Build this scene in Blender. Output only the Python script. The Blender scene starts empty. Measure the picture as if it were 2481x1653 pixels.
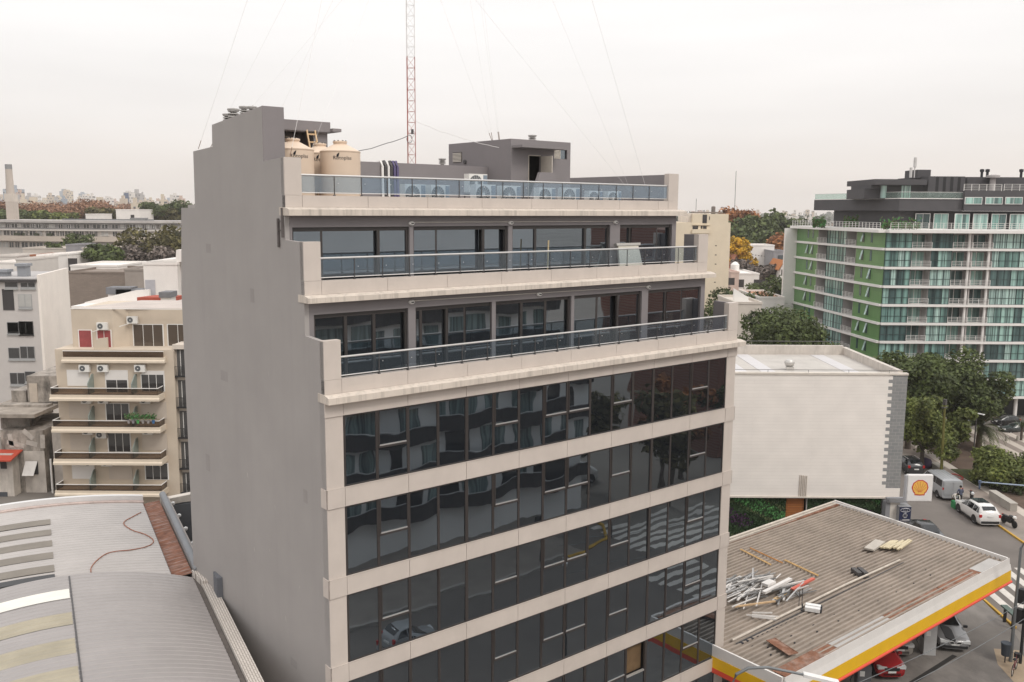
import bpy, math, random
import numpy as np
from mathutils import Vector, Matrix
R=math.radians
scene=bpy.context.scene
# ---------------------------------------------------------------- camera
CAMZ=25.95; F=2191.92; PW,PH=2481.0,1653.0; PITCH=0.14466; ROLL=0.00627; TH=R(38.822)
PITCH=R(8.2885); ROLL=R(0.3593)
cam=bpy.data.cameras.new('camera'); co=bpy.data.objects.new('camera',cam); scene.collection.objects.link(co)
cam.sensor_width=36; cam.lens=36*F/PW; cam.clip_end=20000; cam.clip_start=.1
co.matrix_world=Matrix.Translation((0,0,CAMZ))@Matrix.Rotation(R(90)-PITCH,4,'X')@Matrix.Rotation(ROLL,4,'Z')
scene.camera=co
# ---------------------------------------------------------------- sky and sun
SUN_EL,SUN_AZ=R(50),R(138)      # veiled sun, behind the viewer and to the right (azimuth clockwise from +Y)
w=bpy.data.worlds.new('World'); scene.world=w; w.use_nodes=True
nt=w.node_tree; N=nt.nodes; L=nt.links; bg=N['Background']
tc=N.new('ShaderNodeTexCoord'); sp=N.new('ShaderNodeSeparateXYZ'); L.new(tc.outputs['Generated'],sp.inputs[0])
rp=N.new('ShaderNodeValToRGB'); L.new(sp.outputs['Z'],rp.inputs[0])
e=rp.color_ramp.elements; e[0].position=0.0; e[0].color=(.80,.725,.67,1); e[1].position=1; e[1].color=(1.35,1.34,1.35,1)
for po,c in ((.035,(.84,.775,.725)),(.09,(.91,.87,.84)),(.17,(.99,.965,.945)),(.25,(1.04,1.02,1.005)),(.5,(1.18,1.17,1.17))):
    q=e.new(po); q.color=(*c,1)
mp=N.new('ShaderNodeMapping'); mp.inputs['Scale'].default_value=(1.3,1.3,9); L.new(tc.outputs['Generated'],mp.inputs[0])
ns=N.new('ShaderNodeTexNoise'); ns.inputs['Scale'].default_value=1.6; ns.inputs['Detail'].default_value=3; L.new(mp.outputs[0],ns.inputs['Vector'])
cr=N.new('ShaderNodeMapRange'); cr.inputs[1].default_value=.3; cr.inputs[2].default_value=.7; cr.inputs[3].default_value=.94; cr.inputs[4].default_value=1.045; L.new(ns.outputs[0],cr.inputs[0])
mu=N.new('ShaderNodeMix'); mu.data_type='RGBA'; mu.blend_type='MULTIPLY'; mu.inputs[0].default_value=1; L.new(rp.outputs[0],mu.inputs[6]); L.new(cr.outputs[0],mu.inputs[7])
sky=N.new('ShaderNodeTexSky'); sky.sky_type='NISHITA'; sky.sun_disc=False; sky.sun_elevation=SUN_EL; sky.sun_rotation=SUN_AZ; sky.dust_density=4
sc=N.new('ShaderNodeVectorMath'); sc.operation='SCALE'; sc.inputs[3].default_value=.1; L.new(sky.outputs[0],sc.inputs[0])
mx=N.new('ShaderNodeMix'); mx.data_type='RGBA'; mx.inputs[0].default_value=.06; L.new(mu.outputs[2],mx.inputs[6]); L.new(sc.outputs[0],mx.inputs[7])
L.new(mx.outputs[2],bg.inputs[0]); bg.inputs[1].default_value=1.07
sl=bpy.data.lights.new('sun','SUN'); sl.energy=1.5; sl.angle=R(20); sl.color=(1,.95,.88)
so=bpy.data.objects.new('sun',sl); scene.collection.objects.link(so)
d=Vector((math.sin(SUN_AZ)*math.cos(SUN_EL),math.cos(SUN_AZ)*math.cos(SUN_EL),math.sin(SUN_EL)))
so.rotation_euler=d.to_track_quat('Z','Y').to_euler(); so.location=(0,-60,120)
vs=scene.view_settings; vs.view_transform='Standard'; vs.look='None'; vs.exposure=0; vs.gamma=1
scene.cycles.use_denoising=True; scene.cycles.max_bounces=8; scene.cycles.transparent_max_bounces=16
scene.cycles.caustics_reflective=False; scene.cycles.caustics_refractive=False
# ---------------------------------------------------------------- helpers
rnd=random.Random(7)
def at(px,py,d):
    "world point seen at a source pixel of the photo, d metres ahead of the camera"
    a=(px-PW/2)/F; b=-(py-PH/2)/F
    x=a*math.cos(ROLL)-b*math.sin(ROLL); u=a*math.sin(ROLL)+b*math.cos(ROLL)
    y=math.cos(PITCH)+u*math.sin(PITCH); z=-math.sin(PITCH)+u*math.cos(PITCH)
    return Vector((x/y*d,d,CAMZ+z/y*d))
CX,CY=-12.917,-25.455
def T(x,y,z=0):
    "corner tower frame (x along its front, y into it) -> world"
    x-=CX;y-=CY
    return Vector((x*math.cos(TH)-y*math.sin(TH),x*math.sin(TH)+y*math.cos(TH),z))
class MB:
    def __init__(s,mat=None): s.v=[];s.f=[];s.mi=[];s.ms=[];s.cur=mat
    def _m(s,mat):
        mat=mat or s.cur
        if mat not in s.ms: s.ms.append(mat)
        return s.ms.index(mat)
    def add(s,vs,fs,mat=None):
        k=len(s.v); s.v+=[tuple(v) for v in vs]; s.f+=[tuple(i+k for i in f) for f in fs]; s.mi+=[s._m(mat)]*len(fs); return s
    def box(s,x0,x1,y0,y1,z0,z1,mat=None):
        x0,x1=sorted((x0,x1));y0,y1=sorted((y0,y1));z0,z1=sorted((z0,z1))
        return s.add([(x0,y0,z0),(x1,y0,z0),(x1,y1,z0),(x0,y1,z0),(x0,y0,z1),(x1,y0,z1),(x1,y1,z1),(x0,y1,z1)],
          [(3,2,1,0),(4,5,6,7),(0,1,5,4),(1,2,6,5),(2,3,7,6),(3,0,4,7)],mat)
    def beam(s,p,q,w,h,mat=None,up=(0,0,1)):
        p=Vector(p);q=Vector(q);d=(q-p).normalized();up=Vector(up)
        if abs(d.dot(up))>.98: up=Vector((1,0,0))
        a=d.cross(up).normalized()*w/2; b=a.cross(d).normalized()*h/2
        return s.add([p-a-b,p+a-b,p+a+b,p-a+b,q-a-b,q+a-b,q+a+b,q-a+b],[(0,1,2,3),(7,6,5,4),(4,5,1,0),(5,6,2,1),(6,7,3,2),(7,4,0,3)],mat)
    def tube(s,pts,r,mat=None,n=6,cap=True):
        pts=[Vector(p) for p in pts]; rs=r if isinstance(r,(list,tuple)) else [r]*len(pts); vs=[];fs=[]
        for i,p in enumerate(pts):
            d=(pts[min(i+1,len(pts)-1)]-pts[max(i-1,0)]).normalized(); up=Vector((0,0,1)) if abs(d.z)<.95 else Vector((1,0,0))
            a=d.cross(up).normalized(); b=a.cross(d)
            for k in range(n):
                t=2*math.pi*k/n; vs.append(p+(a*math.cos(t)+b*math.sin(t))*rs[i])
        for i in range(len(pts)-1):
            for k in range(n): fs.append((i*n+k,i*n+(k+1)%n,(i+1)*n+(k+1)%n,(i+1)*n+k))
        if cap: fs+= [tuple(range(n))[::-1],tuple(range((len(pts)-1)*n,len(pts)*n))]
        return s.add(vs,fs,mat)
    def lathe(s,cx,cy,prof,mat=None,n=20):
        vs=[];fs=[]
        for r,z in prof:
            for k in range(n):
                t=2*math.pi*k/n; vs.append((cx+r*math.cos(t),cy+r*math.sin(t),z))
        for i in range(len(prof)-1):
            for k in range(n): fs.append((i*n+k,i*n+(k+1)%n,(i+1)*n+(k+1)%n,(i+1)*n+k))
        fs+= [tuple(range(n))[::-1],tuple(range((len(prof)-1)*n,len(prof)*n))]
        return s.add(vs,fs,mat)
    def prism(s,poly,ax,a,b,mat=None):
        "poly of 2-D points extruded along axis ax ('x': points are (y,z); 'y': (x,z); 'z': (x,y))"
        def mk(u,v,t): return {'x':(t,u,v),'y':(u,t,v),'z':(u,v,t)}[ax]
        n=len(poly); vs=[mk(u,v,a) for u,v in poly]+[mk(u,v,b) for u,v in poly]
        fs=[tuple(range(n))[::-1],tuple(range(n,2*n))]+[(i,(i+1)%n,n+(i+1)%n,n+i) for i in range(n)]
        return s.add(vs,fs,mat)
    def build(s,name,parent=None,loc=None,rotz=0,smooth=False):
        me=bpy.data.meshes.new(name); me.from_pydata(s.v,[],s.f)
        for m in s.ms: me.materials.append(m)
        me.polygons.foreach_set('material_index',s.mi)
        import bmesh
        bm=bmesh.new(); bm.from_mesh(me); bmesh.ops.recalc_face_normals(bm,faces=bm.faces); bm.to_mesh(me); bm.free()
        if smooth:
            me.polygons.foreach_set('use_smooth',[True]*len(me.polygons)); me.set_sharp_from_angle(angle=R(38))
        me.update()
        o=bpy.data.objects.new(name,me); scene.collection.objects.link(o)
        if parent: o.parent=parent
        if loc is not None: o.location=loc
        if rotz: o.rotation_euler[2]=rotz
        return o
def tag(o,label,cat,group=None):
    o['label']=label; o['category']=cat
    if group: o['group']=group
    return o
def thing(name,label,cat,loc=(0,0,0),rotz=0,group=None):
    o=bpy.data.objects.new(name,None); scene.collection.objects.link(o); o.location=loc; o.rotation_euler=(0,0,rotz); o.empty_display_size=.3
    return tag(o,label,cat,group)
def struct(o): o['kind']='structure'; return o
def stuff(o): o['kind']='stuff'; return o
def dup(o,parent=None,loc=None,rot=None):
    c=o.copy(); scene.collection.objects.link(c)
    if parent: c.parent=parent
    if loc is not None: c.location=loc
    if rot is not None: c.rotation_euler=rot
    for ch in o.children: dup(ch,c)
    return c
# ---------------------------------------------------------------- materials
MATS={}
def M(name,col,rough=.75,var=.08,scale=1.5,bump=0.0,metal=0.0,spec=.4,streak=0.0,sdark=.45,stretch=(7,7,.35),bscale=None,scol=None):
    if name in MATS: return MATS[name]
    m=bpy.data.materials.new(name); MATS[name]=m; m.use_nodes=True; nt=m.node_tree; N=nt.nodes; L=nt.links; b=N['Principled BSDF']
    b.inputs['Roughness'].default_value=rough; b.inputs['Metallic'].default_value=metal; b.inputs['Specular IOR Level'].default_value=spec
    tc=N.new('ShaderNodeTexCoord')
    n=N.new('ShaderNodeTexNoise'); n.inputs['Scale'].default_value=scale; n.inputs['Detail'].default_value=6; n.inputs['Roughness'].default_value=.62
    L.new(tc.outputs['Object'],n.inputs['Vector'])
    r=N.new('ShaderNodeValToRGB'); L.new(n.outputs[0],r.inputs[0]); e=r.color_ramp.elements
    e[0].position=.3; e[0].color=(*[c*(1-var) for c in col],1); e[1].position=.7; e[1].color=(*[min(1,c*(1+var)) for c in col],1)
    out=r.outputs[0]
    if streak:
        mp=N.new('ShaderNodeMapping'); mp.inputs['Scale'].default_value=stretch; L.new(tc.outputs['Object'],mp.inputs[0])
        s=N.new('ShaderNodeTexNoise'); s.inputs['Scale'].default_value=1; s.inputs['Detail'].default_value=5; s.inputs['Roughness'].default_value=.7; L.new(mp.outputs[0],s.inputs['Vector'])
        q=N.new('ShaderNodeMapRange'); q.inputs[1].default_value=.48; q.inputs[2].default_value=.75; q.inputs[3].default_value=0; q.inputs[4].default_value=streak; L.new(s.outputs[0],q.inputs[0])
        x=N.new('ShaderNodeMix'); x.data_type='RGBA'; L.new(q.outputs[0],x.inputs[0]); L.new(out,x.inputs[6]); x.inputs[7].default_value=(*(scol or [c*sdark for c in col]),1); out=x.outputs[2]
    L.new(out,b.inputs['Base Color'])
    if bump:
        k=N.new('ShaderNodeTexNoise'); k.inputs['Scale'].default_value=bscale or scale*14; k.inputs['Detail'].default_value=4; L.new(tc.outputs['Object'],k.inputs['Vector'])
        bp=N.new('ShaderNodeBump'); bp.inputs['Strength'].default_value=bump; bp.inputs['Distance'].default_value=.02; L.new(k.outputs[0],bp.inputs['Height']); L.new(bp.outputs[0],b.inputs['Normal'])
    return m
def shade(name,fn):
    if name in MATS: return MATS[name]
    m=bpy.data.materials.new(name); MATS[name]=m; m.use_nodes=True; fn(m.node_tree,m.node_tree.nodes,m.node_tree.links,m.node_tree.nodes['Principled BSDF']); return m
def glass(name,col,ior=1.9,rough=.02,wave=.25,wscale=1.1,tint=(1,1,1)):
    def fn(nt,N,L,b):
        b.inputs['Base Color'].default_value=(*col,1); b.inputs['Roughness'].default_value=rough; b.inputs['IOR'].default_value=ior; b.inputs['Specular Tint'].default_value=(*tint,1)
        tc=N.new('ShaderNodeTexCoord'); oi=N.new('ShaderNodeObjectInfo')
        ad=N.new('ShaderNodeVectorMath'); ad.operation='ADD'; L.new(tc.outputs['Object'],ad.inputs[0])
        sc=N.new('ShaderNodeVectorMath'); sc.operation='SCALE'; L.new(oi.outputs['Random'],sc.inputs[3]); sc.inputs[0].default_value=(91,57,33); L.new(sc.outputs[0],ad.inputs[1])
        n=N.new('ShaderNodeTexNoise'); n.inputs['Scale'].default_value=wscale; n.inputs['Detail'].default_value=1; L.new(ad.outputs[0],n.inputs['Vector'])
        bp=N.new('ShaderNodeBump'); bp.inputs['Strength'].default_value=wave; bp.inputs['Distance'].default_value=.06; L.new(n.outputs[0],bp.inputs['Height']); L.new(bp.outputs[0],b.inputs['Normal'])
    return shade(name,fn)
def clear_glass(name,tint,ior=1.7,haze=.0,hcol=(.5,.55,.6)):
    def fn(nt,N,L,b):
        t=N.new('ShaderNodeBsdfTransparent'); t.inputs[0].default_value=(*tint,1); g=N.new('ShaderNodeBsdfGlossy'); g.inputs['Roughness'].default_value=.02; g.inputs[0].default_value=(.9,.95,1,1)
        fr=N.new('ShaderNodeFresnel'); fr.inputs[0].default_value=ior; mx=N.new('ShaderNodeMixShader'); gm=N.new('ShaderNodeNewGeometry'); sb=N.new('ShaderNodeMath'); sb.operation='SUBTRACT'; sb.inputs[0].default_value=1; L.new(gm.outputs['Backfacing'],sb.inputs[1]); ml=N.new('ShaderNodeMath'); ml.operation='MULTIPLY'; L.new(fr.outputs[0],ml.inputs[0]); L.new(sb.outputs[0],ml.inputs[1]); L.new(ml.outputs[0],mx.inputs[0]); L.new(t.outputs[0],mx.inputs[1]); L.new(g.outputs[0],mx.inputs[2])
        out=mx
        if haze:
            df=N.new('ShaderNodeBsdfDiffuse'); df.inputs[0].default_value=(*hcol,1); m2=N.new('ShaderNodeMixShader'); m2.inputs[0].default_value=haze; L.new(mx.outputs[0],m2.inputs[1]); L.new(df.outputs[0],m2.inputs[2]); out=m2
        L.new(out.outputs[0],N['Material Output'].inputs[0])
    return shade(name,fn)
def brick(name,c1,c2,mortar,scale=1,bw=.5,rh=.25,msize=.02,axis='xz',rough=.85,bump=.3):
    def fn(nt,N,L,b):
        tc=N.new('ShaderNodeTexCoord'); sp=N.new('ShaderNodeSeparateXYZ'); cb=N.new('ShaderNodeCombineXYZ'); L.new(tc.outputs['Object'],sp.inputs[0])
        L.new(sp.outputs[axis[0].upper()],cb.inputs[0]); L.new(sp.outputs[axis[1].upper()],cb.inputs[1])
        k=N.new('ShaderNodeTexBrick'); k.inputs['Color1'].default_value=(*c1,1); k.inputs['Color2'].default_value=(*c2,1); k.inputs['Mortar'].default_value=(*mortar,1)
        k.inputs['Scale'].default_value=scale; k.inputs['Brick Width'].default_value=bw; k.inputs['Row Height'].default_value=rh; k.inputs['Mortar Size'].default_value=msize; L.new(cb.outputs[0],k.inputs['Vector'])
        n=N.new('ShaderNodeTexNoise'); n.inputs['Scale'].default_value=.6; n.inputs['Detail'].default_value=6; L.new(tc.outputs['Object'],n.inputs['Vector'])
        mr=N.new('ShaderNodeMapRange'); mr.inputs[1].default_value=.3; mr.inputs[2].default_value=.7; mr.inputs[3].default_value=.94; mr.inputs[4].default_value=1.04; L.new(n.outputs[0],mr.inputs[0])
        x=N.new('ShaderNodeMix'); x.data_type='RGBA'; x.blend_type='MULTIPLY'; x.inputs[0].default_value=1; L.new(k.outputs[0],x.inputs[6]); L.new(mr.outputs[0],x.inputs[7]); L.new(x.outputs[2],b.inputs['Base Color'])
        b.inputs['Roughness'].default_value=rough
        bp=N.new('ShaderNodeBump'); bp.inputs['Strength'].default_value=bump; bp.inputs['Distance'].default_value=.02; bp.invert=True; L.new(k.outputs['Fac'],bp.inputs['Height']); L.new(bp.outputs[0],b.inputs['Normal'])
    return shade(name,fn)
# ================================================================ the grey office tower
CLAD=M('beige_cladding',(.555,.49,.44),.6,.06,.8,streak=.14,sdark=.72,stretch=(3,3,.5))
CORN=M('stained_cornice',(.60,.53,.46),.7,.08,1.2,streak=.75,sdark=.5,stretch=(5,5,.15))
PARTY=M('grey_render',(.355,.33,.315),.85,.055,.3,bump=.12,streak=.2,sdark=.8,stretch=(1.6,1.6,.05),bscale=30)
GREY=M('grey_terrace_paint',(.225,.205,.207),.8,.05,.6,bump=.1,bscale=25,streak=.1,sdark=.75,stretch=(2,2,.2))
DARKG=M('dark_joint',(.05,.045,.045),.8)
FRAME=M('anodised_frame',(.045,.038,.036),.4,.05,spec=.5)
PANE=glass('dark_window_glass',(.010,.012,.015),3.1,.015,.06,.9,(.78,.9,1))
PANE3=glass('upper_window_glass',(.012,.014,.018),3.8,.015,.06,.6,(.78,.9,1))
PANE2=glass('terrace_window_glass',(.010,.012,.015),3.8,.015,.08,.6,(.85,.93,1))
BAL=clear_glass('balustrade_glass',(.76,.82,.86),1.9,.04,(.40,.48,.55))
BAL3=clear_glass('upper_balustrade_glass',(.74,.81,.87),1.9,.13,(.40,.52,.62))  # extra pale blue haze: reflected sky put into the top row's glass colour
ALU=M('satin_aluminium',(.62,.60,.58),.35,.04,metal=.6)
ROOF=M('roof_membrane',(.42,.39,.37),.9,.1,.7)
STEEL=M('dark_steel',(.09,.085,.085),.5,.1,metal=.4)
WHITE=M('white_paint',(.78,.76,.73),.6,.03,1)
tower=thing('office_tower','grey stepped office tower with beige bands and dark glass in the centre','building',T(0,0,0),TH)
W=20.72
# party wall on the left, stepped at the top
prof=[(0.02,0),(12.9,0),(12.75,22.5),(12.3,25.92),(10.72,25.92),(10.65,28.12),(8.62,28.2),(8.57,29.0),(4.03,29.32),(4.03,27.5),(2.5,27.58),(2.5,24.9),(1.25,24.86),(1.25,21.86),(.02,21.80)]
pw=MB(PARTY); pw.prism(prof,'x',0,.16); pw.build('party_wall',tower)
c=MB(CLAD)                                            # the tall block on top of the party wall
tb=MB(GREY); tb.prism([(4.03,26.05),(8.57,26.05),(8.57,29.0),(4.03,29.32)],'x',.163,.77); tb.box(-.003,.772,4.0,4.028,27.5,29.325); tb.build('stair_block',tower)
# concrete core behind the glass, floor by floor
core=MB(M('dark_interior',(.02,.019,.018),.9))
core.box(.163,19.9,.35,12.2,0,19.6); core.box(.163,19.0,1.6,12.2,19.6,22.7); core.box(.163,18.4,2.85,12.0,22.7,25.7)
core.build('core',tower)
rf=MB(ROOF); rf.box(.163,19.9,.36,1.6,19.603,19.9); rf.box(.163,19.2,1.62,2.85,22.703,22.98); rf.box(.163,18.5,2.86,12.0,25.703,26.05); rf.build('terrace_floor',tower)
def side(z0,z1,y0,x):  pass
# pillars and bands
pl=MB(CLAD); pl.box(-.0,.62,-.02,.345,0,19.85); pl.build('corner_pillar',tower)
pl=MB(CLAD); pl.box(20.07,20.70,-.02,.6,0,19.85)
for k in range(-4,2):
    z=17+3.03*(k if k<1 else 0)
po=pl.build('corner_pillar',tower)
def seams(x0,x1,first,step):
    xs=[x0]; s=first
    while s<x1-.05: xs.append(s); s+=step
    return xs+[x1]
zb=[17.0-3.03*k for k in range(6)]
for i,z in enumerate(zb):
    b=MB(CLAD); b.box(.03,20.68,.0,.3,z-.60,z-.03,DARKG)
    xs=seams(.63,20.07,3.05,2.427)
    for a,c2 in zip(xs[:-1],xs[1:]): b.box(a+.008,c2-.008,-.05,.001,z-.63,z,CLAD)
    b.box(-.03,.622,-.06,-.0205,z-.63,z); b.box(-.03,-.0005,-.06,.36,z-.63,z); b.box(20.078,20.75,-.06,-.0205,z-.63,z); b.box(20.702,20.75,-.06,.5,z-.63,z)
    b.box(.0,20.72,-.064,-.03,z-.0,z+.025,CLAD)
    b.build('spandrel_band',tower)
b=MB(CLAD); b.box(.63,20.07,.0,.3,19.42,19.8,DARKG)
xs=seams(.63,20.07,3.05,2.427)
for a,c2 in zip(xs[:-1],xs[1:]): b.box(a+.008,c2-.008,-.05,.001,19.39,19.84)
b.box(-.03,.622,-.06,-.0205,19.39,19.84); b.box(20.078,20.75,-.06,-.0205,19.39,19.84); b.build('spandrel_band',tower)
# cornices and parapets with seams
for (y,zc0,zc1,zp,xr,ztop,zr,xw) in ((0,19.845,20.05,20.58,20.72,21.83,21.28,20.05),(1.22,22.93,23.10,23.62,19.93,24.88,24.35,19.24),(2.45,25.70,25.90,26.36,19.20,27.58,27.04,18.6)):
    k=MB(CORN); k.prism([(y-.33,zc0),(y+.4,zc0),(y+.4,zc1+.07),(y-.05,zc1+.07),(y-.33,zc1)],'x',-.03,xr+.30)
    k.build('cornice',tower)
    p=MB(CLAD); p.box(.0,xr,y+.02,y+.2,zc1+.075,zp-.01,DARKG)
    xs=[0.0,.60]+[.6+2.47*j for j in range(1,int((xr-1)/2.47)+1)]+[xr-.66,xr]
    for a,c2 in zip(xs[:-1],xs[1:]):
        if c2-a>.05: p.box(a+.006,c2-.006,y-.03,y+.021,zc1+.075,zp)
    p.box(.60,xr-.66,y+.021,y+.24,zp-.03,zp-.001)
    p.build('parapet',tower)
    q=MB(CLAD); q.box(.0,.59,y-.03,y+.24,zp+.006,ztop); q.build('parapet_pillar',tower)
    q=MB(CLAD); q.box(xr-.66,xr,y-.03,y+.24,zp+.006,ztop); q.build('parapet_pillar',tower)
    # side wall of the terrace on the right
    g=MB(GREY); g.box(xr-.2,xr-.02,y+.243,y+1.22 if y<2 else y+7.2,zc1+.075,ztop-.02); g.build('side_wall',tower)
    # glass balustrade: rail, posts, panels
    bal=MB(ALU); x0,x1=.6,xr-.67
    bal.tube([(x0,y+.06,zr-.01),(x1,y+.06,zr-.01)],.035,n=8); bal.tube([(x0,y+.06,zp+.09),(x1,y+.06,zp+.09)],.018,n=6)
    bo=bal.build('balustrade',tower,smooth=True)
    pitch={0:1.115,1.22:1.077,2.45:1.035}[y]; n=int((x1-x0)/pitch); first={0:.9,1.22:.77,2.45:.786}[y]; xs=[x0]+[first+pitch*j for j in range(1,n+2) if first+pitch*j<x1-.15]+[x1]
    proto=None;pp=None
    for j in range(len(xs)-1):
        a,c2=xs[j],xs[j+1]
        g=MB(BAL3 if y>2 else BAL); g.box(a+.012,c2-.012,y+.05,y+.062,zp+.11,zr-.045); g.build('glass_panel',bo)
        if j:
            if pp is None:
                g=MB(STEEL); g.box(-.014,.014,y+.03,y+.048,zp+.02,zr-.04); g.box(-.03,.03,y-.0,y+.1,zp+.001,zp+.03); g.tube([(.14,y+.045,zp+.42),(.14,y+.03,zp+.42)],.016,ALU); pp=g.build('post',bo); pp.location=(a,0,0)
            else: dup(pp,bo,(a,0,0))
# window grid of the lower floors: each pane its own part
f=MB(FRAME); pw_=1.2131
f.box(0,pw_,-.02,.06,-.0,.05); f.box(0,pw_,-.02,.06,2.32,2.375); f.box(0,.06,-.02,.06,.05,2.32); f.box(pw_-.04,pw_,-.02,.06,.05,2.32)
f2=MB(FRAME); f2.v=list(f.v);f2.f=list(f.f);f2.mi=list(f.mi);f2.ms=list(f.ms); f2.box(.06,pw_-.04,-.05,.06,1.08,1.15); f2.box(.07,pw_-.06,-.045,-.02,1.15,1.19,ALU)
f2.box(.06,.1,-.045,.03,1.15,2.32); f2.box(pw_-.08,pw_-.04,-.045,.03,1.15,2.32)
f3=MB(FRAME); f3.box(0,pw_,-.02,.06,-.0,.05); f3.box(0,pw_,-.02,.06,2.32,2.375); f3.box(-.05,.08,-.035,.06,.05,2.32); f3.box(pw_-.04,pw_,-.02,.06,.05,2.32)
g=MB(PANE); g.box(.06,pw_-.04,.0,.012,.05,2.32)
g2=MB(PANE); g2.box(.06,pw_-.04,.0,.012,.05,1.08); g2.box(.1,pw_-.08,-.02,-.01,1.19,2.32)
protos={}
for r,z in enumerate(zb[:6]):
    for c in range(16):
        op=(c in (1,5,7,8,10,14)) if r<4 else (c in (5,7,8,10,14))
        if r==4 and c==11: continue
        kind='op' if op else ('th' if c in (4,8,12) else 'fx')
        if kind not in protos:
            w0=(g2 if op else g).build('window',tower); ff={'op':f2,'th':f3,'fx':f}[kind].build('frame',w0); protos[kind]=w0; o=w0
        else: o=dup(protos[kind],tower)
        o.location=(.65+pw_*c,.02,z+.01); o.rotation_euler=(rnd.gauss(0,.0045),0,rnd.gauss(0,.0055))
# the one sash that stands open
z=zb[4]; x=.65+pw_*11
o=MB(FRAME); o.v=list(f.v);o.f=list(f.f);o.mi=list(f.mi);o.ms=list(f.ms); o.box(.06,pw_-.04,-.03,.06,.95,1.02,ALU); o.box(.06,pw_-.04,.0,.012,.05,.95,PANE)
o.box(.06,pw_-.04,.2,.25,1.0,2.3,M('plywood_room',(.16,.10,.05),.8,.3,1)); o.build('open_window',tower,(x,.02,z+.01))
# terrace storeys: gray wall with glazed openings
def storey(y,z0,z1,zt,x1,groups,lam):
    wl=MB(GREY); prev=.163
    wl.box(.163,x1,y,y+.34,zt,z1)
    for a,b_,_ in groups:
        wl.box(prev,a,y,y+.34,z0,zt); prev=b_
    wl.box(prev,x1,y,y+.34,z0,zt); wl.build('terrace_wall',tower)
    for a,b_,ms in groups:
        fr=MB(FRAME); xs=[a]+ms+[b_]
        fr.box(a,b_,y+.10,y+.18,zt-.14,zt-.005); fr.box(a,b_,y+.10,y+.18,z0,z0+.08); fr.box(a,a+.09,y+.10,y+.18,z0+.08,zt-.14); fr.box(b_-.09,b_,y+.10,y+.18,z0+.08,zt-.14)
        for m_ in ms: fr.box(m_-.055,m_+.055,y+.085,y+.17,z0+.08,zt-.14)
        fo=fr.build('terrace_window',tower)
        for u,v in zip(xs[:-1],xs[1:]):
            gp=MB(PANE3 if z0>22.9 else PANE2); gp.box(-(v-u)/2+.05,(v-u)/2-.05,0,.01,z0+.08,zt-.14); q=gp.build('pane',fo,((u+v)/2,y+.155,0)); q.rotation_euler=(rnd.gauss(0,.003),0,rnd.gauss(0,.006))
    for xl,zl in lam:
        l=MB(WHITE); l.lathe(0,0,[(.001,.0),(.09,.0),(.10,.03),(.07,.09),(.001,.1)],n=12)
        lo=l.build('wall_lamp',tower,(xl,y,zl)); lo.rotation_euler=(R(90),0,0); lo.scale=(1.3,.8,1); 
        l=MB(STEEL); l.box(-.045,.045,-.03,.03,.101,.106); l.build('lens',lo)
    if len(lam)>1:
        l=MB(M('cream_conduit',(.6,.56,.5),.6)); l.tube([(lam[0][0],y-.02,lam[0][1]+.04),(lam[-1][0],y-.02,lam[-1][1]+.04)],.014); l.build('conduit',tower)
storey(1.25,19.9,22.92,22.52,19.9,[(.33,3.92,[1.52,2.6]),(4.22,7.6,[4.49,5.61,6.39]),(7.78,11.62,[9.1,10.31]),(11.78,15.72,[13.11,14.35]),(16.12,19.62,[17.32,18.35])],[(4.05,22.72),(9.9,22.68),(16.1,22.66)])
storey(2.48,22.98,25.70,25.31,19.2,[(.24,4.78,[1.31,3.54]),(4.95,9.34,[5.97,8.18]),(9.55,14.95,[10.8,13.56]),(15.55,18.92,[16.26,17.97])],[(4.86,25.42),(9.45,25.42),(15.25,25.42)])
# things on the roof deck that belong to the tower
h=MB(GREY); x0,x1,y0,y1,zz=11.47,14.87,5.0,9.6,28.9
h.box(x0,12.45,y0,y0+.15,26.05,zz); h.box(13.16,x1,y0,y0+.15,26.05,28.16); h.box(13.16,13.9,y0,y0+.15,28.16,28.56); h.box(14.67,x1,y0,y0+.15,28.16,28.56); h.box(12.45,13.16,y0,y0+.15,28.26,zz); h.box(13.16,x1,y0,y0+.15,28.56,zz)
h.box(x0,x0+.15,y0+.15,y1,26.05,zz); h.box(x1-.15,x1,y0+.15,y1,26.05,zz); h.box(x0+.15,x1-.15,y1-.15,y1,26.05,zz); h.box(x0+.15,x1-.15,y0+.15,y1-.15,28.75,zz-.002)
h.box(x0+.05,13.95,y0-.7,y0-.001,28.52,28.62)
hut=h.build('stair_hut',tower)
dk=MB(core.cur); dk.box(x0+.16,x1-.16,y0+.6,y0+.65,26.06,28.7); dk.build('hut_interior',hut)
dr=MB(M('cream_door',(.5,.45,.39),.6)); dr.box(13.12,13.16,y0-.75,y0-.01,26.15,28.22); dr.box(12.42,12.45,y0-.03,y0+.02,26.05,28.26); dr.box(12.45,13.1,y0-.03,y0+.02,28.23,28.27); dr.build('door',hut)
LOUV=M('cream_louvre',(.62,.57,.5),.6)
lv=MB(LOUV)
for k in range(7): lv.box(13.91,14.25,y0+.02,y0+.05,28.18+k*.053,28.215+k*.053)
lv.box(14.25,14.27,y0,y0+.06,28.16,28.56); lv.box(14.28,14.66,y0+.08,y0+.09,28.17,28.55,PANE); lv.box(13.9,13.92,y0,y0+.06,28.16,28.56); lv.build('louvre_window',hut)
lv=MB(DARKG); lv.box(x0-.012,x0-.002,8.55,9.25,28.05,28.5)
for k in range(7): lv.box(x0-.05,x0-.013,8.58,9.22,28.07+k*.06,28.105+k*.06,LOUV)
lv.build('louvre_window',hut)
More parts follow.
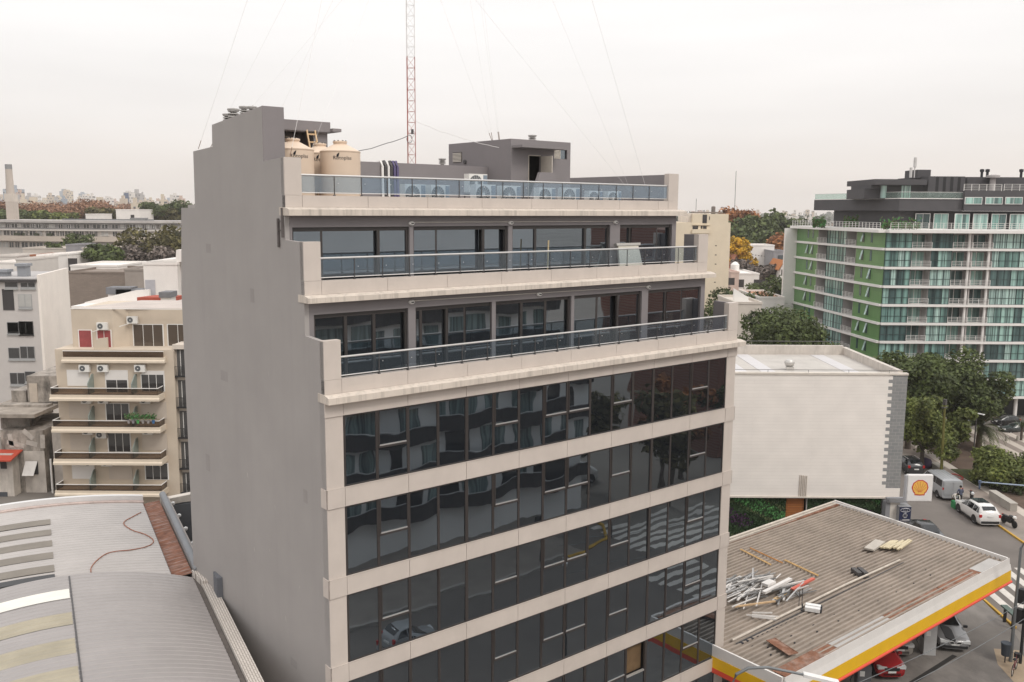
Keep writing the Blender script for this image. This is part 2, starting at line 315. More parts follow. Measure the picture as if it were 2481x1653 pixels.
lv=MB(STEEL); lv.lathe(0,0,[(.001,0),(.10,0),(.10,.06),(.07,.07),(.001,.05)],n=12); o=lv.build('wall_vent',hut,(x0,8.3,28.05)); o.rotation_euler=(0,R(-90),0)
st=MB(GREY); st.prism([(11.65,26.05),(12.25,27.5),(13.12,27.5),(13.12,26.05)],'y',4.0,4.15); st.build('stair_wall',hut)
vt=MB(M('galvanised',(.45,.43,.41),.45,.1,metal=.5)); 
for k in range(4): vt.lathe(0,0,[(.11,.08*k),(.19,.08*k+.02),(.19,.08*k+.05),(.11,.08*k+.07)],n=14)
vt.lathe(0,0,[(.1,-.15),(.1,.02)],n=12); vt.lathe(0,0,[(.21,.3),(.21,.34),(.02,.37)],n=14)
v0=vt.build('roof_vent',tower,(13.9,6.5,28.95)); v0.scale=(.95,.95,.9)
for (a,b_,c2,s) in ((.42,8.1,29.05,1.0),(.42,7.5,29.1,1.25),(.45,6.6,29.2,1.0),(.5,6.0,29.15,1.0)): o=dup(v0,tower,(a,b_,c2)); o.scale=(s*.85,s*.85,s)
o=dup(v0,tower,(9.6,7.4,27.85)); o.scale=(.8,.8,.7)
rw=MB(GREY); rw.box(3.4,x0-.003,6.6,6.8,26.05,27.78); rw.box(3.4,x0-.003,6.8,11.8,27.5,27.7); rw.build('raised_roof',tower)
tk=MB(GREY); tk.box(.775,4.08,7.0,9.0,28.86,29.24); tk.box(4.08,4.45,6.8,8.0,28.88,29.0); tk.box(.775,4.0,7.05,7.12,28.82,28.86); tk.box(3.45,4.05,7.2,9.0,26.05,28.85); tk.box(.775,3.45,8.2,8.4,26.05,28.85); tk.build('tank_house',tower)
lv=MB(LOUV)
for k in range(10): lv.box(2.2,2.9,8.14,8.19,28.0+k*.075,28.05+k*.075)
lv.build('louvre_door',tower)
# brackets on the party wall and the painted-out scar marks
br=MB(M('rust_grey_bracket',(.12,.105,.1),.8,.2,5)); 
for yy,za,zb_ in ((2.62,24.98,25.95),(2.95,24.65,25.60)):
    br.box(-.07,-.001,yy-.04,yy+.04,za,zb_)
for zz in (25.2,25.5): br.box(-.05,-.001,2.66,2.91,zz,zz+.03)
br.build('wall_bracket',tower)
sc_=MB(M('pale_filler',(.42,.39,.37),.9))
for (yy,zz,s) in ((4.2,20.2,.09),(6.4,16.0,.11),(4.0,15.4,.08),(6.0,13.2,.10),(4.6,13.6,.07),(3.4,11.4,.12),(5.4,11.6,.07),(1.8,19.0,.05),(2.2,13.0,.06)):
    sc_.prism([(yy-s*.4,zz-s),(yy+s*.5,zz-s*.3),(yy+s*.3,zz+s),(yy-s*.2,zz+s*.5)],'x',-.004,-.0005)

for (yy,zz,w_,h_) in ((9.2,24.2,.5,.35),(8.0,19.3,.7,.4),(10.3,15.2,.45,.7),(2.6,9.8,.5,.3),(5.2,22.6,.35,.5),(1.4,16.2,.3,.45)):
    sc_.box(-.003,-.0004,yy,yy+w_,zz,zz+h_,M('repair_patch',(.315,.292,.278),.9,.06,1))
sc_.build('filler_patches',tower)
# downpipes / cable bundle over the raised roof wall
cb=MB(WHITE)
for k,m in enumerate((WHITE,STEEL,WHITE,STEEL,M('violet_pipe',(.12,.1,.2),.6),M('violet_pipe',(.12,.1,.2),.6))):
    xx=6.1+k*.14; cb.tube([(xx,7.2,27.75),(xx,6.62,27.82),(xx,6.52,27.6),(xx,6.5,26.1)],.055,m)
cb.build('pipe_bundle',tower,smooth=True)
# ================================================================ things on the tower's roof
TANK=M('cream_plastic_tank',(.66,.52,.40),.55,.05,1.2,bump=.05,bscale=6)
BLK=M('black_print',(.02,.02,.025),.7)
def text(parent,body,size,loc,rot,mat,name='lettering',ext=.003):
    c=bpy.data.curves.new(name,'FONT'); c.body=body; c.size=size; c.extrude=ext; c.align_x='CENTER'; c.resolution_u=2
    o=bpy.data.objects.new(name,c); scene.collection.objects.link(o)
    dg=bpy.context.evaluated_depsgraph_get(); me=bpy.data.meshes.new_from_object(o.evaluated_get(dg)); bpy.data.objects.remove(o)
    o=bpy.data.objects.new(name,me); scene.collection.objects.link(o); me.materials.clear(); me.materials.append(mat)
    if parent: o.parent=parent
    o.location=loc; o.rotation_euler=rot; return o
def wrap_text(parent,body,size,rad,ang,z,mat):
    o=text(None,body,size,(0,0,0),(0,0,0),mat)
    me=o.data; n=len(me.vertices); co=np.empty(n*3); me.vertices.foreach_get('co',co); co=co.reshape(n,3)
    a=ang+co[:,0]/rad; r=rad+.004+co[:,2]
    out=np.stack([r*np.cos(a),r*np.sin(a),z+co[:,1]],1); me.vertices.foreach_set('co',out.ravel()); me.update(); o.parent=parent; return o
def tank(x,y,r,label,a,s=1):
    o=thing('water_tank',label,'water tank',T(x,y,26.05),TH,'cream water tanks on the roof terrace')
    b=MB(TANK); pr=[(r*.96,0),(r,.06)]
    for k in range(9): z=.12+k*.2; pr+=[(r,z),(r+.006,z+.1)]
    pr+=[(r,1.88),(r*1.02,1.9),(r*1.02,1.94),(r*.96,1.96),(r*.40,2.17),(r*.34,2.19)]
    b.lathe(0,0,pr,n=36); b.build('body',o,smooth=True)
    l=MB(TANK); l.lathe(0,0,[(r*.33,2.17),(r*.33,2.24),(r*.36,2.25),(r*.36,2.30),(r*.2,2.33)],n=24)
    for k in range(8): l.box(r*.3*math.cos(k*.785)-.02,r*.3*math.cos(k*.785)+.02,r*.3*math.sin(k*.785)-.02,r*.3*math.sin(k*.785)+.02,2.3,2.335,STEEL)
    l.build('lid',o,smooth=True)
    wrap_text(o,'Rotoplas',.19,r,R(a),1.62,BLK)
    m=MB(BLK); 
    for k in range(3):
        aa=R(a-16.5+k*2.2); m.tube([((r+.008)*math.cos(aa),(r+.008)*math.sin(aa),1.72),((r+.008)*math.cos(aa+.05),(r+.008)*math.sin(aa+.05),1.82+.02*k)],.014,n=5)
    m.build('emblem',o)
    return o
tank(3.25,4.7,.72,'cream water tank on the right with its front lettering fully in view',-112)
tank(1.42,4.75,.72,'cream water tank half hidden behind the beige corner pillar',-98)
tank(3.25,6.3,.70,'cream water tank standing behind the other two tanks',-111)
LAD=M('pale_wood',(.55,.38,.22),.7,.15,4)
o=thing('ladder','pale wooden ladder leaning above the water tanks','ladder',T(2.95,5.7,26.05),TH)
for s in (-.17,.17): b=MB(LAD); b.beam((s,-.25,0),(s+.32,1.35,2.85),.05,.09); b.build('rail',o)
for k in range(9):
    t=.08+k*.108; b=MB(LAD); b.beam((-.17+.32*t,-.25+1.6*t,2.85*t),(.17+.32*t,-.25+1.6*t,2.85*t),.03,.06); b.build('rung',o)
# lattice mast with its guys
RED=M('mast_red',(.34,.075,.05),.6,.1,3); MW=M('mast_white',(.72,.70,.68),.6,.05,3)
ms=thing('radio_mast','slender red and white lattice radio mast guyed to the tower roof','mast',T(7.7,6.95,27.72),TH)
wd=.21; tri=[(wd*math.cos(R(a)),wd*math.sin(R(a))) for a in (90,210,330)]
for i,(z0,z1) in enumerate(((.0,4.35),(4.35,10),(10,15),(15,20),(20,25),(25,31.5))):
    mat=RED if i%2==0 else MW; b=MB(mat)
    for x,y in tri: b.tube([(x,y,z0+.001),(x,y,z1-.001)],.015,n=6)
    n=int((z1-z0)/.4); 
    for k in range(n):
        za=z0+(z1-z0)*k/n; zb2=z0+(z1-z0)*(k+1)/n
        for j in range(3):
            p,q=tri[j],tri[(j+1)%3]
            b.tube([(*p,za),(*q,za)],.007,n=4); 
            b.tube([(*p,za),(*q,zb2)] if k%2 else [(*q,za),(*p,zb2)],.006,n=4)
    b.build('mast_section',ms)
b=MB(STEEL); b.box(-.3,.3,-.3,.3,-.02,.06); b.box(-.1,.0,-.26,-.22,1.25,1.45); b.tube([(-.2+.13*math.cos(t*.5),-.25,1.05+.16*math.sin(t*.5)) for t in range(13)],.012); b.build('base_plate',ms)
def guy(A,h,r=.011,mat=None):
    a=T(*A)-T(7.7,6.95,0); a=Matrix.Rotation(-TH,3,'Z')@Vector((a.x,a.y,0)); a.z=A[2]-27.72
    b=MB(mat or MW2); b.tube([a,(0,0,h-27.72)],r,n=4); o=b.build('guy_wire',ms); 
    b=MB(M('rusty_shackle',(.2,.12,.08),.8)); dr=(Vector((0,0,h-27.72))-a).normalized(); b.tube([a,a+dr*.35],.012,n=5); b.build('turnbuckle',o)
MW2=M('guy_steel',(.72,.70,.68),.6,.05)
for A,h,r in (((.08,10.3,28.2),51.5,.012),((.08,9.0,28.2),43.2,.008),((.4,6.2,29.3),37.3,.008),((.3,2.62,27.6),49.3,.014),((1.9,7.1,29.24),40.2,.008),((1.65,4.2,27.5),38.2,.008),
      ((11.6,6.5,28.9),37.7,.007),((11.6,6.45,28.9),49.2,.007),((11.6,6.0,28.9),54.7,.007),((11.6,5.95,28.9),58.0,.007),((17.4,3.4,26.5),37.5,.008),((17.4,3.5,26.5),47.5,.008),((18.0,3.2,26.7),57.5,.013)): guy(A,h,r*.5)
def loose(A,B,sag,r,label,name='cable',mat=None,n=14,jit=.02):
    A=Vector(A);B=Vector(B); pts=[]
    for i in range(n+1):
        t=i/n; q=A.lerp(B,t); q.z-=sag*4*t*(1-t); q+=Vector((rnd.uniform(-jit,jit),rnd.uniform(-jit,jit),rnd.uniform(-jit,jit))) if 0<i<n else Vector(); pts.append(q)
    b=MB(mat or STEEL); b.tube(pts,r,n=5); return tag(b.build(name,smooth=True),label,'cable')
loose(T(7.5,6.8,28.9),T(4.0,6.7,28.0),.12,.014,'dark cable running from the mast down towards the water tanks')
loose(T(7.9,6.8,29.5),T(11.3,5.6,28.55),.1,.010,'thin pale cable running from the mast to the stair hut',mat=MW2)
# outdoor air conditioners on the roof terrace
ACW=M('ac_white',(.72,.70,.66),.5,.03,3); ACD=M('ac_grille',(.10,.105,.11),.6); ACB=M('ac_blue_grey',(.20,.24,.28),.6)
def ac_unit(label,loc,rz=0,s=1,grp=None,cat='air conditioner',name='air_conditioner'):
    o=thing(name,label,cat,loc,rz,grp)
    b=MB(ACW); b.box(-.45,.45,-.17,.17,.06,.78); b.box(-.38,-.3,-.17,.17,0,.06); b.box(.3,.38,-.17,.17,0,.06); b.box(.25,.44,-.178,-.171,.1,.74,ACB); b.build('casing',o)
    f=MB(ACD); f.lathe(0,0,[(.001,0),(.31,0),(.31,.015),(.29,.02),(.001,.02)],n=28)
    for k in range(16): 
        t=k*math.pi/8; f.beam((.05*math.cos(t),.05*math.sin(t),.024),(.3*math.cos(t),.3*math.sin(t),.024),.008,.008,ACW)
    f.lathe(0,0,[(.001,.02),(.06,.02),(.06,.035),(.001,.035)],ACW,n=14); g=f.build('fan_grille',o,(-.12,-.171,.42)); g.rotation_euler=(R(90),0,0)
    o.scale=(s,s,s); return o
acs=[(5.5,'leftmost white air conditioner behind the top balustrade, by the pipe bundle',0,1),(6.6,'white air conditioner second from the left behind the top balustrade',.1,1),(8.75,'tall white air conditioner behind the top balustrade, under the raised one',0,1.08),(10.05,'white air conditioner behind the top balustrade, just left of the stair hut door',0,1.05),
     (11.95,'white air conditioner behind the top balustrade, in front of the stair hut door',0,1.0),(13.3,'white air conditioner behind the top balustrade, under the louvre window of the stair hut',0,1.03),(14.75,'small white air conditioner behind the top balustrade, right of the stair hut',0,.9),(15.9,'rightmost white air conditioner behind the top balustrade',0,.9)]
for x,l,a,s in acs: ac_unit(l,T(x,3.35,26.06),TH+a,s,'air conditioners behind the top balustrade')
ac_unit('white air conditioner raised above the rail in front of the grey roof wall',T(8.95,4.1,26.55),TH,1,'air conditioners behind the top balustrade')
b=MB(STEEL); 
for sx in (-.4,.4):
    for sy in (-.2,.2): b.box(sx-.02,sx+.02,sy-.02,sy+.02,0,.49)
b.box(-.45,.45,-.22,.22,.455,.488); tag(b.build('stand',None,T(8.95,4.1,26.055),TH),'dark steel stand carrying the raised air conditioner','stand')
# terrace furniture of the middle terrace
LNG=M('cream_canvas',(.62,.58,.5),.8,.05,2)
o=thing('lounger','cream padded lounger turned up on its side behind the middle balustrade','lounger',T(15.75,1.85,23.0),TH)
b=MB(LNG); b.prism([(-.75,.1),(.75,.1),(.62,1.45),(-.62,1.45)],'y',-.05,.05); q=b.build('mattress',o); q.rotation_euler=(R(-14),0,0)
b=MB(M('grey_frame',(.4,.38,.35),.5)); b.prism([(-.72,1.45),(.72,1.45),(.75,1.56),(-.75,1.56)],'y',-.09,.09); q=b.build('frame',o); q.rotation_euler=(R(-14),0,0)
b=MB(LNG); b.lathe(0,0,[(.6,0),(.6,.25),(.45,.4),(.001,.42)],n=24); q=b.build('pillow',o,(0,-.25,.1)); q.scale=(1,.5,1)
o=MB(M('pale_gold_pole',(.62,.5,.3),.4,metal=.5)); o.tube([(0,0,0),(.05,0,1.75)],.03,n=8); tag(o.build('parasol_pole',None,T(10.75,1.75,22.99),TH,smooth=True),'thin pale gold pole standing behind the middle balustrade','pole')
# ================================================================ ground, streets, pavements
UA=Vector((.65,.76)); NA=Vector((.76,-.65)); ANG_A=TH+math.atan2(.76,.65)
def A2(u,n): p=UA*u+NA*n; return T(p.x,p.y)
ASPH=M('asphalt',(.165,.145,.13),.9,.12,.35,bump=.25,bscale=60,streak=.25,sdark=.75,stretch=(.25,.25,.25))
PAVE=M('pavement_slabs',(.27,.235,.205),.9,.14,.5,streak=.3,sdark=.6,stretch=(.4,.4,.4))
CONC=M('forecourt_concrete',(.16,.145,.132),.85,.25,.22,streak=.8,sdark=1.9,stretch=(.3,.2,1))
PAINT=M('road_paint',(.62,.58,.53),.8,.12,1.5,streak=.35,sdark=.5,stretch=(2,2,2))
YEL=M('kerb_yellow',(.55,.33,.05),.8,.15,1.5,streak=.3,sdark=.5,stretch=(2,2,2))
KERB=M('kerb_stone',(.36,.33,.30),.9,.12,1)
TILEP=M('plaza_pale',(.52,.46,.40),.9,.1,.6); TILEG=M('plaza_grey',(.27,.225,.195),.9,.1,.6); SOIL=M('bare_soil',(.11,.075,.055),.95,.25,.8,bump=.4,bscale=10)
LAWN=M('thin_lawn',(.075,.085,.03),.95,.3,.9,bump=.4,bscale=20)
g=MB(M('city_ground',(.20,.18,.16),.95,.3,.02)); g.add([(-3450,-3450,-.01),(3450,-3450,-.01),(3450,3450,-.01),(-3450,3450,-.01)],[(0,1,2,3)]); struct(g.build('ground'))
def sheet(name,mat,pts,z): b=MB(mat); b.prism([(p[0],p[1]) for p in pts],'z',-.008,z); return struct(b.build(name))
sheet('avenue',ASPH,[A2(-60,37),A2(140,37),A2(140,45.2),A2(-60,45.2)],.002)
sheet('street',ASPH,[T(-80,-8),T(39,-8),T(39,-22.3),T(-80,-22.3)],.006)
sheet('junction',ASPH,[T(39,-8),A2(24,37),A2(24,45.2),A2(-14,45.2),T(31,-32),T(33,-22.3),T(39,-20)],.01)
sheet('cross_street',ASPH,[at(2440,1005,100)*0+Vector((40,99,0)),Vector((90,90,0)),Vector((90,100,0)),Vector((40,109,0))],.014)
# pavements
def slab(name,mat,pts,z=.13):
    b=MB(mat); b.prism([(p[0],p[1]) for p in pts],'z',-.008,z); return struct(b.build(name))
slab('pavement',PAVE,[A2(30,45.35),A2(140,45.35),A2(140,46.6),A2(30,46.6)],.12)
def kerb(name,mat,u0,u1,n0,n1,z=.135): b=MB(mat); b.prism([tuple(A2(u0,n0)[:2]),tuple(A2(u1,n0)[:2]),tuple(A2(u1,n1)[:2]),tuple(A2(u0,n1)[:2])],'z',-.008,z); return struct(b.build(name))
kerb('kerb',YEL,36,46.6,45.2,45.35); kerb('kerb',KERB,46.6,140,45.2,45.35)
kerb('kerb',YEL,27,36.0,36.85,37.0); kerb('kerb',KERB,36,140,36.85,37.0)
# plaza of pale and grey bands beyond the avenue
for i,n0 in enumerate([46.6+.95*k for k in range(46)]):
    w_=.95; kerb('plaza_paving',(TILEP,TILEG)[i%2] if i>0 else TILEG,44,80,n0,n0+w_,.118+.002*(i%2))
kerb('planting_bed',SOIL,61,77,49.5,56,.16); kerb('planting_bed',SOIL,44.2,55,49.6,60,.165); kerb('lawn',LAWN,57.0,62.5,48.6,54,.175)
kerb('plaza_edge',PAVE,20,44,45.35,70,.11)
for k in range(7):
    kerb('crosswalk_stripe',PAINT,30.0,37.0,37.7+1.06*k,38.25+1.06*k,.0145)
# forecourt of the filling station
b=MB(CONC); b.prism([tuple(T(*q)[:2]) for q in ((19,-7.9),(39,-7.9),(45.0,-3.6),(62,14.2),(45,18),(19,14))],'z',-.008,.1); struct(b.build('forecourt'))
b=MB(M('drain_dark',(.03,.027,.025),.8)); b.prism([tuple(T(*q)[:2]) for q in ((33.8,-3.0),(38.9,-3.0),(38.9,-2.72),(33.8,-2.72))],'z',.09,.104); struct(b.build('drain_channel'))
b=MB(M('drain_dark',(.03,.027,.025),.8)); b.prism([tuple(T(*q)[:2]) for q in ((40.2,-.4),(40.5,-.4),(40.9,-2.9),(40.6,-2.9))],'z',.09,.104); struct(b.build('drain_channel'))
b=MB(M('ochre_tiles',(.36,.275,.19),.85,.15,.8)); b.prism([tuple(T(*q)[:2]) for q in ((38.5,-7.8),(42.6,-5.0),(41.6,-3.9),(39.8,-4.9),(38.2,-6.6))],'z',.05,.106); struct(b.build('corner_pavement'))
b=MB(YEL); b.prism([tuple(T(*q)[:2]) for q in ((37.8,-7.9),(38.6,-7.9),(39.6,-6.8),(39.1,-6.6))],'z',.05,.112); struct(b.build('kerb'))
# ================================================================ filling station canopy
CORR=M('weathered_sheet',(.30,.25,.207),.75,.16,.5,streak=.6,sdark=.5,stretch=(1.2,5,1))
FW=M('canopy_white',(.74,.71,.68),.45,.04,1,streak=.22,sdark=.75,stretch=(1.5,1.5,1.5)); FY=M('canopy_yellow',(.80,.47,.012),.45,.05,1); FR=M('canopy_red',(.72,.09,.05),.45,.05,1)
RUST=M('rusty_sheet',(.21,.095,.055),.9,.35,2.5,streak=.75,stretch=(1.2,1.2,1),scol=(.36,.30,.26)); 
cz=5.25; can=thing('station_canopy','flat filling station canopy with corrugated roof and white, yellow and red fascia','canopy',T(20,-4,0),TH)
X1=22.6; XB=24.2; YB=12.6
def xe(y): return X1+(XB-X1)*y/YB
b=MB(CORR); n=42; vs=[];fs=[]
pf=[(0,.0),(.45,.0),(.54,.11),(.84,.11),(1,.0)]
rows=[]; yy0,yy1=.12,YB-.35; wv=(yy1-yy0)/n
ys=[]
for k in range(n):
    for (t,h) in pf[:-1]: ys.append((yy0+(k+t)*wv,h))
ys.append((yy1,0))
for y,h in ys: vs+= [(.12,y,cz+h),(11.2,y,cz+.10+h),(xe(y)-.15,y,cz+h)]
for i in range(len(ys)-1):
    a=i*3; fs+=[(a,a+1,a+4,a+3),(a+1,a+2,a+5,a+4)]
b.add(vs,fs); b.build('roof_sheet',can)
b=MB(M('canopy_soffit',(.5,.48,.46),.7)); b.prism([(0,0.02),(X1,.02),(XB,YB),(0,YB)],'z',4.2,cz-.05); b.build('ceiling',can)
b=MB(FW); b.prism([(-.02,4.86),(.14,4.86),(.14,5.5),(.06,5.55)],'x',0,X1) 
b.prism([(-.10,4.86),(-.02,4.84),(-.02,5.2)],'x',0,X1); b.build('fascia',can)
b=MB(FY); b.prism([(-.14,4.22),(.0,4.22),(.0,4.855),(-.10,4.855)],'x',.9,X1-.06); b.build('fascia_band',can)
b=MB(FW); b.prism([(-.14,4.22),(.0,4.22),(.0,4.84),(-.10,4.84)],'x',0,.89); b.prism([(-.14,4.22),(.0,4.22),(.0,4.84),(-.10,4.84)],'x',X1-.055,X1); b.build('fascia_end',can)
b=MB(FR); b.tube([(.0,-.12,4.12),(X1+.05,-.12,4.12)],.085,n=10); b.build('light_tube',can,smooth=True)
b=MB(FW); b.box(-.1,-.0,.16,YB,5.0,5.55); b.build('fascia',can)
b=MB(FY); b.box(-.13,-.005,.16,YB,4.45,4.995); b.build('fascia_band',can)
b=MB(FR); b.box(-.14,-.008,.0,YB,4.2,4.445); b.build('light_tube',can)
b=MB(FW); b.beam((xe(0)-.05,.15,5.1),(xe(YB)-.05,YB,5.1),.12,.9); b.build('fascia',can)
b=MB(M('old_cream_trim',(.55,.49,.42),.8,.15,2,streak=.5,sdark=.5,stretch=(.8,.8,.8))); b.box(0.0,xe(YB)-.12,YB-.12,YB+.05,4.6,5.5); b.tube([(0,YB-.28,5.42),(XB-.3,YB-.28,5.42)],.05); b.build('fascia',can)
b=MB(RUST); b.box(.1,xe(YB)-.2,YB-.5,YB-.35,5.28,5.4)
b.build('gutter',can)
b=MB(RUST); 
for x0,x1 in ((.35,4.6),(9.6,15.2),(15.3,19.4)): b.box(x0,x1,.145,.98,5.365,5.39)
for x0,x1 in ((4.65,9.55),(19.45,22.0)): b.box(x0,x1,.145,.98,5.365,5.39,M('zinc_flashing',(.42,.40,.38),.6,.1,1))
b.build('flashing',can)
b=MB(M('old_cream_trim',(.55,.49,.42))); b.tube([(1.2,3.85,5.45),(11.2,3.95,5.56),(17.2,4.0,5.5)],.06,n=8); b.tube([(1.2,3.62,5.36),(17.2,3.77,5.42)],.03,STEEL,n=6)
for k in range(40): b.box(1.4+k*.39,1.56+k*.39,3.44,3.6,5.32,5.38,BLK)
b.build('roof_conduit',can,smooth=True)
b=MB(BLK)
for r in range(6):
    for k in range(9): 
        x=1.6+k*1.9+(r%2)*.5; y=.9+r*.52
        b.box(x,x+.09,y,y+.05,5.305,5.36)
b.build('roof_fixings',can)
b=MB(FW)
for (x,y) in ((4.5,4.0),(4.5,9.5),(13,5.2),(19,9.0)): b.box(x-.2,x+.2,y-.2,y+.2,0.1,4.2)
b.build('column',can)
b=MB(MW2); b.tube([(XB-.7,YB-.2,5.6),(X1-.2+.9,7.5,5.62)],.03,n=6); b.build('edge_pipe',can)
def emblem(parent,loc,rot,s,z=.004):
    RED_=M('emblem_red',(.55,.05,.04),.5); YE=M('emblem_yellow',(.86,.50,.10),.5)
    def shell(k):
        pts=[]
        for i in range(33):
            a=R(218-256*i/32); r=1-.045*abs(math.sin((i/32)*math.pi*7))*(1 if k>.9 else .7)
            pts.append((r*k*math.cos(a),r*k*.95*math.sin(a)))
        pts+=[(.62*k,-.72*k),(.60*k,-.95*k),(0,-1.0*k),(-.60*k,-.95*k),(-.62*k,-.72*k)]
        return pts
    b=MB(RED_); b.prism(shell(1.0),'z',0,z); b.prism([(x,y) for x,y in shell(.86)],'z',z,z*2,YE)
    for i in range(7):
        a=R(90+(i-3)*27); b.beam((.13*math.cos(a)*(.8),-.62+.1*math.sin(a),z*2+.001),(.78*math.cos(a),.72*math.sin(a)-.03,z*2+.001),.035,.003,RED_,up=(0,0,1))
    o=b.build('shell_emblem',parent,loc); o.rotation_euler=rot; o.scale=(s,s,1); return o
emblem(can,(.45,-.128,4.53),(R(90+6),0,0),.30)
# lamp clusters that lie on the canopy roof
LAMPW=M('floodlight_white',(.75,.74,.72),.4)
def flood(x,y,a,lab,mt=None):
    o=thing('floodlight_cluster',lab,'floodlight',T(x,y,cz+.14),TH+a)
    b=MB(STEEL); b.box(-.3,.3,-.05,.05,0,.08); b.tube([(0,0,.08),(0,0,.3)],.04); b.build('bracket',o)
    for s in (-1,1):
        b=MB(LAMPW); b.box(s*.05,s*.32,-.9,-.15,.06,.26,mt); b.box(s*.06,s*.31,-.98,-.9,.07,.25,BLK); b.build('lamp',o)
flood(27.0,-.15,.5,'white twin floodlights lying across the conduit near the scrap heap on the canopy')
flood(33.3,.0,2.6,'small dark floodlight bracket at the middle of the conduit on the canopy',STEEL)
for x,y in ((27.0,.05),(27.35,.1)):
    b=MB(STEEL); b.tube([(0,0,0),(0,0,.95)],.02,n=6); tag(b.build('upright_rod',None,T(x,y,cz+.15),0),'thin dark rod standing beside the twin floodlights on the canopy','rod','rods by the floodlights')
# scrap on the canopy roof
SW=[M('scrap_white',(.68,.65,.62),.5,.08,3),M('scrap_grey',(.40,.39,.38),.5,.1,3,metal=.3),M('scrap_zinc',(.50,.49,.48),.4,.1,3,metal=.4)]
srnd=random.Random(3); SW[1]=M('scrap_dark',(.22,.215,.21),.5,.15,3,metal=.3)
for i in range(90):
    x=24.4+srnd.random()*4.4; y=1.1+srnd.random()*3.2; y-=.25*(x-26.5)*(x>26.5); a=R(srnd.gauss(4,15)); l=srnd.uniform(.9,2.7); w_=srnd.uniform(.03,.13); h=srnd.choice((.02,.04,.06))
    b=MB(SW[i%3]); b.box(-l/2,l/2,-w_/2,w_/2,0,h); b.box(-l/2,l/2,-w_/2,-w_/2+.012,h,h+.03) if w_>.07 else None
    o=b.build('scrap_strip',None,T(x,y,cz+.26+.003*i),TH+a); o.rotation_euler[1]=srnd.gauss(0,.03)
    tag(o,['pale painted metal strip in the loose scrap heap on the canopy roof','dull grey metal strip in the loose scrap heap on the canopy roof','shiny zinc strip in the loose scrap heap on the canopy roof'][i%3],'scrap strip','strips of the scrap heap on the canopy')
def plank(lab,name,x,y,a,l,w_,h,mat,z=0,cat='plank',grp=None):
    b=MB(mat); b.box(-l/2,l/2,-w_/2,w_/2,0,h); b.box(-l/2,l/2,-w_/2,-w_/2+.03,h,h+.02); return tag(b.build(name,None,T(x,y,cz+.26+z),TH+a),lab,cat,grp)
OR=M('orange_wood',(.52,.25,.08),.7,.2,3); OR2=M('yellow_wood',(.55,.36,.16),.7,.2,3)
plank('orange wooden lath lying furthest left on the canopy roof','lath',30.75,5.55,R(77),2.7,.10,.04,OR2)
plank('thin orange wooden lath between the two others on the canopy','lath',31.45,5.3,R(80),2.7,.06,.04,OR)
plank('orange wooden lath lying closest to the conduit on the canopy','lath',31.45,2.9,R(79),2.6,.10,.05,OR2)
plank('bright red painted board on the edge of the scrap heap','board',29.0,1.15,R(3),2.2,.2,.08,M('red_board',(.55,.12,.08),.6),.25,'board')
plank('long white box profile beside the red board on the scrap heap','box_profile',27.5,1.75,R(4),2.7,.22,.12,SW[0],.32,'profile')
plank('short white sheet metal box on top of the scrap heap','metal_box',27.2,2.1,R(2),.75,.42,.14,SW[0],.42,'box')
plank('yellowish wooden offcut at the front of the scrap heap','board',26.9,1.15,R(5),1.1,.2,.06,OR2,.1,'board')
plank('pale long batten sticking out of the scrap heap towards the tower','batten',25.0,1.35,R(-22),2.4,.12,.06,M('pale_wood',(.55,.38,.22)),.15)
for i,(x,y,a,l) in enumerate(((24.3,.5,-50,1.4),(24.5,.35,-48,1.3),(24.2,.2,-54,1.2),(24.6,.6,-40,1.0))):
    plank('pale lath in the small heap beside the tower corner on the canopy','lath',x,y,R(a),l,.07,.05,SW[0],.02*i,'lath','laths beside the tower corner')
CRM=M('cream_strip',(.58,.50,.34),.6,.12,3)
for i in range(9):
    plank('cream profile strip in the bundle at the far end of the conduit','profile_strip',38.8+.07*i,1.75-.12*i,R(8+srnd.gauss(0,5)),srnd.uniform(1.6,2.2),.13,.08,CRM,.02+.018*i,'strip','cream strips at the end of the conduit')
plank('wide folded grey sheet beside the cream strips on the canopy','folded_sheet',38.0,2.05,R(10),1.9,.62,.10,M('scrap_sheet',(.45,.41,.36),.7,.1,2),.05,'sheet')
plank('corroded flat panel lying near the left front corner of the canopy','rusty_panel',22.4,-2.1,R(75),1.6,.55,.03,RUST,.0,'panel')
# pumps
for i,(x,y,h,l) in enumerate(((37.9,-1.6,2.0,'pale grey fuel pump between the dark saloon and the silver car'),(30.5,-1.7,1.75,'dark grey fuel pump beside the red car'))):
    o=thing('fuel_pump',l,'fuel pump',T(x,y,.1),TH+R(-45))
    b=MB(M('pump_grey',(.50,.50,.50),.5) if i==0 else M('pump_dark',(.14,.14,.15),.5)); b.box(-.25,.45,-.35,.35,0,h); b.box(-.22,.42,-.32,.32,h,h+.06); b.build('cabinet',o)
    b=MB(STEEL); b.box(-.26,-.251,-.28,.28,1.0,1.6); b.tube([(-.27,.3,1.2),(-.45,.3,.6),(-.3,.3,.3)],.025); b.build('hose_panel',o)
    b=MB(LAMPW); b.box(-.15,.1,-.352,-.350,1.2,1.5); b.build('display',o)
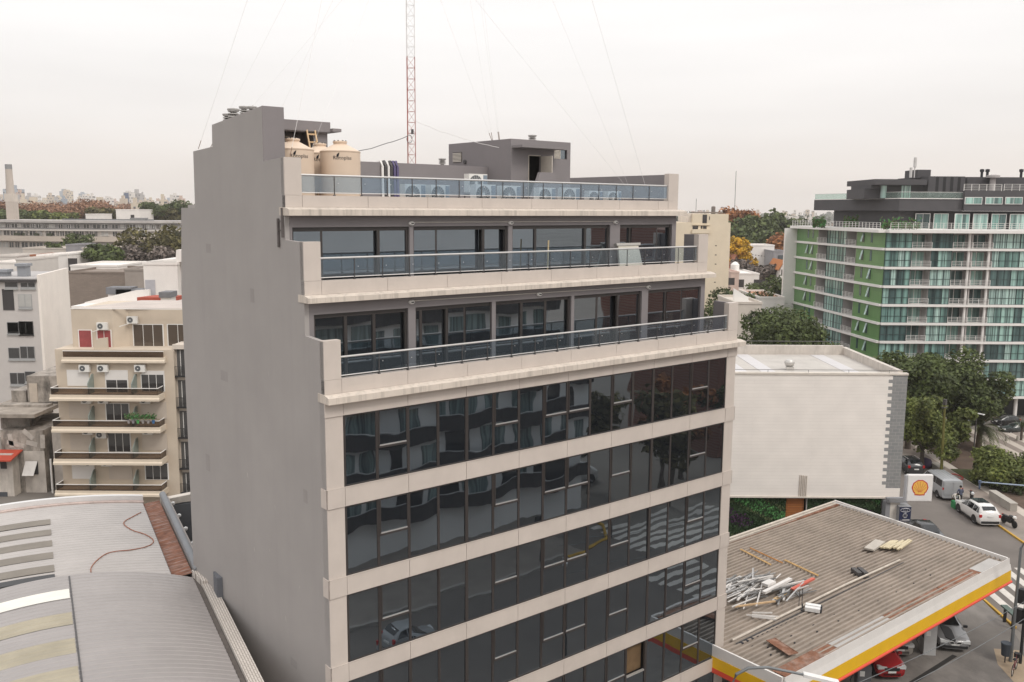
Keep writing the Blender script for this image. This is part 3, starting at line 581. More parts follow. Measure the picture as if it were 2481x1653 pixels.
# ================================================================ vehicles
TYRE=M('tyre',(.02,.02,.02),.9); RIM=M('rim',(.45,.45,.46),.35,metal=.7); CGL=glass('car_glass',(.012,.014,.016),1.6,.03,.0); PL=M('number_plate',(.75,.75,.73),.5)
TAIL=M('tail_lamp',(.45,.02,.02),.3); HEAD=M('head_lamp',(.65,.66,.66),.2,spec=.8); BLKP=M('black_plastic',(.025,.025,.027),.6)
def paint(name,col,rough=.25):
    def fn(nt,N,L,b):
        b.inputs['Base Color'].default_value=(*col,1); b.inputs['Roughness'].default_value=rough; b.inputs['Coat Weight'].default_value=.6; b.inputs['Coat Roughness'].default_value=.05
    return shade(name,fn)
def lerp_st(st,x):
    for a,b in zip(st[:-1],st[1:]):
        if a[0]<=x<=b[0]:
            t=(x-a[0])/(b[0]-a[0]); return [u+(v-u)*t for u,v in zip(a,b)]
    return st[-1] if x>st[-1][0] else st[0]
def car(name,label,loc,rz,st,pm,wx,wr,glz,rear='hatch',roof=None,zb=.22,group=None,lower=None,windows=True):
    """st: stations (x, half width, belt z, top half width, top z) from nose (+x) ... tail; glz: (windscreen base x, roof front x, roof rear x, rear glass base x, [pillars])"""
    o=thing(name,label,'car' if name!='van' else 'van',loc,rz,group)
    st=sorted(st); vs=[];fs=[]; n=14; rows=[]
    for (x,w,zbelt,wt,zt) in st:
        z2=zbelt+.02
        half=[(0,zb),(w*.86,zb),(w*.97,zb+.10),(w,zb+.28),(w,(zb+.28+zbelt)/2+.05),(w*.975,zbelt),(wt,max(zt-.07,zbelt+.005)),(wt*.82,zt-.005),(0,zt+.015)]
        ring=[(x,-y,z) for y,z in half]+[(x,y,z) for y,z in half[-2:0:-1]]
        rows.append(half); k=len(ring); vs+=ring
    for i in range(len(st)-1):
        for j in range(k): fs.append((i*k+j,i*k+(j+1)%k,(i+1)*k+(j+1)%k,(i+1)*k+j))
    fs+=[tuple(range(k)),tuple(range((len(st)-1)*k,len(st)*k))]
    b=MB(pm); b.add(vs,fs); b.build('body',o,smooth=True)
    def P(x,row,side):   # point on the greenhouse: row 0 belt .. 1 roof edge
        s=lerp_st(st,x); y=s[1]*.975+(s[3]-s[1]*.975)*row; z=s[2]+(max(s[4]-.07,s[2]+.005)-s[2])*row
        return Vector((x,side*(y+.012),z+.004))
    if windows:
        wb,rfr,rrr,rb,pil=glz; edges=[wb]+pil+[rb]
        for side in (-1,1):
            cuts=[wb-.10]+pil+[rb+.12]
            for a,c in zip(cuts[:-1],cuts[1:]):
                a2=a-.03; c2=c+.03
                ta=min(max(a2,rrr),rfr); tc_=min(max(c2,rrr),rfr)
                q=[P(a2,.12,side),P(ta-.03 if ta<a2 else ta,.9,side),P(tc_+.02 if tc_>c2 else tc_,.9,side),P(c2,.12,side)]
                b=MB(CGL); b.add(q,[(0,1,2,3)]); b.build('side_window',o)
        for (xa,xb,nm) in ((wb,rfr,'windscreen'),(rb,rrr,'rear_window')):
            if nm=='rear_window' and rear=='panel': continue
            sa=lerp_st(st,xa); sb=lerp_st(st,xb); dx=.05 if nm=='windscreen' else -.05
            za=sa[4]+.02; zb2=sb[4]
            def W_(t,f):
                x=xa+(xb-xa)*t; s=lerp_st(st,x); return Vector((x+dx*.5,f*s[3]*.84,s[4]+.022))
            b=MB(CGL); q=[W_(.1,-1),W_(.1,0),W_(.1,1),W_(.5,-1),W_(.5,0),W_(.5,1),W_(.93,-1),W_(.93,0),W_(.93,1)]
            b.add(q,[(0,1,4,3),(1,2,5,4),(3,4,7,6),(4,5,8,7)]); b.build(nm,o,smooth=True)
    w=max(s[1] for s in st)
    wp=None
    for x in wx:
        for side in (-1,1):
            if wp is None:
                t=MB(TYRE); t.lathe(0,0,[(wr*.62,-.10),(wr*.95,-.11),(wr,-.07),(wr,.07),(wr*.95,.11),(wr*.62,.10)],n=20)
                wo=t.build('wheel',o,(x,side*(w-.10),wr),smooth=True); wo.rotation_euler=(R(90),0,0); wp=wo
                r=MB(RIM); r.lathe(0,0,[(.001,.07),(wr*.22,.08)],n=12)
                r.lathe(0,0,[(wr*.54,.1),(wr*.63,.105),(wr*.63,.07),(wr*.54,.06)],n=20)
                for kk in range(5):
                    a=kk*2*math.pi/5; r.beam((.1*math.cos(a)*wr,.1*math.sin(a)*wr,.085),(wr*.58*math.cos(a),wr*.58*math.sin(a),.09),.06,.03)
                r.lathe(0,0,[(.001,-.07),(wr*.6,-.08),(wr*.62,-.1)],RIM,n=16)
                r.build('rim',wo)
            else: wo=dup(wp,o,(x,side*(w-.10),wr))
            wo.rotation_euler=(R(90 if side<0 else -90),0,0)
            a=MB(BLKP); pts=[]
            for kk in range(13):
                t=math.pi*kk/12; pts.append((x+(wr+.09)*math.cos(t),wr+(wr+.07)*math.sin(t)))
            pts=[(x+wr+.09,zb)]+pts+[(x-wr-.09,zb)]
            a.prism(pts,'y',side*(w-.25),side*(w+.006)); a.build('wheel_arch',o)
    return o
def lights(o,xf,xr,w,zh,zt,grille=True,plate=True,wide=.3,platez=.5):
    for s in (-1,1):
        b=MB(HEAD); b.prism([(s*(w-.05),zh-.10),(s*(w-.05),zh+.08),(s*(w-.25-wide),zh+.03),(s*(w-.25-wide),zh-.08)],'x',xf-.22,xf+.0); b.build('headlight',o)
        b=MB(TAIL); b.box(xr-.012,xr+.14,s*(w-.02),s*(w-.22),zt-.12,zt+.12); b.build('tail_light',o)
    if grille: b=MB(BLKP); b.box(xf-.1,xf+.025,-.42,.42,zh-.20,zh-.02); b.box(xf-.1,xf+.02,-.5,.5,.25,.42); b.build('grille',o)
    if plate:
        b=MB(PL); b.box(xf,xf+.04,-.22,.22,.44,.55); b.box(xr-.045,xr,-.22,.22,platez+.1,platez+.21); b.build('number_plate',o)
def mirrors(o,x,w,z,mat):
    for s in (-1,1):
        b=MB(mat); b.box(x-.06,x+.06,s*(w-.02),s*(w+.2),z,z+.14); b.build('wing_mirror',o)
SUV=[(2.30,.62,.62,.55,.70),(2.22,.80,.74,.70,.86),(1.95,.90,.90,.78,.98),(1.15,.93,.97,.80,1.06),(.55,.935,1.0,.66,1.42),(.15,.935,1.01,.66,1.63),(-.9,.935,1.03,.66,1.68),(-1.75,.93,1.04,.63,1.62),(-2.15,.90,1.05,.62,1.30),(-2.30,.84,.92,.72,.98),(-2.33,.80,.6,.76,.66)]
SED=[(2.40,.55,.50,.50,.58),(2.30,.80,.62,.70,.72),(1.95,.90,.76,.80,.84),(1.05,.92,.86,.80,.95),(.45,.92,.90,.62,1.28),(.0,.92,.91,.60,1.43),(-.8,.92,.92,.60,1.44),(-1.35,.92,.93,.62,1.24),(-1.75,.91,.93,.72,1.03),(-2.2,.88,.9,.76,.99),(-2.38,.78,.7,.7,.76)]
HAT=[(1.98,.55,.55,.50,.62),(1.88,.76,.68,.66,.80),(1.55,.83,.82,.74,.93),(1.05,.85,.90,.72,1.02),(.45,.855,.94,.60,1.36),(.05,.855,.95,.60,1.50),(-1.0,.855,.97,.60,1.50),(-1.5,.85,.97,.58,1.40),(-1.85,.82,.95,.62,1.1),(-1.96,.76,.8,.66,.86)]
VAN=[(2.50,.60,.70,.55,.80),(2.40,.84,.90,.76,1.02),(1.9,.95,1.08,.86,1.20),(1.35,.97,1.16,.80,1.75),(1.0,.97,1.18,.82,1.93),(-2.2,.97,1.18,.84,1.95),(-2.42,.96,1.16,.84,1.90),(-2.50,.94,1.1,.86,1.6),(-2.52,.93,.7,.88,.8)]
def on(x,y): return T(x,y,.012)
HA=ANG_A
WHT=paint('white_car_paint',(.74,.73,.71)); SIL=paint('silver_paint',(.36,.37,.38),.3); BLU=paint('dark_green_grey_paint',(.03,.04,.042)); REDP=paint('red_paint',(.35,.015,.02)); DRK=paint('dark_grey_paint',(.035,.036,.04)); BLKC=paint('black_paint',(.012,.012,.014)); SAL=paint('saloon_grey',(.22,.22,.225),.3); CHAMP=paint('champagne',(.30,.28,.25),.3)
# heading: cars along the avenue point away from the camera
def along(px,py,off=0): return on(px,py)
o=car('parked_car','white estate style SUV with dark glass roof parked at the kerb behind the van',on(64.95,7.65),HA,SUV,WHT,(1.42,-1.42),.36,(1.2,.2,-1.75,-2.12,[.05,-.95,-1.62])); lights(o,2.3,-2.3,.9,.8,.92,platez=.75); mirrors(o,.95,.93,1.0,WHT)
b=MB(CGL); b.box(-1.05,.25,-.5,.5,1.688,1.70); b.build('glass_roof',o); b=MB(BLKP); b.box(-2.36,-2.25,-.75,.75,.3,.5); b.box(-1.0,1.0,-.945,.945,.24,.34); b.build('bumper',o)
o=car('van','silver panel van with dark side window parked in front of the white SUV',on(69.4,13.0),HA,VAN,SIL,(1.6,-1.55),.34,(1.75,1.05,-2.2,-2.45,[.9,.0,-1.0]),rear='panel',zb=.28); lights(o,2.5,-2.5,.94,.85,1.15,platez=.7); mirrors(o,1.4,.97,1.15,SIL)
b=MB(paint('van_rear_silver',(.36,.37,.38),.35)); b.box(-2.55,-2.5,-.8,-.01,.62,1.8); b.box(-2.55,-2.5,.01,.8,.62,1.8); b.build('rear_door',o)
b=MB(M('roof_rib',(.45,.46,.47),.4)); 
for k in range(5): b.box(-2.1,.8,-.6+.3*k-.02,-.6+.3*k+.02,1.955,1.972)
b.build('roof_rib',o)
o=car('parked_car','dark grey car with silver roof bars half hidden behind the square sign',on(74.2,18.6),HA,HAT,DRK,(1.2,-1.2),.31,(1.0,.05,-1.3,-1.8,[.0,-.85])); lights(o,1.96,-1.96,.83,.75,.9); 
b=MB(ALU)
for s in (-1,1): b.tube([(.1,s*.58,1.53),(-1.2,s*.58,1.53)],.03)
b.build('roof_bar',o)
o=car('parked_car','dark green grey car parked across the square in front of the tyre shop',on(100.0,18.9),HA+R(98),SED,BLU,(1.4,-1.4),.32,(1.0,.1,-.95,-1.7,[.0,-.85])); lights(o,2.4,-2.38,.88,.68,.85); o.scale=(.8,.8,.8)
o=car('parked_car','pale silver car behind the palm fronds across the square',on(99.2,24.2),HA+R(96),SED,SIL,(1.4,-1.4),.32,(1.0,.1,-.95,-1.7,[.0,-.85])); lights(o,2.4,-2.38,.88,.68,.85); o.scale=(.8,.8,.8)
o=car('parked_car','black car parked in the shade beside the silver one across the square',on(103.0,21.4),HA+R(96),HAT,BLKC,(1.2,-1.2),.31,(1.0,.05,-1.3,-1.8,[.0,-.85])); lights(o,1.96,-1.96,.83,.75,.9); o.scale=(.8,.8,.8)
Cn=TH+R(-75)
o=car('parked_car','grey and black saloon with a twin oval grille at the fuel pump under the canopy',T(41.0,-1.1,.115),TH+R(-138),SED,SAL,(1.4,-1.4),.33,(1.0,.1,-.95,-1.7,[.0,-.85])); lights(o,2.38,-2.38,.88,.66,.85,grille=False); mirrors(o,.85,.9,.92,BLKP)
b=MB(BLKP); b.prism([(.6,-.5),(2.0,-.5),(2.25,-.1),(2.2,.0),(1.2,.05),(.9,-.05)],'z',.86,.985); q=b.build('bonnet_stripe',o); q.rotation_euler=(0,R(9),0); q.location=(.05,0,.16)
b=MB(ALU)
for s in (-1,1): b.tube([(2.42,s*.2+.15*math.cos(t*math.pi/6),.60+.085*math.sin(t*math.pi/6)) for t in range(13)],.02,ALU,n=6,cap=False); b.box(2.36,2.42,s*.2-.12,s*.2+.12,.54,.66,BLKP)
b.box(2.2,2.43,-.7,.7,.28,.42,BLKP); b.build('grille',o)
o=car('parked_car','champagne silver hatchback at the pump between the saloon and the red car',T(37.3,.45,.115),TH+R(-131),HAT,CHAMP,(1.2,-1.2),.31,(1.0,.05,-1.3,-1.8,[.0,-.85])); lights(o,1.96,-1.96,.83,.75,.9)
o=car('parked_car','bright red hatchback standing beside the dark fuel pump',T(34.4,-.5,.115),TH+R(-128),HAT,REDP,(1.2,-1.2),.31,(1.0,.05,-1.3,-1.8,[.0,-.85])); lights(o,1.96,-1.96,.83,.75,.9); mirrors(o,.75,.84,.95,REDP)
o=car('parked_car','dark car under the left edge of the canopy beside the tower',T(22.6,-1.2,.115),TH+R(-60),HAT,BLKC,(1.2,-1.2),.31,(1.0,.05,-1.3,-1.8,[.0,-.85])); lights(o,1.96,-1.96,.83,.75,.9)
o=car('parked_car','grey car with black roof edge beside the blue sign box',on(56.2,7.6),HA+R(180),SED,DRK,(1.4,-1.4),.32,(1.0,.1,-.95,-1.7,[.0,-.85])); lights(o,2.4,-2.38,.88,.68,.85)
b=MB(M('grey_bonnet',(.25,.25,.25),.4)); b.box(1.0,2.1,-.6,.6,.94,.955); b.build('bonnet',o)
# motorcycles
def moto(label,loc,rz,helmet=False):
    o=thing('motorcycle',label,'motorcycle',loc,rz,None)
    for x in (.65,-.65):
        b=MB(TYRE); b.lathe(0,0,[(.22,-.05),(.29,-.055),(.31,0),(.29,.055),(.22,.05)],n=18); w_=b.build('wheel',o,(x,0,.31),smooth=True); w_.rotation_euler=(R(90),0,0)
        b=MB(RIM); b.lathe(0,0,[(.001,-.03),(.06,-.04),(.06,.04),(.001,.03)],n=10)
        for k in range(5): a=k*1.257; b.beam((0,0,0),(.23*math.cos(a),.23*math.sin(a),0),.03,.02)
        b.build('rim',w_)
    b=MB(BLKP); b.prism([(-.3,.3),(.25,.28),(.4,.6),(.3,.8),(-.1,.72),(-.35,.6)],'y',-.12,.12); b.beam((.45,0,.85),(.68,0,.31),.06,.06); b.beam((-.2,.0,.4),(-.65,0,.31),.16,.05); b.prism([(-.75,.62),(.05,.68),(.05,.76),(-.85,.74)],'y',-.11,.11); b.build('frame',o)
    b=MB(BLKC); b.lathe(0,0,[(.02,-.25),(.14,-.15),(.16,.05),(.10,.22),(.02,.26)],n=14); t=b.build('fuel_tank',o,(.2,0,.82),smooth=True); t.rotation_euler=(0,R(90),0); t.scale=(1,1,.9)
    b=MB(STEEL); b.tube([(.35,-.36,1.02),(.45,-.2,1.0),(.48,0,.95),(.45,.2,1.0),(.35,.36,1.02)],.018); b.build('handlebar',o,smooth=True)
    b=MB(LAMPW if helmet else HEAD); b.lathe(0,0,[(.02,-.12),(.13,-.06),(.15,.06),(.1,.16),(.02,.18)],n=14); t=b.build('headlamp_fairing',o,(.58,0,.88),smooth=True); t.rotation_euler=(0,R(90),0)
    b=MB(TAIL); b.box(-.9,-.84,-.07,.07,.66,.76); b.build('tail_light',o)
    return o
moto('black motorcycle with a white front fairing parked on the pavement behind the SUV',T(64.8,4.95,.13),HA+R(205)+R(-15),True)
moto('dark motorcycle parked on the pavement beside the silver van',T(68.9,9.9,.13),HA+R(180)+R(-20))
# bicycle by the lamp posts
o=thing('bicycle','old bicycle with a basket leaning at the foot of the lamp posts','bicycle',T(39.55,-5.9,.11),TH+R(12))
for x in (-.52,.52):
    b=MB(TYRE); b.tube([(.33*math.cos(t*R(15)),0,.33*math.sin(t*R(15))) for t in range(25)],.02,n=6,cap=False); w_=b.build('wheel',o,(x,0,.34),smooth=True)
    b=MB(MW2); 
    for k in range(10): b.beam((0,0,0),(.32*math.cos(k*.628),0,.32*math.sin(k*.628)),.006,.006)
    b.build('spokes',w_)
b=MB(M('bike_red',(.18,.04,.05),.5)); 
for p,q in (((-.52,0,.34),(-.1,0,.3)),((-.1,0,.3),(-.22,0,.85)),((-.22,0,.75),(.35,0,.8)),((-.1,0,.3),(.38,0,.7)),((.52,0,.34),(.33,0,.95)),((-.52,0,.34),(-.2,0,.75))): b.tube([p,q],.018,n=6)
b.build('frame',o,smooth=True)
b=MB(BLKP); b.box(-.34,-.1,-.07,.07,.86,.92); b.build('saddle',o)
b=MB(STEEL); b.tube([(.3,-.28,1.02),(.36,0,.98),(.3,.28,1.02)],.015); b.build('handlebar',o)
b=MB(BLKP); b.box(.42,.7,-.16,.16,.72,.95); b.build('basket',o)
# street furniture near the corner
POLE=M('galvanised_pole',(.19,.20,.205),.5,.1,2,metal=.3)
o=thing('street_lamp','tall grey lamp post at the street corner by the crossing','street lamp',T(40.75,-5.2,.1),TH)
b=MB(POLE); b.tube([(0,0,0),(0,0,3),(0.02,0,6.9),(.35,-.2,7.5),(1.4,-.8,7.8)],[.11,.09,.075,.06,.045],n=10); b.build('pole',o,smooth=True)
b=MB(LAMPW); b.box(1.3,2.0,-1.0,-.75,7.75,7.9); b.build('lamp_head',o)
o=thing('traffic_light','black traffic light post with curved arm beside the lamp post','traffic light',T(40.95,-5.65,.1),TH)
b=MB(BLKP); b.tube([(0,0,0),(0,0,5.3),(.2,-.1,5.9),(.8,-.4,6.2),(2.6,-1.2,6.3)],[.09,.08,.07,.06,.05],n=10); b.tube([(0,0,5.3),(0,0,6.6)],.03,n=6); b.build('pole',o,smooth=True)
for z,a in ((3.6,.2),(2.4,1.0)):
    b=MB(BLKP); b.box(-.17,.17,.1,.4,z,z+.85); 
    for k in range(3): b.lathe(-.0,.25,[(.001,z+.12+.28*k),(.12,z+.12+.28*k),(.13,z+.2+.28*k)],n=10)
    b.build('signal_head',o)
o=thing('litter_bin','dark blue litter bin fixed beside the lamp post foot','litter bin',T(40.35,-5.05,.1),TH); b=MB(M('bin_blue',(.05,.06,.075),.6)); b.lathe(0,0,[(.22,.45),(.27,1.15),(.3,1.18),(.28,1.22),(.2,1.2)],n=16); b.build('bucket',o,smooth=True); b=MB(STEEL); b.tube([(0,0,0),(0,0,.46)],.04); b.build('post',o)
o=thing('street_bench','small dark green leaning bench beside the yellow kerb','bench',T(45.5,-3.1,.1),ANG_A); b=MB(M('bench_green',(.10,.14,.12),.6)); b.box(-.75,.75,-.2,.2,.95,1.05); b.build('seat',o)
for s in (-.5,.5): b=MB(BLKP); b.box(s-.06,s+.06,-.08,.08,0,.95); b.build('leg',o)
p=T(15.6,-6.2,0); 
o=thing('street_lamp','grey lamp post with a curved arm in front of the canopy corner','street lamp',T(14.9,-4.9,.1),TH)
b=MB(POLE); ax=T(16.9,-7.1)-T(14.9,-4.9); l0=Matrix.Rotation(-TH,3,'Z')@ax
b.tube([(0,0,0),(0,0,7.3),(l0.x*.05,l0.y*.05,7.75),(l0.x*.2,l0.y*.2,8.05),(l0.x*.45,l0.y*.45,8.15),(l0.x*.95,l0.y*.95,7.95)],[.1,.075,.065,.06,.055,.05],n=10); b.build('pole',o,smooth=True)
b=MB(LAMPW); b.beam((l0.x*.9,l0.y*.9,7.98),(l0.x*1.35,l0.y*1.35,7.75),.28,.12); b.build('lamp_head',o)
# cables over the street in front of the canopy
for (A,B,h0,h1,l) in ((T(17.5,-7.5),T(43.5,-8.2),7.2,6.8,'thin overhead cable above the canopy front, nearest the fascia'),(T(18.5,-9.5),T(44.5,-9.3),7.8,7.6,'thin overhead cable above the forecourt, furthest from the fascia')):
    loose((A.x,A.y,h0),(B.x,B.y,h1),.5,.014,l,'overhead_cable',mat=POLE,jit=0)
# square: poles, planters, bollards
o=thing('utility_pole','leaning green timber utility pole at the edge of the square','utility pole',T(74.1,15.2,.12),TH); b=MB(M('green_timber',(.13,.12,.03),.85,.2,1)); b.tube([(0,0,0),(.15,.25,7.6)],[.15,.11],n=10); b.build('pole',o,smooth=True)
b=MB(STEEL); b.box(-.2,.5,.1,.4,6.9,7.0); b.box(.0,.3,.1,.4,7.2,7.75); b.build('crossarm',o)
o=thing('utility_pole','pale concrete utility pole rising between the dark trees','utility pole',T(97,32,.1),TH); b=MB(M('pale_concrete',(.45,.42,.38),.9)); b.tube([(0,0,0),(0,0,9.0)],[.17,.11],n=8); b.build('pole',o); b=MB(ACW); b.box(-.2,.2,-.2,.2,5.2,6.2); b.build('box',o)
o=thing('street_lamp','double headed white lamp on a dark post beside the palm','street lamp',T(84.7,16.9,.12),HA+R(30)); b=MB(STEEL); b.tube([(0,0,0),(0,0,4.6)],.07,n=8); b.build('pole',o)
for s in (-1,1): b=MB(LAMPW); b.box(s*.1,s*.85,-.16,.16,4.62,4.70); b.build('lamp_head',o)
CO=M('planter_concrete',(.40,.37,.33),.9,.1,.8)
for i,(u0,u1) in enumerate(((49.6,51.5),(51.55,53.4))):
    b=MB(CO); q=A2((u0+u1)/2,48.3); b.box(-(u1-u0)/2,(u1-u0)/2,-.3,.3,0,.62); b.box(-(u1-u0)/2-.02,(u1-u0)/2+.02,-.33,.33,.62,.72); tag(b.build('planter_wall',None,(q.x,q.y,.12),HA),('concrete planter block nearer the white SUV, below the bushes','concrete planter block nearer the van, below the bushes')[i],'planter')
b=MB(CO); b.box(-.9,.9,-.3,.3,0,.45); b.box(-.95,.95,-.35,.35,.45,.55); q=T(76.2,16.6); tag(b.build('stone_bench',None,(q.x,q.y,.16),HA),'low stone bench beside the leaning green pole','bench')
for i,(x,y) in enumerate(((94.2,17.5),(95.2,16.7))):
    b=MB(CO); b.lathe(0,0,[(.16,0),(.16,.6),(.12,.72),(.001,.75)],n=12); q=T(x,y); tag(b.build('bollard',None,(q.x,q.y,.0),smooth=True),'short pale concrete bollard at the far side of the square','bollard','bollards at the far road')
o=tag(MB(M('red_plastic',(.5,.06,.05),.6)).tube([(.9*math.cos(t*.5236),.45*math.sin(t*.5236),.06) for t in range(13)],.05,n=6).build('oval_mat',None,T(75.3,14.2,.13),HA,smooth=True),'red and white oval ring lying on the paving of the square','ring')
b=MB(M('purple_cloth',(.05,.035,.07),.9)); b.lathe(0,0,[(.7,0),(.8,.3),(.6,.8),(.2,1.0)],n=14); q=T(76.0,18.0); o=b.build('bundle',None,(q.x,q.y,.16),smooth=True); o.scale=(1.3,.8,1); tag(o,'dark purple heap of covered belongings under the tree','bundle')
# people beside the van
SKIN=M('skin',(.38,.22,.15),.6)
def person(label,loc,rz,J,shirt,trs,hair=(.02,.015,.012)):
    """J: joint dict in metres; the body is one skinned surface"""
    names=['pel','chest','neck','head','ls','le','lh','rs','re','rh','lhip','lk','lf','lt','rhip','rk','rf','rt']
    rad={'pel':.15,'chest':.16,'neck':.06,'head':.1,'ls':.07,'le':.05,'lh':.045,'rs':.07,'re':.05,'rh':.045,'lhip':.1,'lk':.07,'lf':.05,'lt':.04,'rhip':.1,'rk':.07,'rf':.05,'rt':.04}
    E=[('pel','chest'),('chest','neck'),('neck','head'),('chest','ls'),('ls','le'),('le','lh'),('chest','rs'),('rs','re'),('re','rh'),('pel','lhip'),('lhip','lk'),('lk','lf'),('lf','lt'),('pel','rhip'),('rhip','rk'),('rk','rf'),('rf','rt')]
    me=bpy.data.meshes.new('body'); me.from_pydata([J[n] for n in names],[(names.index(a),names.index(b)) for a,b in E],[])
    o=bpy.data.objects.new('person',me); scene.collection.objects.link(o)
    m=o.modifiers.new('s','SKIN'); 
    for i,n in enumerate(names): v=me.skin_vertices[0].data[i]; v.radius=(rad[n],rad[n]*.85); v.use_root=(n=='pel')
    o.modifiers.new('d','SUBSURF').levels=2; o.modifiers['d'].render_levels=2
    dg=bpy.context.evaluated_depsgraph_get(); m2=bpy.data.meshes.new_from_object(o.evaluated_get(dg)); o.modifiers.clear(); o.data=m2
    m2.materials.clear()
    for c in (SKIN,shirt,trs): m2.materials.append(c)
    pel=Vector(J['pel']); ch=Vector(J['neck']); hd=Vector(J['head'])
    up=(ch-pel).normalized(); Lh=(ch-pel).length
    for p in m2.polygons:
        c=p.center; t=(c-pel).dot(up)/Lh; p.use_smooth=True
        hand=min((c-Vector(J['lh'])).length,(c-Vector(J['rh'])).length)<.14; foot=c.z<.06
        p.material_index=0 if (hand or (c-hd).length<.13 or ((c-ch).length<.09)) else (2 if t<.0 or (c-Vector(J['lk'])).length<.3 or (c-Vector(J['rk'])).length<.3 or c.z<.3 else 1)
    o.location=loc; o.rotation_euler=(0,0,rz); tag(o,label,'person')
    b=MB(M('dark_hair',hair,.8)); b.lathe(0,0,[(.10,-.02),(.115,.04),(.10,.1),(.05,.14),(.001,.145)],n=14); b.build('hair',o,J['head'],smooth=True)
    return o
stand={'pel':(0,0,.95),'chest':(0.02,0,1.3),'neck':(.03,0,1.5),'head':(.05,0,1.63),'ls':(.02,.19,1.42),'le':(.06,.26,1.15),'lh':(.25,.2,1.0),'rs':(.02,-.19,1.42),'re':(.06,-.26,1.15),'rh':(.25,-.2,1.0),'lhip':(0,.1,.9),'lk':(.03,.11,.5),'lf':(0,.11,.08),'lt':(.16,.12,.04),'rhip':(0,-.1,.9),'rk':(.03,-.11,.5),'rf':(0,-.11,.08),'rt':(.16,-.12,.04)}
bend={'pel':(-.1,0,.92),'chest':(.25,0,1.12),'neck':(.42,0,1.2),'head':(.54,0,1.2),'ls':(.33,.19,1.15),'le':(.45,.22,.9),'lh':(.55,.18,.68),'rs':(.33,-.19,1.15),'re':(.45,-.22,.9),'rh':(.55,-.18,.68),'lhip':(-.1,.1,.88),'lk':(.08,.12,.5),'lf':(-.1,.12,.08),'lt':(.06,.13,.04),'rhip':(-.1,-.1,.88),'rk':(.05,-.12,.5),'rf':(-.15,-.12,.08),'rt':(.01,-.13,.04)}
person('person in a grey blue shirt standing at the open back of the silver van',T(67.35,10.2,.012),HA,stand,M('blue_grey_shirt',(.09,.10,.15),.9),M('dark_trousers',(.05,.045,.05),.9))
person('person in a white shirt bending over a green crate behind the van',T(66.6,10.4,.012),HA+R(190),bend,M('white_shirt',(.72,.68,.62),.9),M('brown_trousers',(.10,.06,.045),.9))
b=MB(M('crate_green',(.02,.22,.07),.6)); 
for k in range(3): b.box(-.38,.38,-.28,.28,.02+.2*k,.19+.2*k)
b.box(-.36,.36,-.26,.26,.6,.64); tag(b.build('crate_stack',None,T(66.1,9.95,.012),HA),'bright green plastic crates stacked on the road in front of the bending person','crates')
# ================================================================ right side: white hall, sign, green building, cream tower
def q6(x,y): return 1650+x*.35302,360+y*.35302
def q7(x,y): return 1740+x*.31885,800+y*.31885
def qs6(x,y): return 2090+x*.08929,1180+y*.08929
def qa(x,y): return 1650+x*.20408,440+y*.20408
WBR=brick('white_painted_block',(.86,.805,.75),(.845,.79,.735),(.77,.715,.66),1,9,.26,.010,'xz',.8,.25)
GBR=brick('grey_block',(.27,.27,.265),(.23,.235,.235),(.33,.32,.31),1,.5,.26,.02,'xz',.9,.4)
CREAMT=M('cream_coping',(.66,.60,.53),.8,.1,1,streak=.3,sdark=.6,stretch=(2,2,.5))
hall=thing('white_hall','blank white painted hall with flat roof behind the filling station','building',(0,66,0),0)
HX=29.36
b=MB(WBR); b.box(-6,HX-1.55,0,.3,4.62,13.95); b.build('wall',hall)
b=MB(GBR); n=int((13.7-5.35)/.26)
b.box(HX-1.1,HX,-.001,.3,5.3,13.95)
for k in range(n+1):
    if k%2: b.box(HX-1.40,HX-1.1,-.001,.3,5.3+.26*k,5.3+.26*(k+1))
    else: b.box(HX-1.40,HX-1.1,.0,.3,5.3+.26*k,5.3+.26*(k+1),WBR)
b.box(HX-1.55,HX-1.4,0,.3,4.62,13.95,WBR); b.box(HX-1.4,HX,0,.3,4.62,5.3,WBR); b.build('quoin_wall',hall)
b=MB(CREAMT); b.box(-6,HX+.03,-.06,.34,13.952,14.1); b.box(-6,HX+.02,-.08,.2,4.5,4.62); b.build('coping',hall)
b=MB(M('hall_side_render',(.55,.50,.45),.85,.1,1,streak=.5,sdark=.5,stretch=(2,2,.4))); b.box(HX-.6,HX-.25,.345,12,0,14.25); b.box(-6,HX-.6,11.6,12,0,14.4); b.box(-6,HX-1.2,3,3.2,0,4.5,DARKG); b.build('side_wall',hall)
RFM=M('hall_roof_sheet',(.47,.44,.405),.8,.1,.6,streak=.3,sdark=.75,stretch=(4,.4,1))
b=MB(RFM); b.box(-6,HX-.6,.345,11.6,13.3,13.62); b.build('roof',hall)
SKL=M('translucent_sheet',(.55,.53,.53),.5,.05,1)
for x in (17.1,19.3,25.8):
    b=MB(SKL); b.prism([(x,.5),(x+1.1,.5),(x+1.1,11.3),(x,11.3)],'z',13.622,13.65); b.build('skylight_strip',hall)
b=MB(STEEL); b.tube([(-6,.1,14.3),(HX,.1,14.3)],.02); 
for x in range(-5,29,3): b.tube([(x,.1,14.1),(x,.1,14.3)],.015)
b.tube([(-6,11.8,14.75),(HX-.5,11.8,14.75)],.03); b.build('roof_rail',hall)
o=thing('roof_ventilator','round turbine ventilator on the roof of the white hall','ventilator',(21.75,69.9,13.62),0)
b=MB(M('galvanised_pale',(.55,.53,.5),.4,.1,3,metal=.4)); b.prism([(-.3,-.3),(.3,-.3),(.22,.22),(-.22,.22)],'z',0,.28); b.build('base',o)
b=MB(M('galvanised_pale',(.55,.53,.5))); b.lathe(0,0,[(.2,.28),(.3,.34),(.38,.5),(.38,.66),(.28,.8),(.05,.86)],n=22)
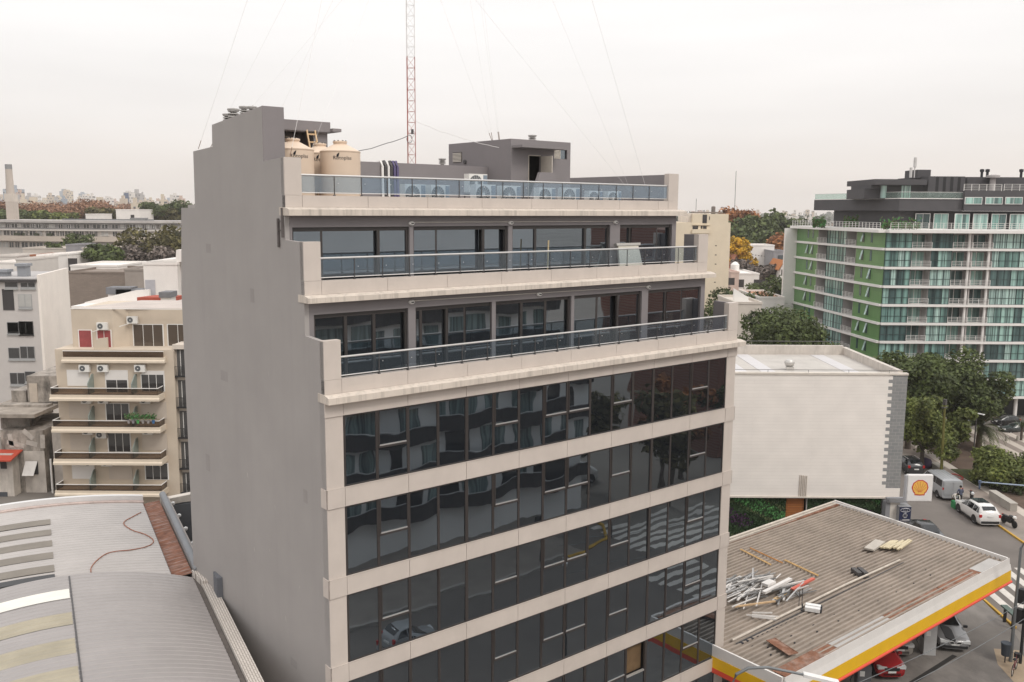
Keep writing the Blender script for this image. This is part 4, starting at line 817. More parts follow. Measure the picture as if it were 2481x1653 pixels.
for k in range(14): t=k*math.pi/7; b.beam((.3*math.cos(t),.3*math.sin(t),.34),(.39*math.cos(t),.39*math.sin(t),.6),.012,.02,STEEL)
b.build('turbine',o,smooth=True)
b=MB(M('stained_pipe',(.5,.43,.36),.8,.2,4,streak=.5,sdark=.5,stretch=(4,4,.4)))
for k in range(5): b.tube([(21.75+.13*k,-.04,4.6),(21.75+.13*k,-.04,6.3-.02*k)],.025,n=6)
b.build('pipe_row',hall)
# planted wall and ground floor
GW=[M('planted_dark',(.03,.06,.022),.9,.4,3),M('planted_green',(.07,.20,.06),.9,.35,3),M('planted_purple',(.05,.022,.055),.9,.4,3),M('planted_olive',(.085,.11,.045),.9,.35,3)]
grnd=np.random.default_rng(5)
def leafquads(b,pts,size,mats,sel):
    for p,m in zip(pts,sel):
        a=Vector(grnd.normal(size=3)); a.y=-abs(a.y)-.6; a.normalize(); u=a.orthogonal().normalized(); v=a.cross(u); s=size*grnd.uniform(.6,1.4); P=Vector(p)
        b.add([P-u*s,P-v*s*.6,P+u*s,P+v*s*.6],[(0,1,2,3)],mats[m])
o=thing('planted_wall','vertical garden of green and purple plants under the white hall','planted wall',(0,66.2,0),0)
b=MB(GW[0]); b.box(8,20.9,.12,.3,0,4.5); b.box(22.5,28.1,.12,.3,0,4.5); b.build('panel',o)
b=MB(); N_=5200; xs=grnd.uniform(14,28.1,N_); zs=grnd.uniform(.0,4.45,N_); ok=(xs<20.9)|(xs>22.5); xs=xs[ok];zs=zs[ok]; f1=np.sin(xs*1.1+np.cos(zs*1.3)*1.6)+np.sin(zs*1.7+xs*.7); sel=np.where(f1>.75,1,np.where(f1<-1.1,2,np.where(f1>.1,3,0)))
leafquads(b,[(x,.1-grnd.uniform(0,.12),z) for x,z in zip(xs,zs)],.10,GW,sel); b.build('foliage',o)
b=MB(brick('orange_planks',(.36,.13,.03),(.30,.10,.025),(.12,.04,.01),1,6,.14,.012,'xz',.7,.3)); b.box(20.92,22.2,.1,.28,0,4.48); b.box(22.2,22.24,.05,.28,0,4.48); b.box(22.45,22.48,.02,.28,0,4.48,MW2); tag(b.build('timber_door',None,(0,66.2,0)),'orange timber boarded door between the two planted walls','door')
b=MB(M('blue_grey_render',(.27,.27,.285),.8,.08,1)); b.box(28.12,28.45,-.6,.1,0,4.40); b.box(28.12,29.66,-.75,-.42,4.41,4.76); b.build('sign_beam',hall)
b=MB(M('white_pier',(.72,.67,.61),.8,.04,1)); b.box(28.451,29.2,-.55,.2,0,4.40); b.build('pier',hall)
# square emblem sign
sg=thing('emblem_sign','square white sign with a red and yellow scallop shell beside the van','sign',(28.92,61.9,6.6),0)
b=MB(M('sign_white',(.80,.78,.76),.35,.02,1)); b.box(-.90,.90,-.02,.22,-.96,.96); b.box(-.86,.86,-.06,-.02,-.92,.92)
b.build('panel',sg)
b=MB(M('sign_edge_grey',(.40,.40,.42),.5)); b.box(-1.02,-.905,-.01,.25,-1.0,.9); b.beam((-.95,.1,-1.0),(-.6,3.5,-2.0),.12,.2); b.build('bracket',sg)
emblem(sg,(0,-.062,.06),(R(90),0,0),.60)
# blue advertising box
ad=thing('advertising_box','dark blue box sign with two car maker badges beside the white pier','sign',(29.42,65.0,0),0)
BLUE=M('sign_navy',(.02,.028,.075),.4)
b=MB(BLUE); b.box(-.43,.43,-.01,.0,3.05,4.15); b.build('face',ad)
b=MB(M('box_grey',(.28,.28,.29),.5)); b.box(-.45,.46,.002,2.2,3.02,4.18); b.box(-.46,.47,-.02,0.0,4.155,4.2); b.box(-.3,.3,.5,1.5,0,3.0); b.build('case',ad)
SILV=M('badge_silver',(.60,.60,.62),.3,metal=.5)
b=MB(SILV); b.tube([(.36*math.cos(t*R(15)),-.03,3.92+.145*math.sin(t*R(15))) for t in range(25)],.018,n=6,cap=False)
b.build('oval_badge',ad); text(ad,'Ford',.19,(0,-.022,3.86),(R(90),0,0),SILV,'badge_lettering')
b=MB(SILV); b.tube([(.165*math.cos(t*R(15)),-.03,3.50+.165*math.sin(t*R(15))) for t in range(25)],.017,n=6,cap=False)
for pts in ([(-.07,3.63),(0,3.52),(.07,3.63)],[(-.13,3.58),(-.055,3.37),(0,3.48),(.055,3.37),(.13,3.58)]):
    b.tube([(x,-.03,z) for x,z in pts],.016,n=5)
b.build('round_badge',ad)
b=MB(SILV); b.box(-.18,.36,-.022,-.012,3.1,3.21); b.box(-.3,-.24,-.022,-.012,3.09,3.16); b.build('text_strip',ad)
# blue traffic arm at the right edge
o=thing('traffic_signal','pale blue grey horizontal traffic arm reaching in from the right','traffic light',at(2376,1168,60),0)
e=at(2640,1190,58)-at(2376,1168,60); b=MB(M('arm_blue',(.30,.36,.45),.5)); b.tube([(0,0,0),e],[.04,.07],n=8); b.tube([e,(e.x,e.y,-at(2376,1168,60).z)],.1,n=8); b.build('arm',o)
b=MB(M('signal_blue',(.08,.11,.17),.6)); b.lathe(-.05,0,[(.04,-.5),(.07,-.4),(.06,-.12),(.11,-.06),(.10,.1),(.03,.13)],n=12); b.build('signal_head',o,smooth=True)
# ---- green and white apartment building
GD=112.0; C0=at(*q6(1400,690),GD); C0.z=0; L0=at(*q6(795,640),175*GD/142); L0.z=0
gb=thing('green_apartment_building','large apartment building of green panels, teal glass and white slabs','building',(C0.x,C0.y,0),0)
dL=C0-L0; LEN=dL.length; aL=math.atan2(dL.y,dL.x); Lrel=L0-C0
WSL=M('white_slab',(.76,.73,.70),.6,.04,1,streak=.1,sdark=.8,stretch=(1,1,1)); GPN=brick('green_panels',(.115,.235,.085),(.13,.26,.095),(.07,.14,.05),1,.62,1.15,.008,'xz',.35,.1); GPN2=M('green_panel_plain',(.06,.17,.045),.35)
TEAL=[]
def teal(name,c,ss):
    def fn(nt,N,L,b):
        tc=N.new('ShaderNodeTexCoord'); mp=N.new('ShaderNodeMapping'); mp.inputs['Scale'].default_value=(ss,ss,.06); L.new(tc.outputs['Object'],mp.inputs[0])
        n=N.new('ShaderNodeTexNoise'); n.inputs['Scale'].default_value=1; n.inputs['Detail'].default_value=3; L.new(mp.outputs[0],n.inputs['Vector'])
        r=N.new('ShaderNodeValToRGB'); e=r.color_ramp.elements; e[0].position=.36; e[0].color=(c[0]*.3,c[1]*.3,c[2]*.32,1); e[1].position=.62; e[1].color=(*c,1); L.new(n.outputs[0],r.inputs[0]); L.new(r.outputs[0],b.inputs['Base Color'])
        b.inputs['Roughness'].default_value=.06; b.inputs['IOR'].default_value=1.6
    return shade(name,fn)
TEAL=[teal('teal_curtain_glass',(.36,.56,.50),3),teal('teal_drawn_glass',(.46,.64,.58),6),teal('teal_dark_glass',(.10,.17,.165),1.5),teal('teal_mid_glass',(.22,.38,.34),2.2)]
BALI=M('balcony_grey',(.38,.35,.34),.8,.08,1); TMUL=M('teal_mullion',(.03,.05,.05),.5)
RAILW=M('rail_white',(.72,.70,.67),.5)
def zf(k): return 23.70-2.312*k
def rail(b,x0,x1,y,z,h=.72):
    for j in range(4): b.box(x0,x1,y-.02,y+.02,z+.12+j*(h-.14)/3,z+.155+j*(h-.14)/3)
    n=max(1,int((x1-x0)/.9))
    for j in range(n+1): xx=x0+(x1-x0)*j/n; b.box(xx-.025,xx+.025,y-.025,y+.025,z,z+h)
faces=[('L',[( .12,7.4,'g'),(7.4,10.4,'b'),(10.4,16.1,'w'),(16.1,18.9,'b'),(18.9,LEN-.02,'g')]),('R',[(.02,3.25,'w'),(3.25,5.7,'b'),(5.7,8.25,'w'),(8.25,10.7,'b'),(10.7,13.2,'b'),(13.2,16.6,'w'),(16.6,20,'w'),(20,22.5,'b'),(22.5,26,'w')])]
gr=random.Random(11)
def place(o,face):
    if face=='L': o.location=(Lrel.x,Lrel.y,0); o.rotation_euler=(0,0,aL)
    return o
for face,cells in faces:
    ln=LEN if face=='L' else 26
    for k in range(10):
        b=MB(WSL); z=zf(k)
        if k==0: b.box(-1.0 if face=='L' else -.0,ln+(.0 if face=='L' else 2),-1.0,6,z-.32,z+.05) if face=='R' else b.box(-.4,ln,-1.0,5,z-.325,z+.045)
        else: b.box(0 if face=='L' else -.0,ln,-.32,4,z-.17,z+.13)
        place(b.build('floor_slab',gb),face)
        if k==9: continue
        zt=z-.17 if k else z-.33; zb_=zf(k+1)+.13
        for (a,c,t) in cells:
            if face=='L' and k>=7 and a<15: pass
            if t=='g':
                b=MB(GPN); b.box(a,c,-.05,.15,zb_,zt); po=place(b.build('green_panel',gb),face)
                for xx in ((a+(c-a)*.52,a+(c-a)*.74) if a<5 else (a+(c-a)*.22,a+(c-a)*.52)):
                    b=MB(TEAL[2]); b.box(xx,xx+.42,-.075,-.051,zb_+.55,zt-.15); b.box(xx-.03,xx,-.08,-.051,zb_+.5,zt-.1,TMUL); b.box(xx+.42,xx+.45,-.08,-.051,zb_+.5,zt-.1,TMUL)
                    if gr.random()<.3: b.add([(xx,-.08,zt-.15),(xx+.42,-.08,zt-.15),(xx+.42,-.42,zb_+.6),(xx,-.42,zb_+.6)],[(0,1,2,3)],TEAL[1])
                    b.build('slit_window',po)
            elif t=='w':
                mats=[gr.choice(TEAL) for _ in range(6)]; n=max(2,round((c-a)/.85)); b=MB(TMUL); b.box(a,c,-.10,.12,zb_,zb_+.04); b.box(a,c,-.10,.12,zt-.04,zt); b.box(a,c,-.10,.0,zb_+.78,zb_+.83)
                for j in range(n+1): xx=a+(c-a)*j/n; b.box(xx-.025,xx+.025,-.11,.1,zb_+.04,zt-.04)
                fo=place(b.build('curtain_wall_bay',gb),face)
                base=gr.choice((0,0,1,3,2,3))
                for j in range(n):
                    p0=a+(c-a)*j/n+.03; p1=a+(c-a)*(j+1)/n-.03
                    g=MB(TEAL[base if gr.random()<.7 else gr.choice((0,1,2,3))]); g.box(p0,p1,-.06,-.05,zb_+.04,zt-.04); g.build('pane',fo)
            else:
                b=MB(BALI); b.box(a,c,1.3,1.4,zb_,zt); b.box(a,a+.08,-.05,1.3,zb_,zt); b.box(c-.08,c,-.05,1.3,zb_,zt)
                bo=place(b.build('balcony',gb),face)
                g=MB(TEAL[gr.choice((2,3,0))]); g.box(a+.35,c-.3,1.27,1.29,zb_+.02,zt-.25); g.box((a+c)/2-.03,(a+c)/2+.03,1.24,1.3,zb_,zt-.2,RAILW); g.build('glass_door',bo)
                g=MB(RAILW); rail(g,a+.02,c-.02,-.2,zb_,.72); g.build('railing',bo)
                if face=='R' and 8<a<12: g=MB(WSL); g.lathe(c-.3,.1,[(.16,zb_),(.16,zt)],n=12); g.build('column',bo)
b=MB(WSL); b.box(-.35,.1,-1.9,.4,0,zf(0)-.33); place(b.build('end_fin',gb),'L')
b=MB(WSL); b.box(-.3,0,.4,9,0,zf(0)-.33); place(b.build('end_wall',gb),'L')
b=MB(M('shop_dark',(.02,.02,.022),.4)); b.box(.5,26,2.4,2.6,0,2.78); b.build('shop_front',gb)
for i,(x,c) in enumerate(((11.2,(.22,.08,.03)),(15.6,(.40,.17,.03)))):
    b=MB(M('shop_orange_%d'%i,c,.6)); b.box(x,x+.6,2.3,2.38,0,2.6); b.build('shop_panel',gb)
for x in (1.0,6.2,13.1,18.0,23): b=MB(WSL); b.lathe(x,.4,[(.22,0),(.22,2.77)],n=14); b.build('column',gb)
# penthouse storeys
CHAR=M('charcoal_render',(.075,.071,.075),.8,.06,.8)
zr=zf(0)+.05
def A3(px,py,d): v=at(px,py,d); return (v.x-C0.x,v.y-C0.y,v.z)
b=MB(RAILW); rail(b,0.2,26,-.8,zr,.85); b.build('railing',gb)
b=MB(RAILW); rail(b,0,LEN,-.8,zr,.85); place(b.build('railing',gb),'L')
K=GD/142
fc=(62.47*K-C0.x,148*K-C0.y); fl=(56.6*K-C0.x,172*K-C0.y); z0,z1=25.95+.15*K,25.95+2.05*K
b=MB(CHAR); b.prism([fc,(fc[0]+8.0,fc[1]),(fc[0]+8.0,fc[1]+14),(fl[0]+8,fl[1]),fl],'z',z0,z1); b.build('penthouse_band',gb)
b=MB(WSL); b.prism([(fc[0]-.05,fc[1]-.1),(fc[0]+8.2,fc[1]-.1),(fc[0]+8.2,fc[1]+1),(fl[0]-.05,fl[1])],'z',z1+.004,z1+.1); b.build('terrace_edge',gb)
b=MB(CHAR); b.prism([(fc[0]+.8,fc[1]+1.6),(fc[0]+20,fc[1]+.3),(fc[0]+20,fc[1]+8),(fl[0]+5,fl[1]-2),(fl[0]+2.5,fl[1]-1.5)],'z',zr,z0-.004); b.build('penthouse_wall',gb)
for i in range(7):
    x=fc[0]+.2+i*2.35; b=MB(RAILW); y=fc[1]+.25 if i>2 else fc[1]+1.0
    if i<1: continue
    b.box(x,x+1.9,y-.2,y-.1,zr+.02,zr+2.0); bo=b.build('terrace_door',gb); g=MB(TEAL[(0,2,3,0,1,3,0)[i]]); g.box(x+.08,x+.92,y-.22,y-.201,zr+.1,zr+1.92); g.box(x+.98,x+1.82,y-.22,y-.201,zr+.1,zr+1.92,TEAL[(1,2,0,3,0,2,1)[i]]); g.build('pane',bo)
# glass guard of the upper terrace
GG=clear_glass('pale_guard_glass',(.78,.86,.83),1.5,.12,(.55,.65,.6))
b=MB(GG); b.box(fc[0],fc[0]+8.0,fc[1],fc[1]+.02,z1+.1,z1+.85); b.beam((fl[0]+.1,fl[1],z1+.47),(fc[0]-.02,fc[1],z1+.47),.02,.75); go=b.build('glass_guard',gb)
b=MB(RAILW); b.beam((fl[0]+.1,fl[1],z1+.87),(fc[0],fc[1],z1+.87),.05,.04); b.beam((fc[0],fc[1],z1+.87),(fc[0]+8,fc[1],z1+.87),.05,.04); b.build('handrail',go)
def pbox(x0,x1,d0,d1,ya,yb,mat=CHAR):
    u=A3(*q6(x0,ya),d0*K); v=A3(*q6(x1,yb),d0*K); return (u[0],v[0],u[1],u[1]+(d1-d0)*K,min(u[2],v[2]),max(u[2],v[2]))
for nm,args,mat in (('upper_storey',(1255,1365,152,160,345,278),CHAR),('upper_storey',(1305,1370,151,160,275,232),CHAR),('roof_slab',(1330,1690,149.5,162,248,212),CHAR),('upper_storey',(1366,1700,151.5,162,345,249),CHAR),('lift_block',(1622,1716,153,158,205,146),CHAR),('striped_wall',(1690,1952,150,162,350,192),CHAR),('right_wing',(1940,2700,147.4,165,428,292),CHAR),('right_wing',(1960,2700,151,165,291,200),CHAR)):
    b=MB(mat); bb=pbox(*args); b.box(*bb); o=b.build(nm,gb)
    if nm=='striped_wall':
        for j in range(4): g=MB(M('black_gloss',(.02,.02,.022),.25)); w_=bb[1]-bb[0]; g.box(bb[0]+w_*(.2+.2*j),bb[0]+w_*(.28+.2*j),bb[2]-.02,bb[2]-.002,bb[4]+1,bb[5]-.1); g.build('dark_stripe',o)
for (x0,x1) in ((1366,1412),(1508,1578)):
    b=MB(TEAL[1]); bb=pbox(x0,x1,151.45,151.5,340,255); b.box(bb[0],bb[1],bb[2]-.02,bb[2]-.004,bb[4],bb[5]); b.build('tall_window',gb)
for x0 in (1945,2085,2222,2360):
    b=MB(RAILW); bb=pbox(x0,x0+123,147.3,147.4,383,334); b.box(bb[0],bb[1],bb[2]-.05,bb[2]-.0,bb[4],bb[5]); o=b.build('strip_window',gb)
    g=MB(TEAL[0]); w_=(bb[1]-bb[0])/2; h_=bb[5]-bb[4]; g.box(bb[0]+.08,bb[0]+w_-.04,bb[2]-.08,bb[2]-.052,bb[4]+.08,bb[5]-.08); g.box(bb[0]+w_+.04,bb[1]-.08,bb[2]-.08,bb[2]-.052,bb[4]+.08,bb[5]-.08,TEAL[3]); g.build('pane',o)
for x0,x1 in ((1952,2215),(2228,2500)):
    bb=pbox(x0,x1,146.9,147,290,246); b=MB(RAILW); rail(b,bb[0],bb[1],bb[2]+.4,bb[4],bb[5]-bb[4]); b.build('railing',gb)
b=MB(M('antenna_white',(.6,.58,.56),.5)); u=A3(*q6(1600,200),153*K); b.lathe(u[0],u[1],[(.07,u[2]),(.07,u[2]+1.3),(.2,u[2]+1.35),(.2,u[2]+2.6),(.05,u[2]+2.65)],n=12); v=A3(*q6(1575,200),153*K); b.lathe(v[0],v[1],[(.18,v[2]),(.18,v[2]+1.3),(.05,v[2]+1.35)],n=10); b.build('antenna',gb)
for x in (2062,2100,2332):
    u=A3(*q6(x,205),152*K); b=MB(BLK); b.lathe(u[0],u[1],[(.16,u[2]),(.16,u[2]+.8),(.26,u[2]+.85),(.26,u[2]+1.15),(.05,u[2]+1.2)],n=12); b.build('flue',gb)
u=A3(*q6(2135,285),150*K); b=MB(BALI); b.lathe(u[0],u[1],[(.35,u[2]-1.0),(.35,u[2]+1.5),(.8,u[2]+1.55),(.8,u[2]+1.85),(.2,u[2]+1.95)],n=14); b.build('tank_column',gb)
o=thing('lounge_chair','row of pale loungers folded up on the roof terrace of the green building','loungers',(0,0,0)); o.location=at(*q6(1690,345),150*K); b=MB(WHITE)
for k in range(6): b.prism([(k*.62,0),(k*.62+.5,.05),(k*.62+.9,.55),(k*.62+.82,.58)],'y',0,.6)
b.build('seat',o)
# ---- cream tower in the gap
CRT=M('cream_tower',(.70,.60,.46),.8,.05,.5,streak=.12,sdark=.8,stretch=(1,1,.1)); CD=150
def cb(b,x0,y0,x1,y1,d0,d1,mat=None):
    u=at(*qa(x0,y0),d0); v=at(*qa(x1,y1),d0); b.box(u.x,v.x,d0,d1,min(u.z,v.z),max(u.z,v.z),mat)
ct=thing('cream_tower_block','tall blank cream tower block just right of the grey office tower','building',(0,0,0),0)
b=MB(CRT); u=at(*qa(330,385),CD); v=at(*qa(595,385),CD); b.box(u.x-9,v.x,CD,CD+12,0,u.z-1.4); b.box(u.x-2.6,v.x-.4,CD,CD+12,u.z-1.399,u.z); u2=at(*qa(100,370),CD); b.box(u2.x,u.x-1.2,CD+1,CD+10,u.z-1.399,u.z+.1,M('cream_grey',(.62,.56,.5),.8,.1,.6)); b.build('wall',ct)
for (x,y) in ((415,762),(413,872),(411,981),(405,1090),(402,1196)):
    b=MB(DARKG); cb(b,x-9,y-5,x+9,y+5,CD-.03,CD-.002); b.build('window',ct)
for (x0,y0,x1,y1) in ((258,393,306,495),(138,528,203,566),(236,528,254,560),(263,528,304,563),(335,415,342,455)):
    b=MB(DARKG); cb(b,x0,y0,x1,y1,CD-.04,CD-.002); b.build('window',ct)
b=MB(CRT); cb(b,135,568,345,618,CD-.5,CD-.003); cb(b,135,510,345,518,CD-.2,CD-.003); b.build('balcony',ct)
b=MB(M('tank_brown',(.2,.17,.15),.8)); u=at(*qa(382,385),CD+4); b.lathe(u.x,u.y,[(.35,u.z-.5),(.35,u.z+1.2),(.1,u.z+1.3)],n=12); cb(b,150,360,500,378,CD+2,CD+4); b.build('roof_tank',ct)
b=MB(STEEL); u=at(*qa(177,360),CD+4); b.tube([(u.x,u.y,u.z),(u.x,u.y,u.z+2.2)],.04,n=5); b.build('antenna',ct)
o=MB(STEEL); u=at(1777,575,420); o.tube([(0,0,0),(0,0,at(1777,415,420).z)],.12,n=6); tag(o.build('radio_mast',None,(u.x,420,0)),'very thin distant radio mast above the trees on the right','mast')
# low buildings in the gap
WR=M('white_render',(.74,.70,.66),.8,.05,.5,streak=.15,sdark=.75,stretch=(1,1,.1)); TIL=M('clay_tile',(.33,.13,.07),.85,.2,1.5); GRW=M('grey_house',(.28,.27,.28),.8,.1,.6)
def block(name,label,quad,d,depth,mat,conv,cat='building',grp=None,base=0,cop=True):
    x0,y0,x1=quad; u=at(*conv(x0,y0),d); v=at(*conv(x1,y0),d); o=thing(name,label,cat,((u.x+v.x)/2,d,base),0,grp); w_=(v.x-u.x)/2
    b=MB(mat); b.box(-w_,w_,0,depth,0,u.z-base); b.build('wall',o)
    if cop: b=MB(mat); b.box(-w_-.08,w_+.08,-.08,.12,u.z-base+.003,u.z-base+.3); b.box(-w_-.08,w_+.08,depth-.2,depth+.08,u.z-base+.003,u.z-base+.3); b.box(-w_-.08,-w_+.15,.12,depth-.2,u.z-base+.003,u.z-base+.3); b.box(w_-.15,w_+.08,.12,depth-.2,u.z-base+.003,u.z-base+.3); b.build('parapet',o)
    o['h']=u.z-base; return o,w_,u.z-base
def wins(o,lst,name='window',mat=None,y=-.03):
    for (x0,x1,z0,z1) in lst: b=MB(mat or CGL); b.box(x0,x1,y,-.002,z0,z1); b.build(name,o)
o,w_,h=block('white_house','blank white gable wall with two rows of small marks beyond the trees',(820,765,1110),230,9,WR,qa)
wins(o,[(-2.5+i*.75,-2.15+i*.75,h-2.3-.09*i,h-2.15-.09*i) for i in range(6)]+[(-3+i*.7,-2.7+i*.7,h-6.2,h-6.0) for i in range(3)],'vent',DARKG)
o,w_,h=block('grey_house','grey modern house with a dark window left of the green building',(1100,835,1260),222,9,GRW,qa); wins(o,[(-.6,2.2,h-2.6,h-.8),(-3,3,h-6,h-5)],mat=PANE)
def gable(label,quad,d,depth,wall,roof,conv,rise=2.0):
    x0,y0,x1=quad; u=at(*conv(x0,y0),d); v=at(*conv(x1,y0),d); o=thing('gabled_house',label,'house',((u.x+v.x)/2,d,0),0); w_=(v.x-u.x)/2; h=u.z
    b=MB(wall); b.prism([(-w_,0),(w_,0),(w_,h),(0,h+rise),(-w_,h)],'y',0,depth); b.build('wall',o)
    b=MB(roof)
    for s in (-1,1): b.beam((s*w_*.5+s*.1,depth/2,h+rise*.5+.12),(s*w_*.5+s*.1,depth/2,h+rise*.5+.12),1,1) if False else b.add([(0,-.4,h+rise+.12),(0,depth+.3,h+rise+.12),(s*(w_+.5),depth+.3,h-.25),(s*(w_+.5),-.4,h-.25),(0,-.4,h+rise+.3),(0,depth+.3,h+rise+.3),(s*(w_+.5),depth+.3,h-.1),(s*(w_+.5),-.4,h-.1)],[(0,1,2,3),(4,5,6,7),(0,1,5,4),(1,2,6,5),(2,3,7,6),(3,0,4,7)])
    b.build('roof',o); wins(o,[(-.5,.5,h-1.4,h-.1)],mat=DARKG); return o
gable('small house with brown tiled gable below the yellow tree',(600,1020,700),205,10,M('sand_render',(.45,.37,.30),.85),TIL,qa,2.6)
gable('little white house with orange tiled roof beside the white end fin',(1180,1040,1260),190,8,WR,M('orange_tile',(.45,.17,.06),.85),qa,1.6)
o,w_,h=block('flat_roof_house','low white flat roofed house with a round roof tank among the bare trees',(690,1105,930),185,14,WR,qa)
b=MB(WHITE); b.lathe(-2,4,[(.9,h+.3),(.9,h+1.8),(.4,h+2.3),(.1,h+2.4)],n=16); b.build('roof_tank',o,smooth=True); wins(o,[(-4,-1,h-2.6,h-1),(1,4,h-2.6,h-1)],mat=DARKG)
o,w_,h=block('flat_roof_house','pale pink low house next to the cream tower foot',(590,1085,690),180,12,M('pink_render',(.58,.44,.38),.85,.1,.6),qa); wins(o,[(-2,0,h-2.4,h-1)],mat=DARKG)
o,w_,h=block('flat_roof_house','white house with terracotta roof terrace above the big dark tree',(930,1390,1230),135,12,WR,qa)
b=MB(M('terracotta',(.48,.24,.14),.85)); b.box(-w_+.2,w_-.2,.2,11.7,h+.002,h+.05); b.build('roof_terrace',o)
o,w_,h=block('flat_roof_house','pale low house partly hidden behind the big dark tree',(640,1455,960),118,10,M('pale_sand',(.56,.50,.44),.85,.08,.6),qa); wins(o,[(1,3,h-1.8,h-1)],mat=DARKG)
b=MB(WHITE); b.prism([(-1.5,h),(.5,h),(.5,h+.7),(-1.5,h+1.9)],'y',2,2.3); b.build('stair_parapet',o)
o,w_,h=block('flat_roof_house','cream block with red roof edge far behind the orange trees',(615,415,712),420,14,CRT,qa); wins(o,[(-6,-3,h-6,h-3),(2,5,h-6,h-3)],mat=DARKG)
o,w_,h=block('flat_roof_house','pale balcony block just left of the green building roof',(1275,420,1400),330,14,WR,qa); wins(o,[(-9,9,h-3-2.6*i,h-1.8-2.6*i) for i in range(3)],mat=M('faded_window',(.2,.2,.2),.5))

for (xa,xb,l) in ((1370,1640,'clipped bamboo like hedge on the main roof terrace of the green building'),(1120,1216,'short hedge on the roof terrace of the green building near the left wing'),(905,990,'dark hedge at the left end of the green building roof terrace')):
    u=at(*q6(xa,495),GD+1.2 if xa>1300 else GD+14); v=at(*q6(xb,495),GD+1.2 if xa>1300 else GD+14); b=MB(); n_=420; ln=(v.x-u.x); leafquads(b,[(grnd.uniform(0,ln),grnd.uniform(-.25,.25),abs(grnd.normal(.6,.35))) for _ in range(n_)],.16,GW,[3 if grnd.random()<.6 else 1 for _ in range(n_)]); tag(b.build('hedge',None,(u.x,u.y,zr-.0)),l,'hedge')
# ================================================================ left side
def ql1(x,y): return x*.31878,350+y*.31878
def ql2(x,y): return x*.31894,750+y*.31894
def qg(x,y): return x*.22333,900+y*.22333
def qc(x,y): return x*.19541,400+y*.19541
# ---- two barrel roofed sheds beside the tower; their own axis runs slightly askew to the tower
AX=Vector((.186,.9825)); aS=TH-math.atan2(.186,.9825)
E0=T(-.28,12.52)          # eave line at the joint of the two roofs
def shed_local(x,y): return E0.x+(x*math.cos(aS)-y*math.sin(aS)),E0.y+(x*math.sin(aS)+y*math.cos(aS))
def arch(x): # x<0 to the left of the eave
    return 10.0+1.0*(1-((x+5.3)/5.3)**2)
def arch2(x): return 9.98+.62*(1-((x+6.2)/6.2)**2)
def barrel(name,parent,x0,x1,y0,y1,mat,dz=0,nx=26,rib=.025,pitch=.33,fn=None):
    fn=fn or arch
    b=MB(mat); ny=int((y1-y0)/pitch); vs=[];fs=[]
    ys=[]
    for j in range(ny):
        y=y0+(y1-y0)*j/ny; p=(y1-y0)/ny
        ys+= [(y,0),(y+p*.55,0),(y+p*.65,rib),(y+p*.9,rib)]
    ys.append((y1,0)); xs=[x0+(x1-x0)*i/nx for i in range(nx+1)]
    for y,h in ys:
        for x in xs: vs.append((x,y,fn(x)+dz+h))
    n=nx+1
    for j in range(len(ys)-1):
        for i in range(nx): fs.append((j*n+i,j*n+i+1,(j+1)*n+i+1,(j+1)*n+i))
    b.add(vs,fs); return b.build(name,parent)
SH1=M('shed_sheet_grey',(.335,.31,.30),.5,.07,.5,metal=.0,streak=.3,sdark=.78,stretch=(.25,5,1)); SH2=M('shed_sheet_pale',(.42,.39,.37),.6,.08,.5,streak=.25,sdark=.75,stretch=(.4,3,1))
FIB=M('fibre_ochre',(.37,.33,.25),.7,.12,.8,streak=.4,sdark=.75,stretch=(.3,4,1)); FIBW=M('fibre_white',(.74,.72,.66),.6,.05,1); FIBG=M('fibre_brown',(.20,.175,.145),.6,.12,.8)
WALLS=M('shed_wall',(.42,.38,.35),.9,.1,.5)
sh=thing('barrel_roof_shed','grey corrugated barrel roofed shed along the foot of the tower','shed',(E0.x,E0.y,0),aS)
barrel('roof_sheet',sh,-14,.12,-26,.0,SH1,.0)
for i,(y0,y1,m) in enumerate(((-2.5,-1.55,FIBW),(-5.0,-3.9,FIB),(-7.4,-6.2,FIB),(-9.6,-8.4,FIB),(-11.8,-10.7,FIB),(-14.2,-13,FIB))): barrel('translucent_panel',sh,-13.9,-4.75,y0,y1,m,.03,nx=16)
b=MB(STEEL); 
for k in range(30): y=-.2-k*.87; b.box(-4.72,-4.66,y-.85,y,arch(-4.7)+.03,arch(-4.7)+.045)
b.build('seam',sh)
b=MB(WALLS); b.box(-.1,.1,-26,0,0,9.9); b.prism([(x,arch(x)-.06) for x in [-14+14*i/16 for i in range(17)]]+[(0,0),(-14,0)],'y',-.25,-.02); b.build('wall',sh)
b=MB(M('gutter_dark',(.10,.085,.075),.8,.2,3)); b.box(.13,.30,-26,-.05,9.85,9.98); b.build('gutter',sh)
WB=brick('white_parapet_brick',(.60,.55,.50),(.55,.50,.45),(.28,.24,.21),1,.3,.09,.012,'yx',.9,.5)
b=MB(WB); b.box(.31,.78,-13.5,-1.3,0,10.12); b.prism([(.31,-1.3),(.78,-1.3),(.55,.15),(.1,.15)],'z',0,10.25); b.build('parapet',sh)
b=MB(M('grey_blue_box',(.13,.135,.15),.7)); b.box(.62,.85,-3.0,-2.2,9.9,10.95); b.build('vent_duct',sh)
b=MB(M('pale_line',(.38,.35,.34),.8)); b.prism([(0.2,9.7),(4.5,9.7),(4.5,9.8),(.2,9.8)],'x',-.006,-.001)
f=thing('barrel_roof_shed','pale barrel roofed shed with brown skylight strips further back','shed',(E0.x,E0.y,0),aS)
barrel('roof_sheet',f,-13,-.76,.05,11.2,SH2,.1,fn=arch2)
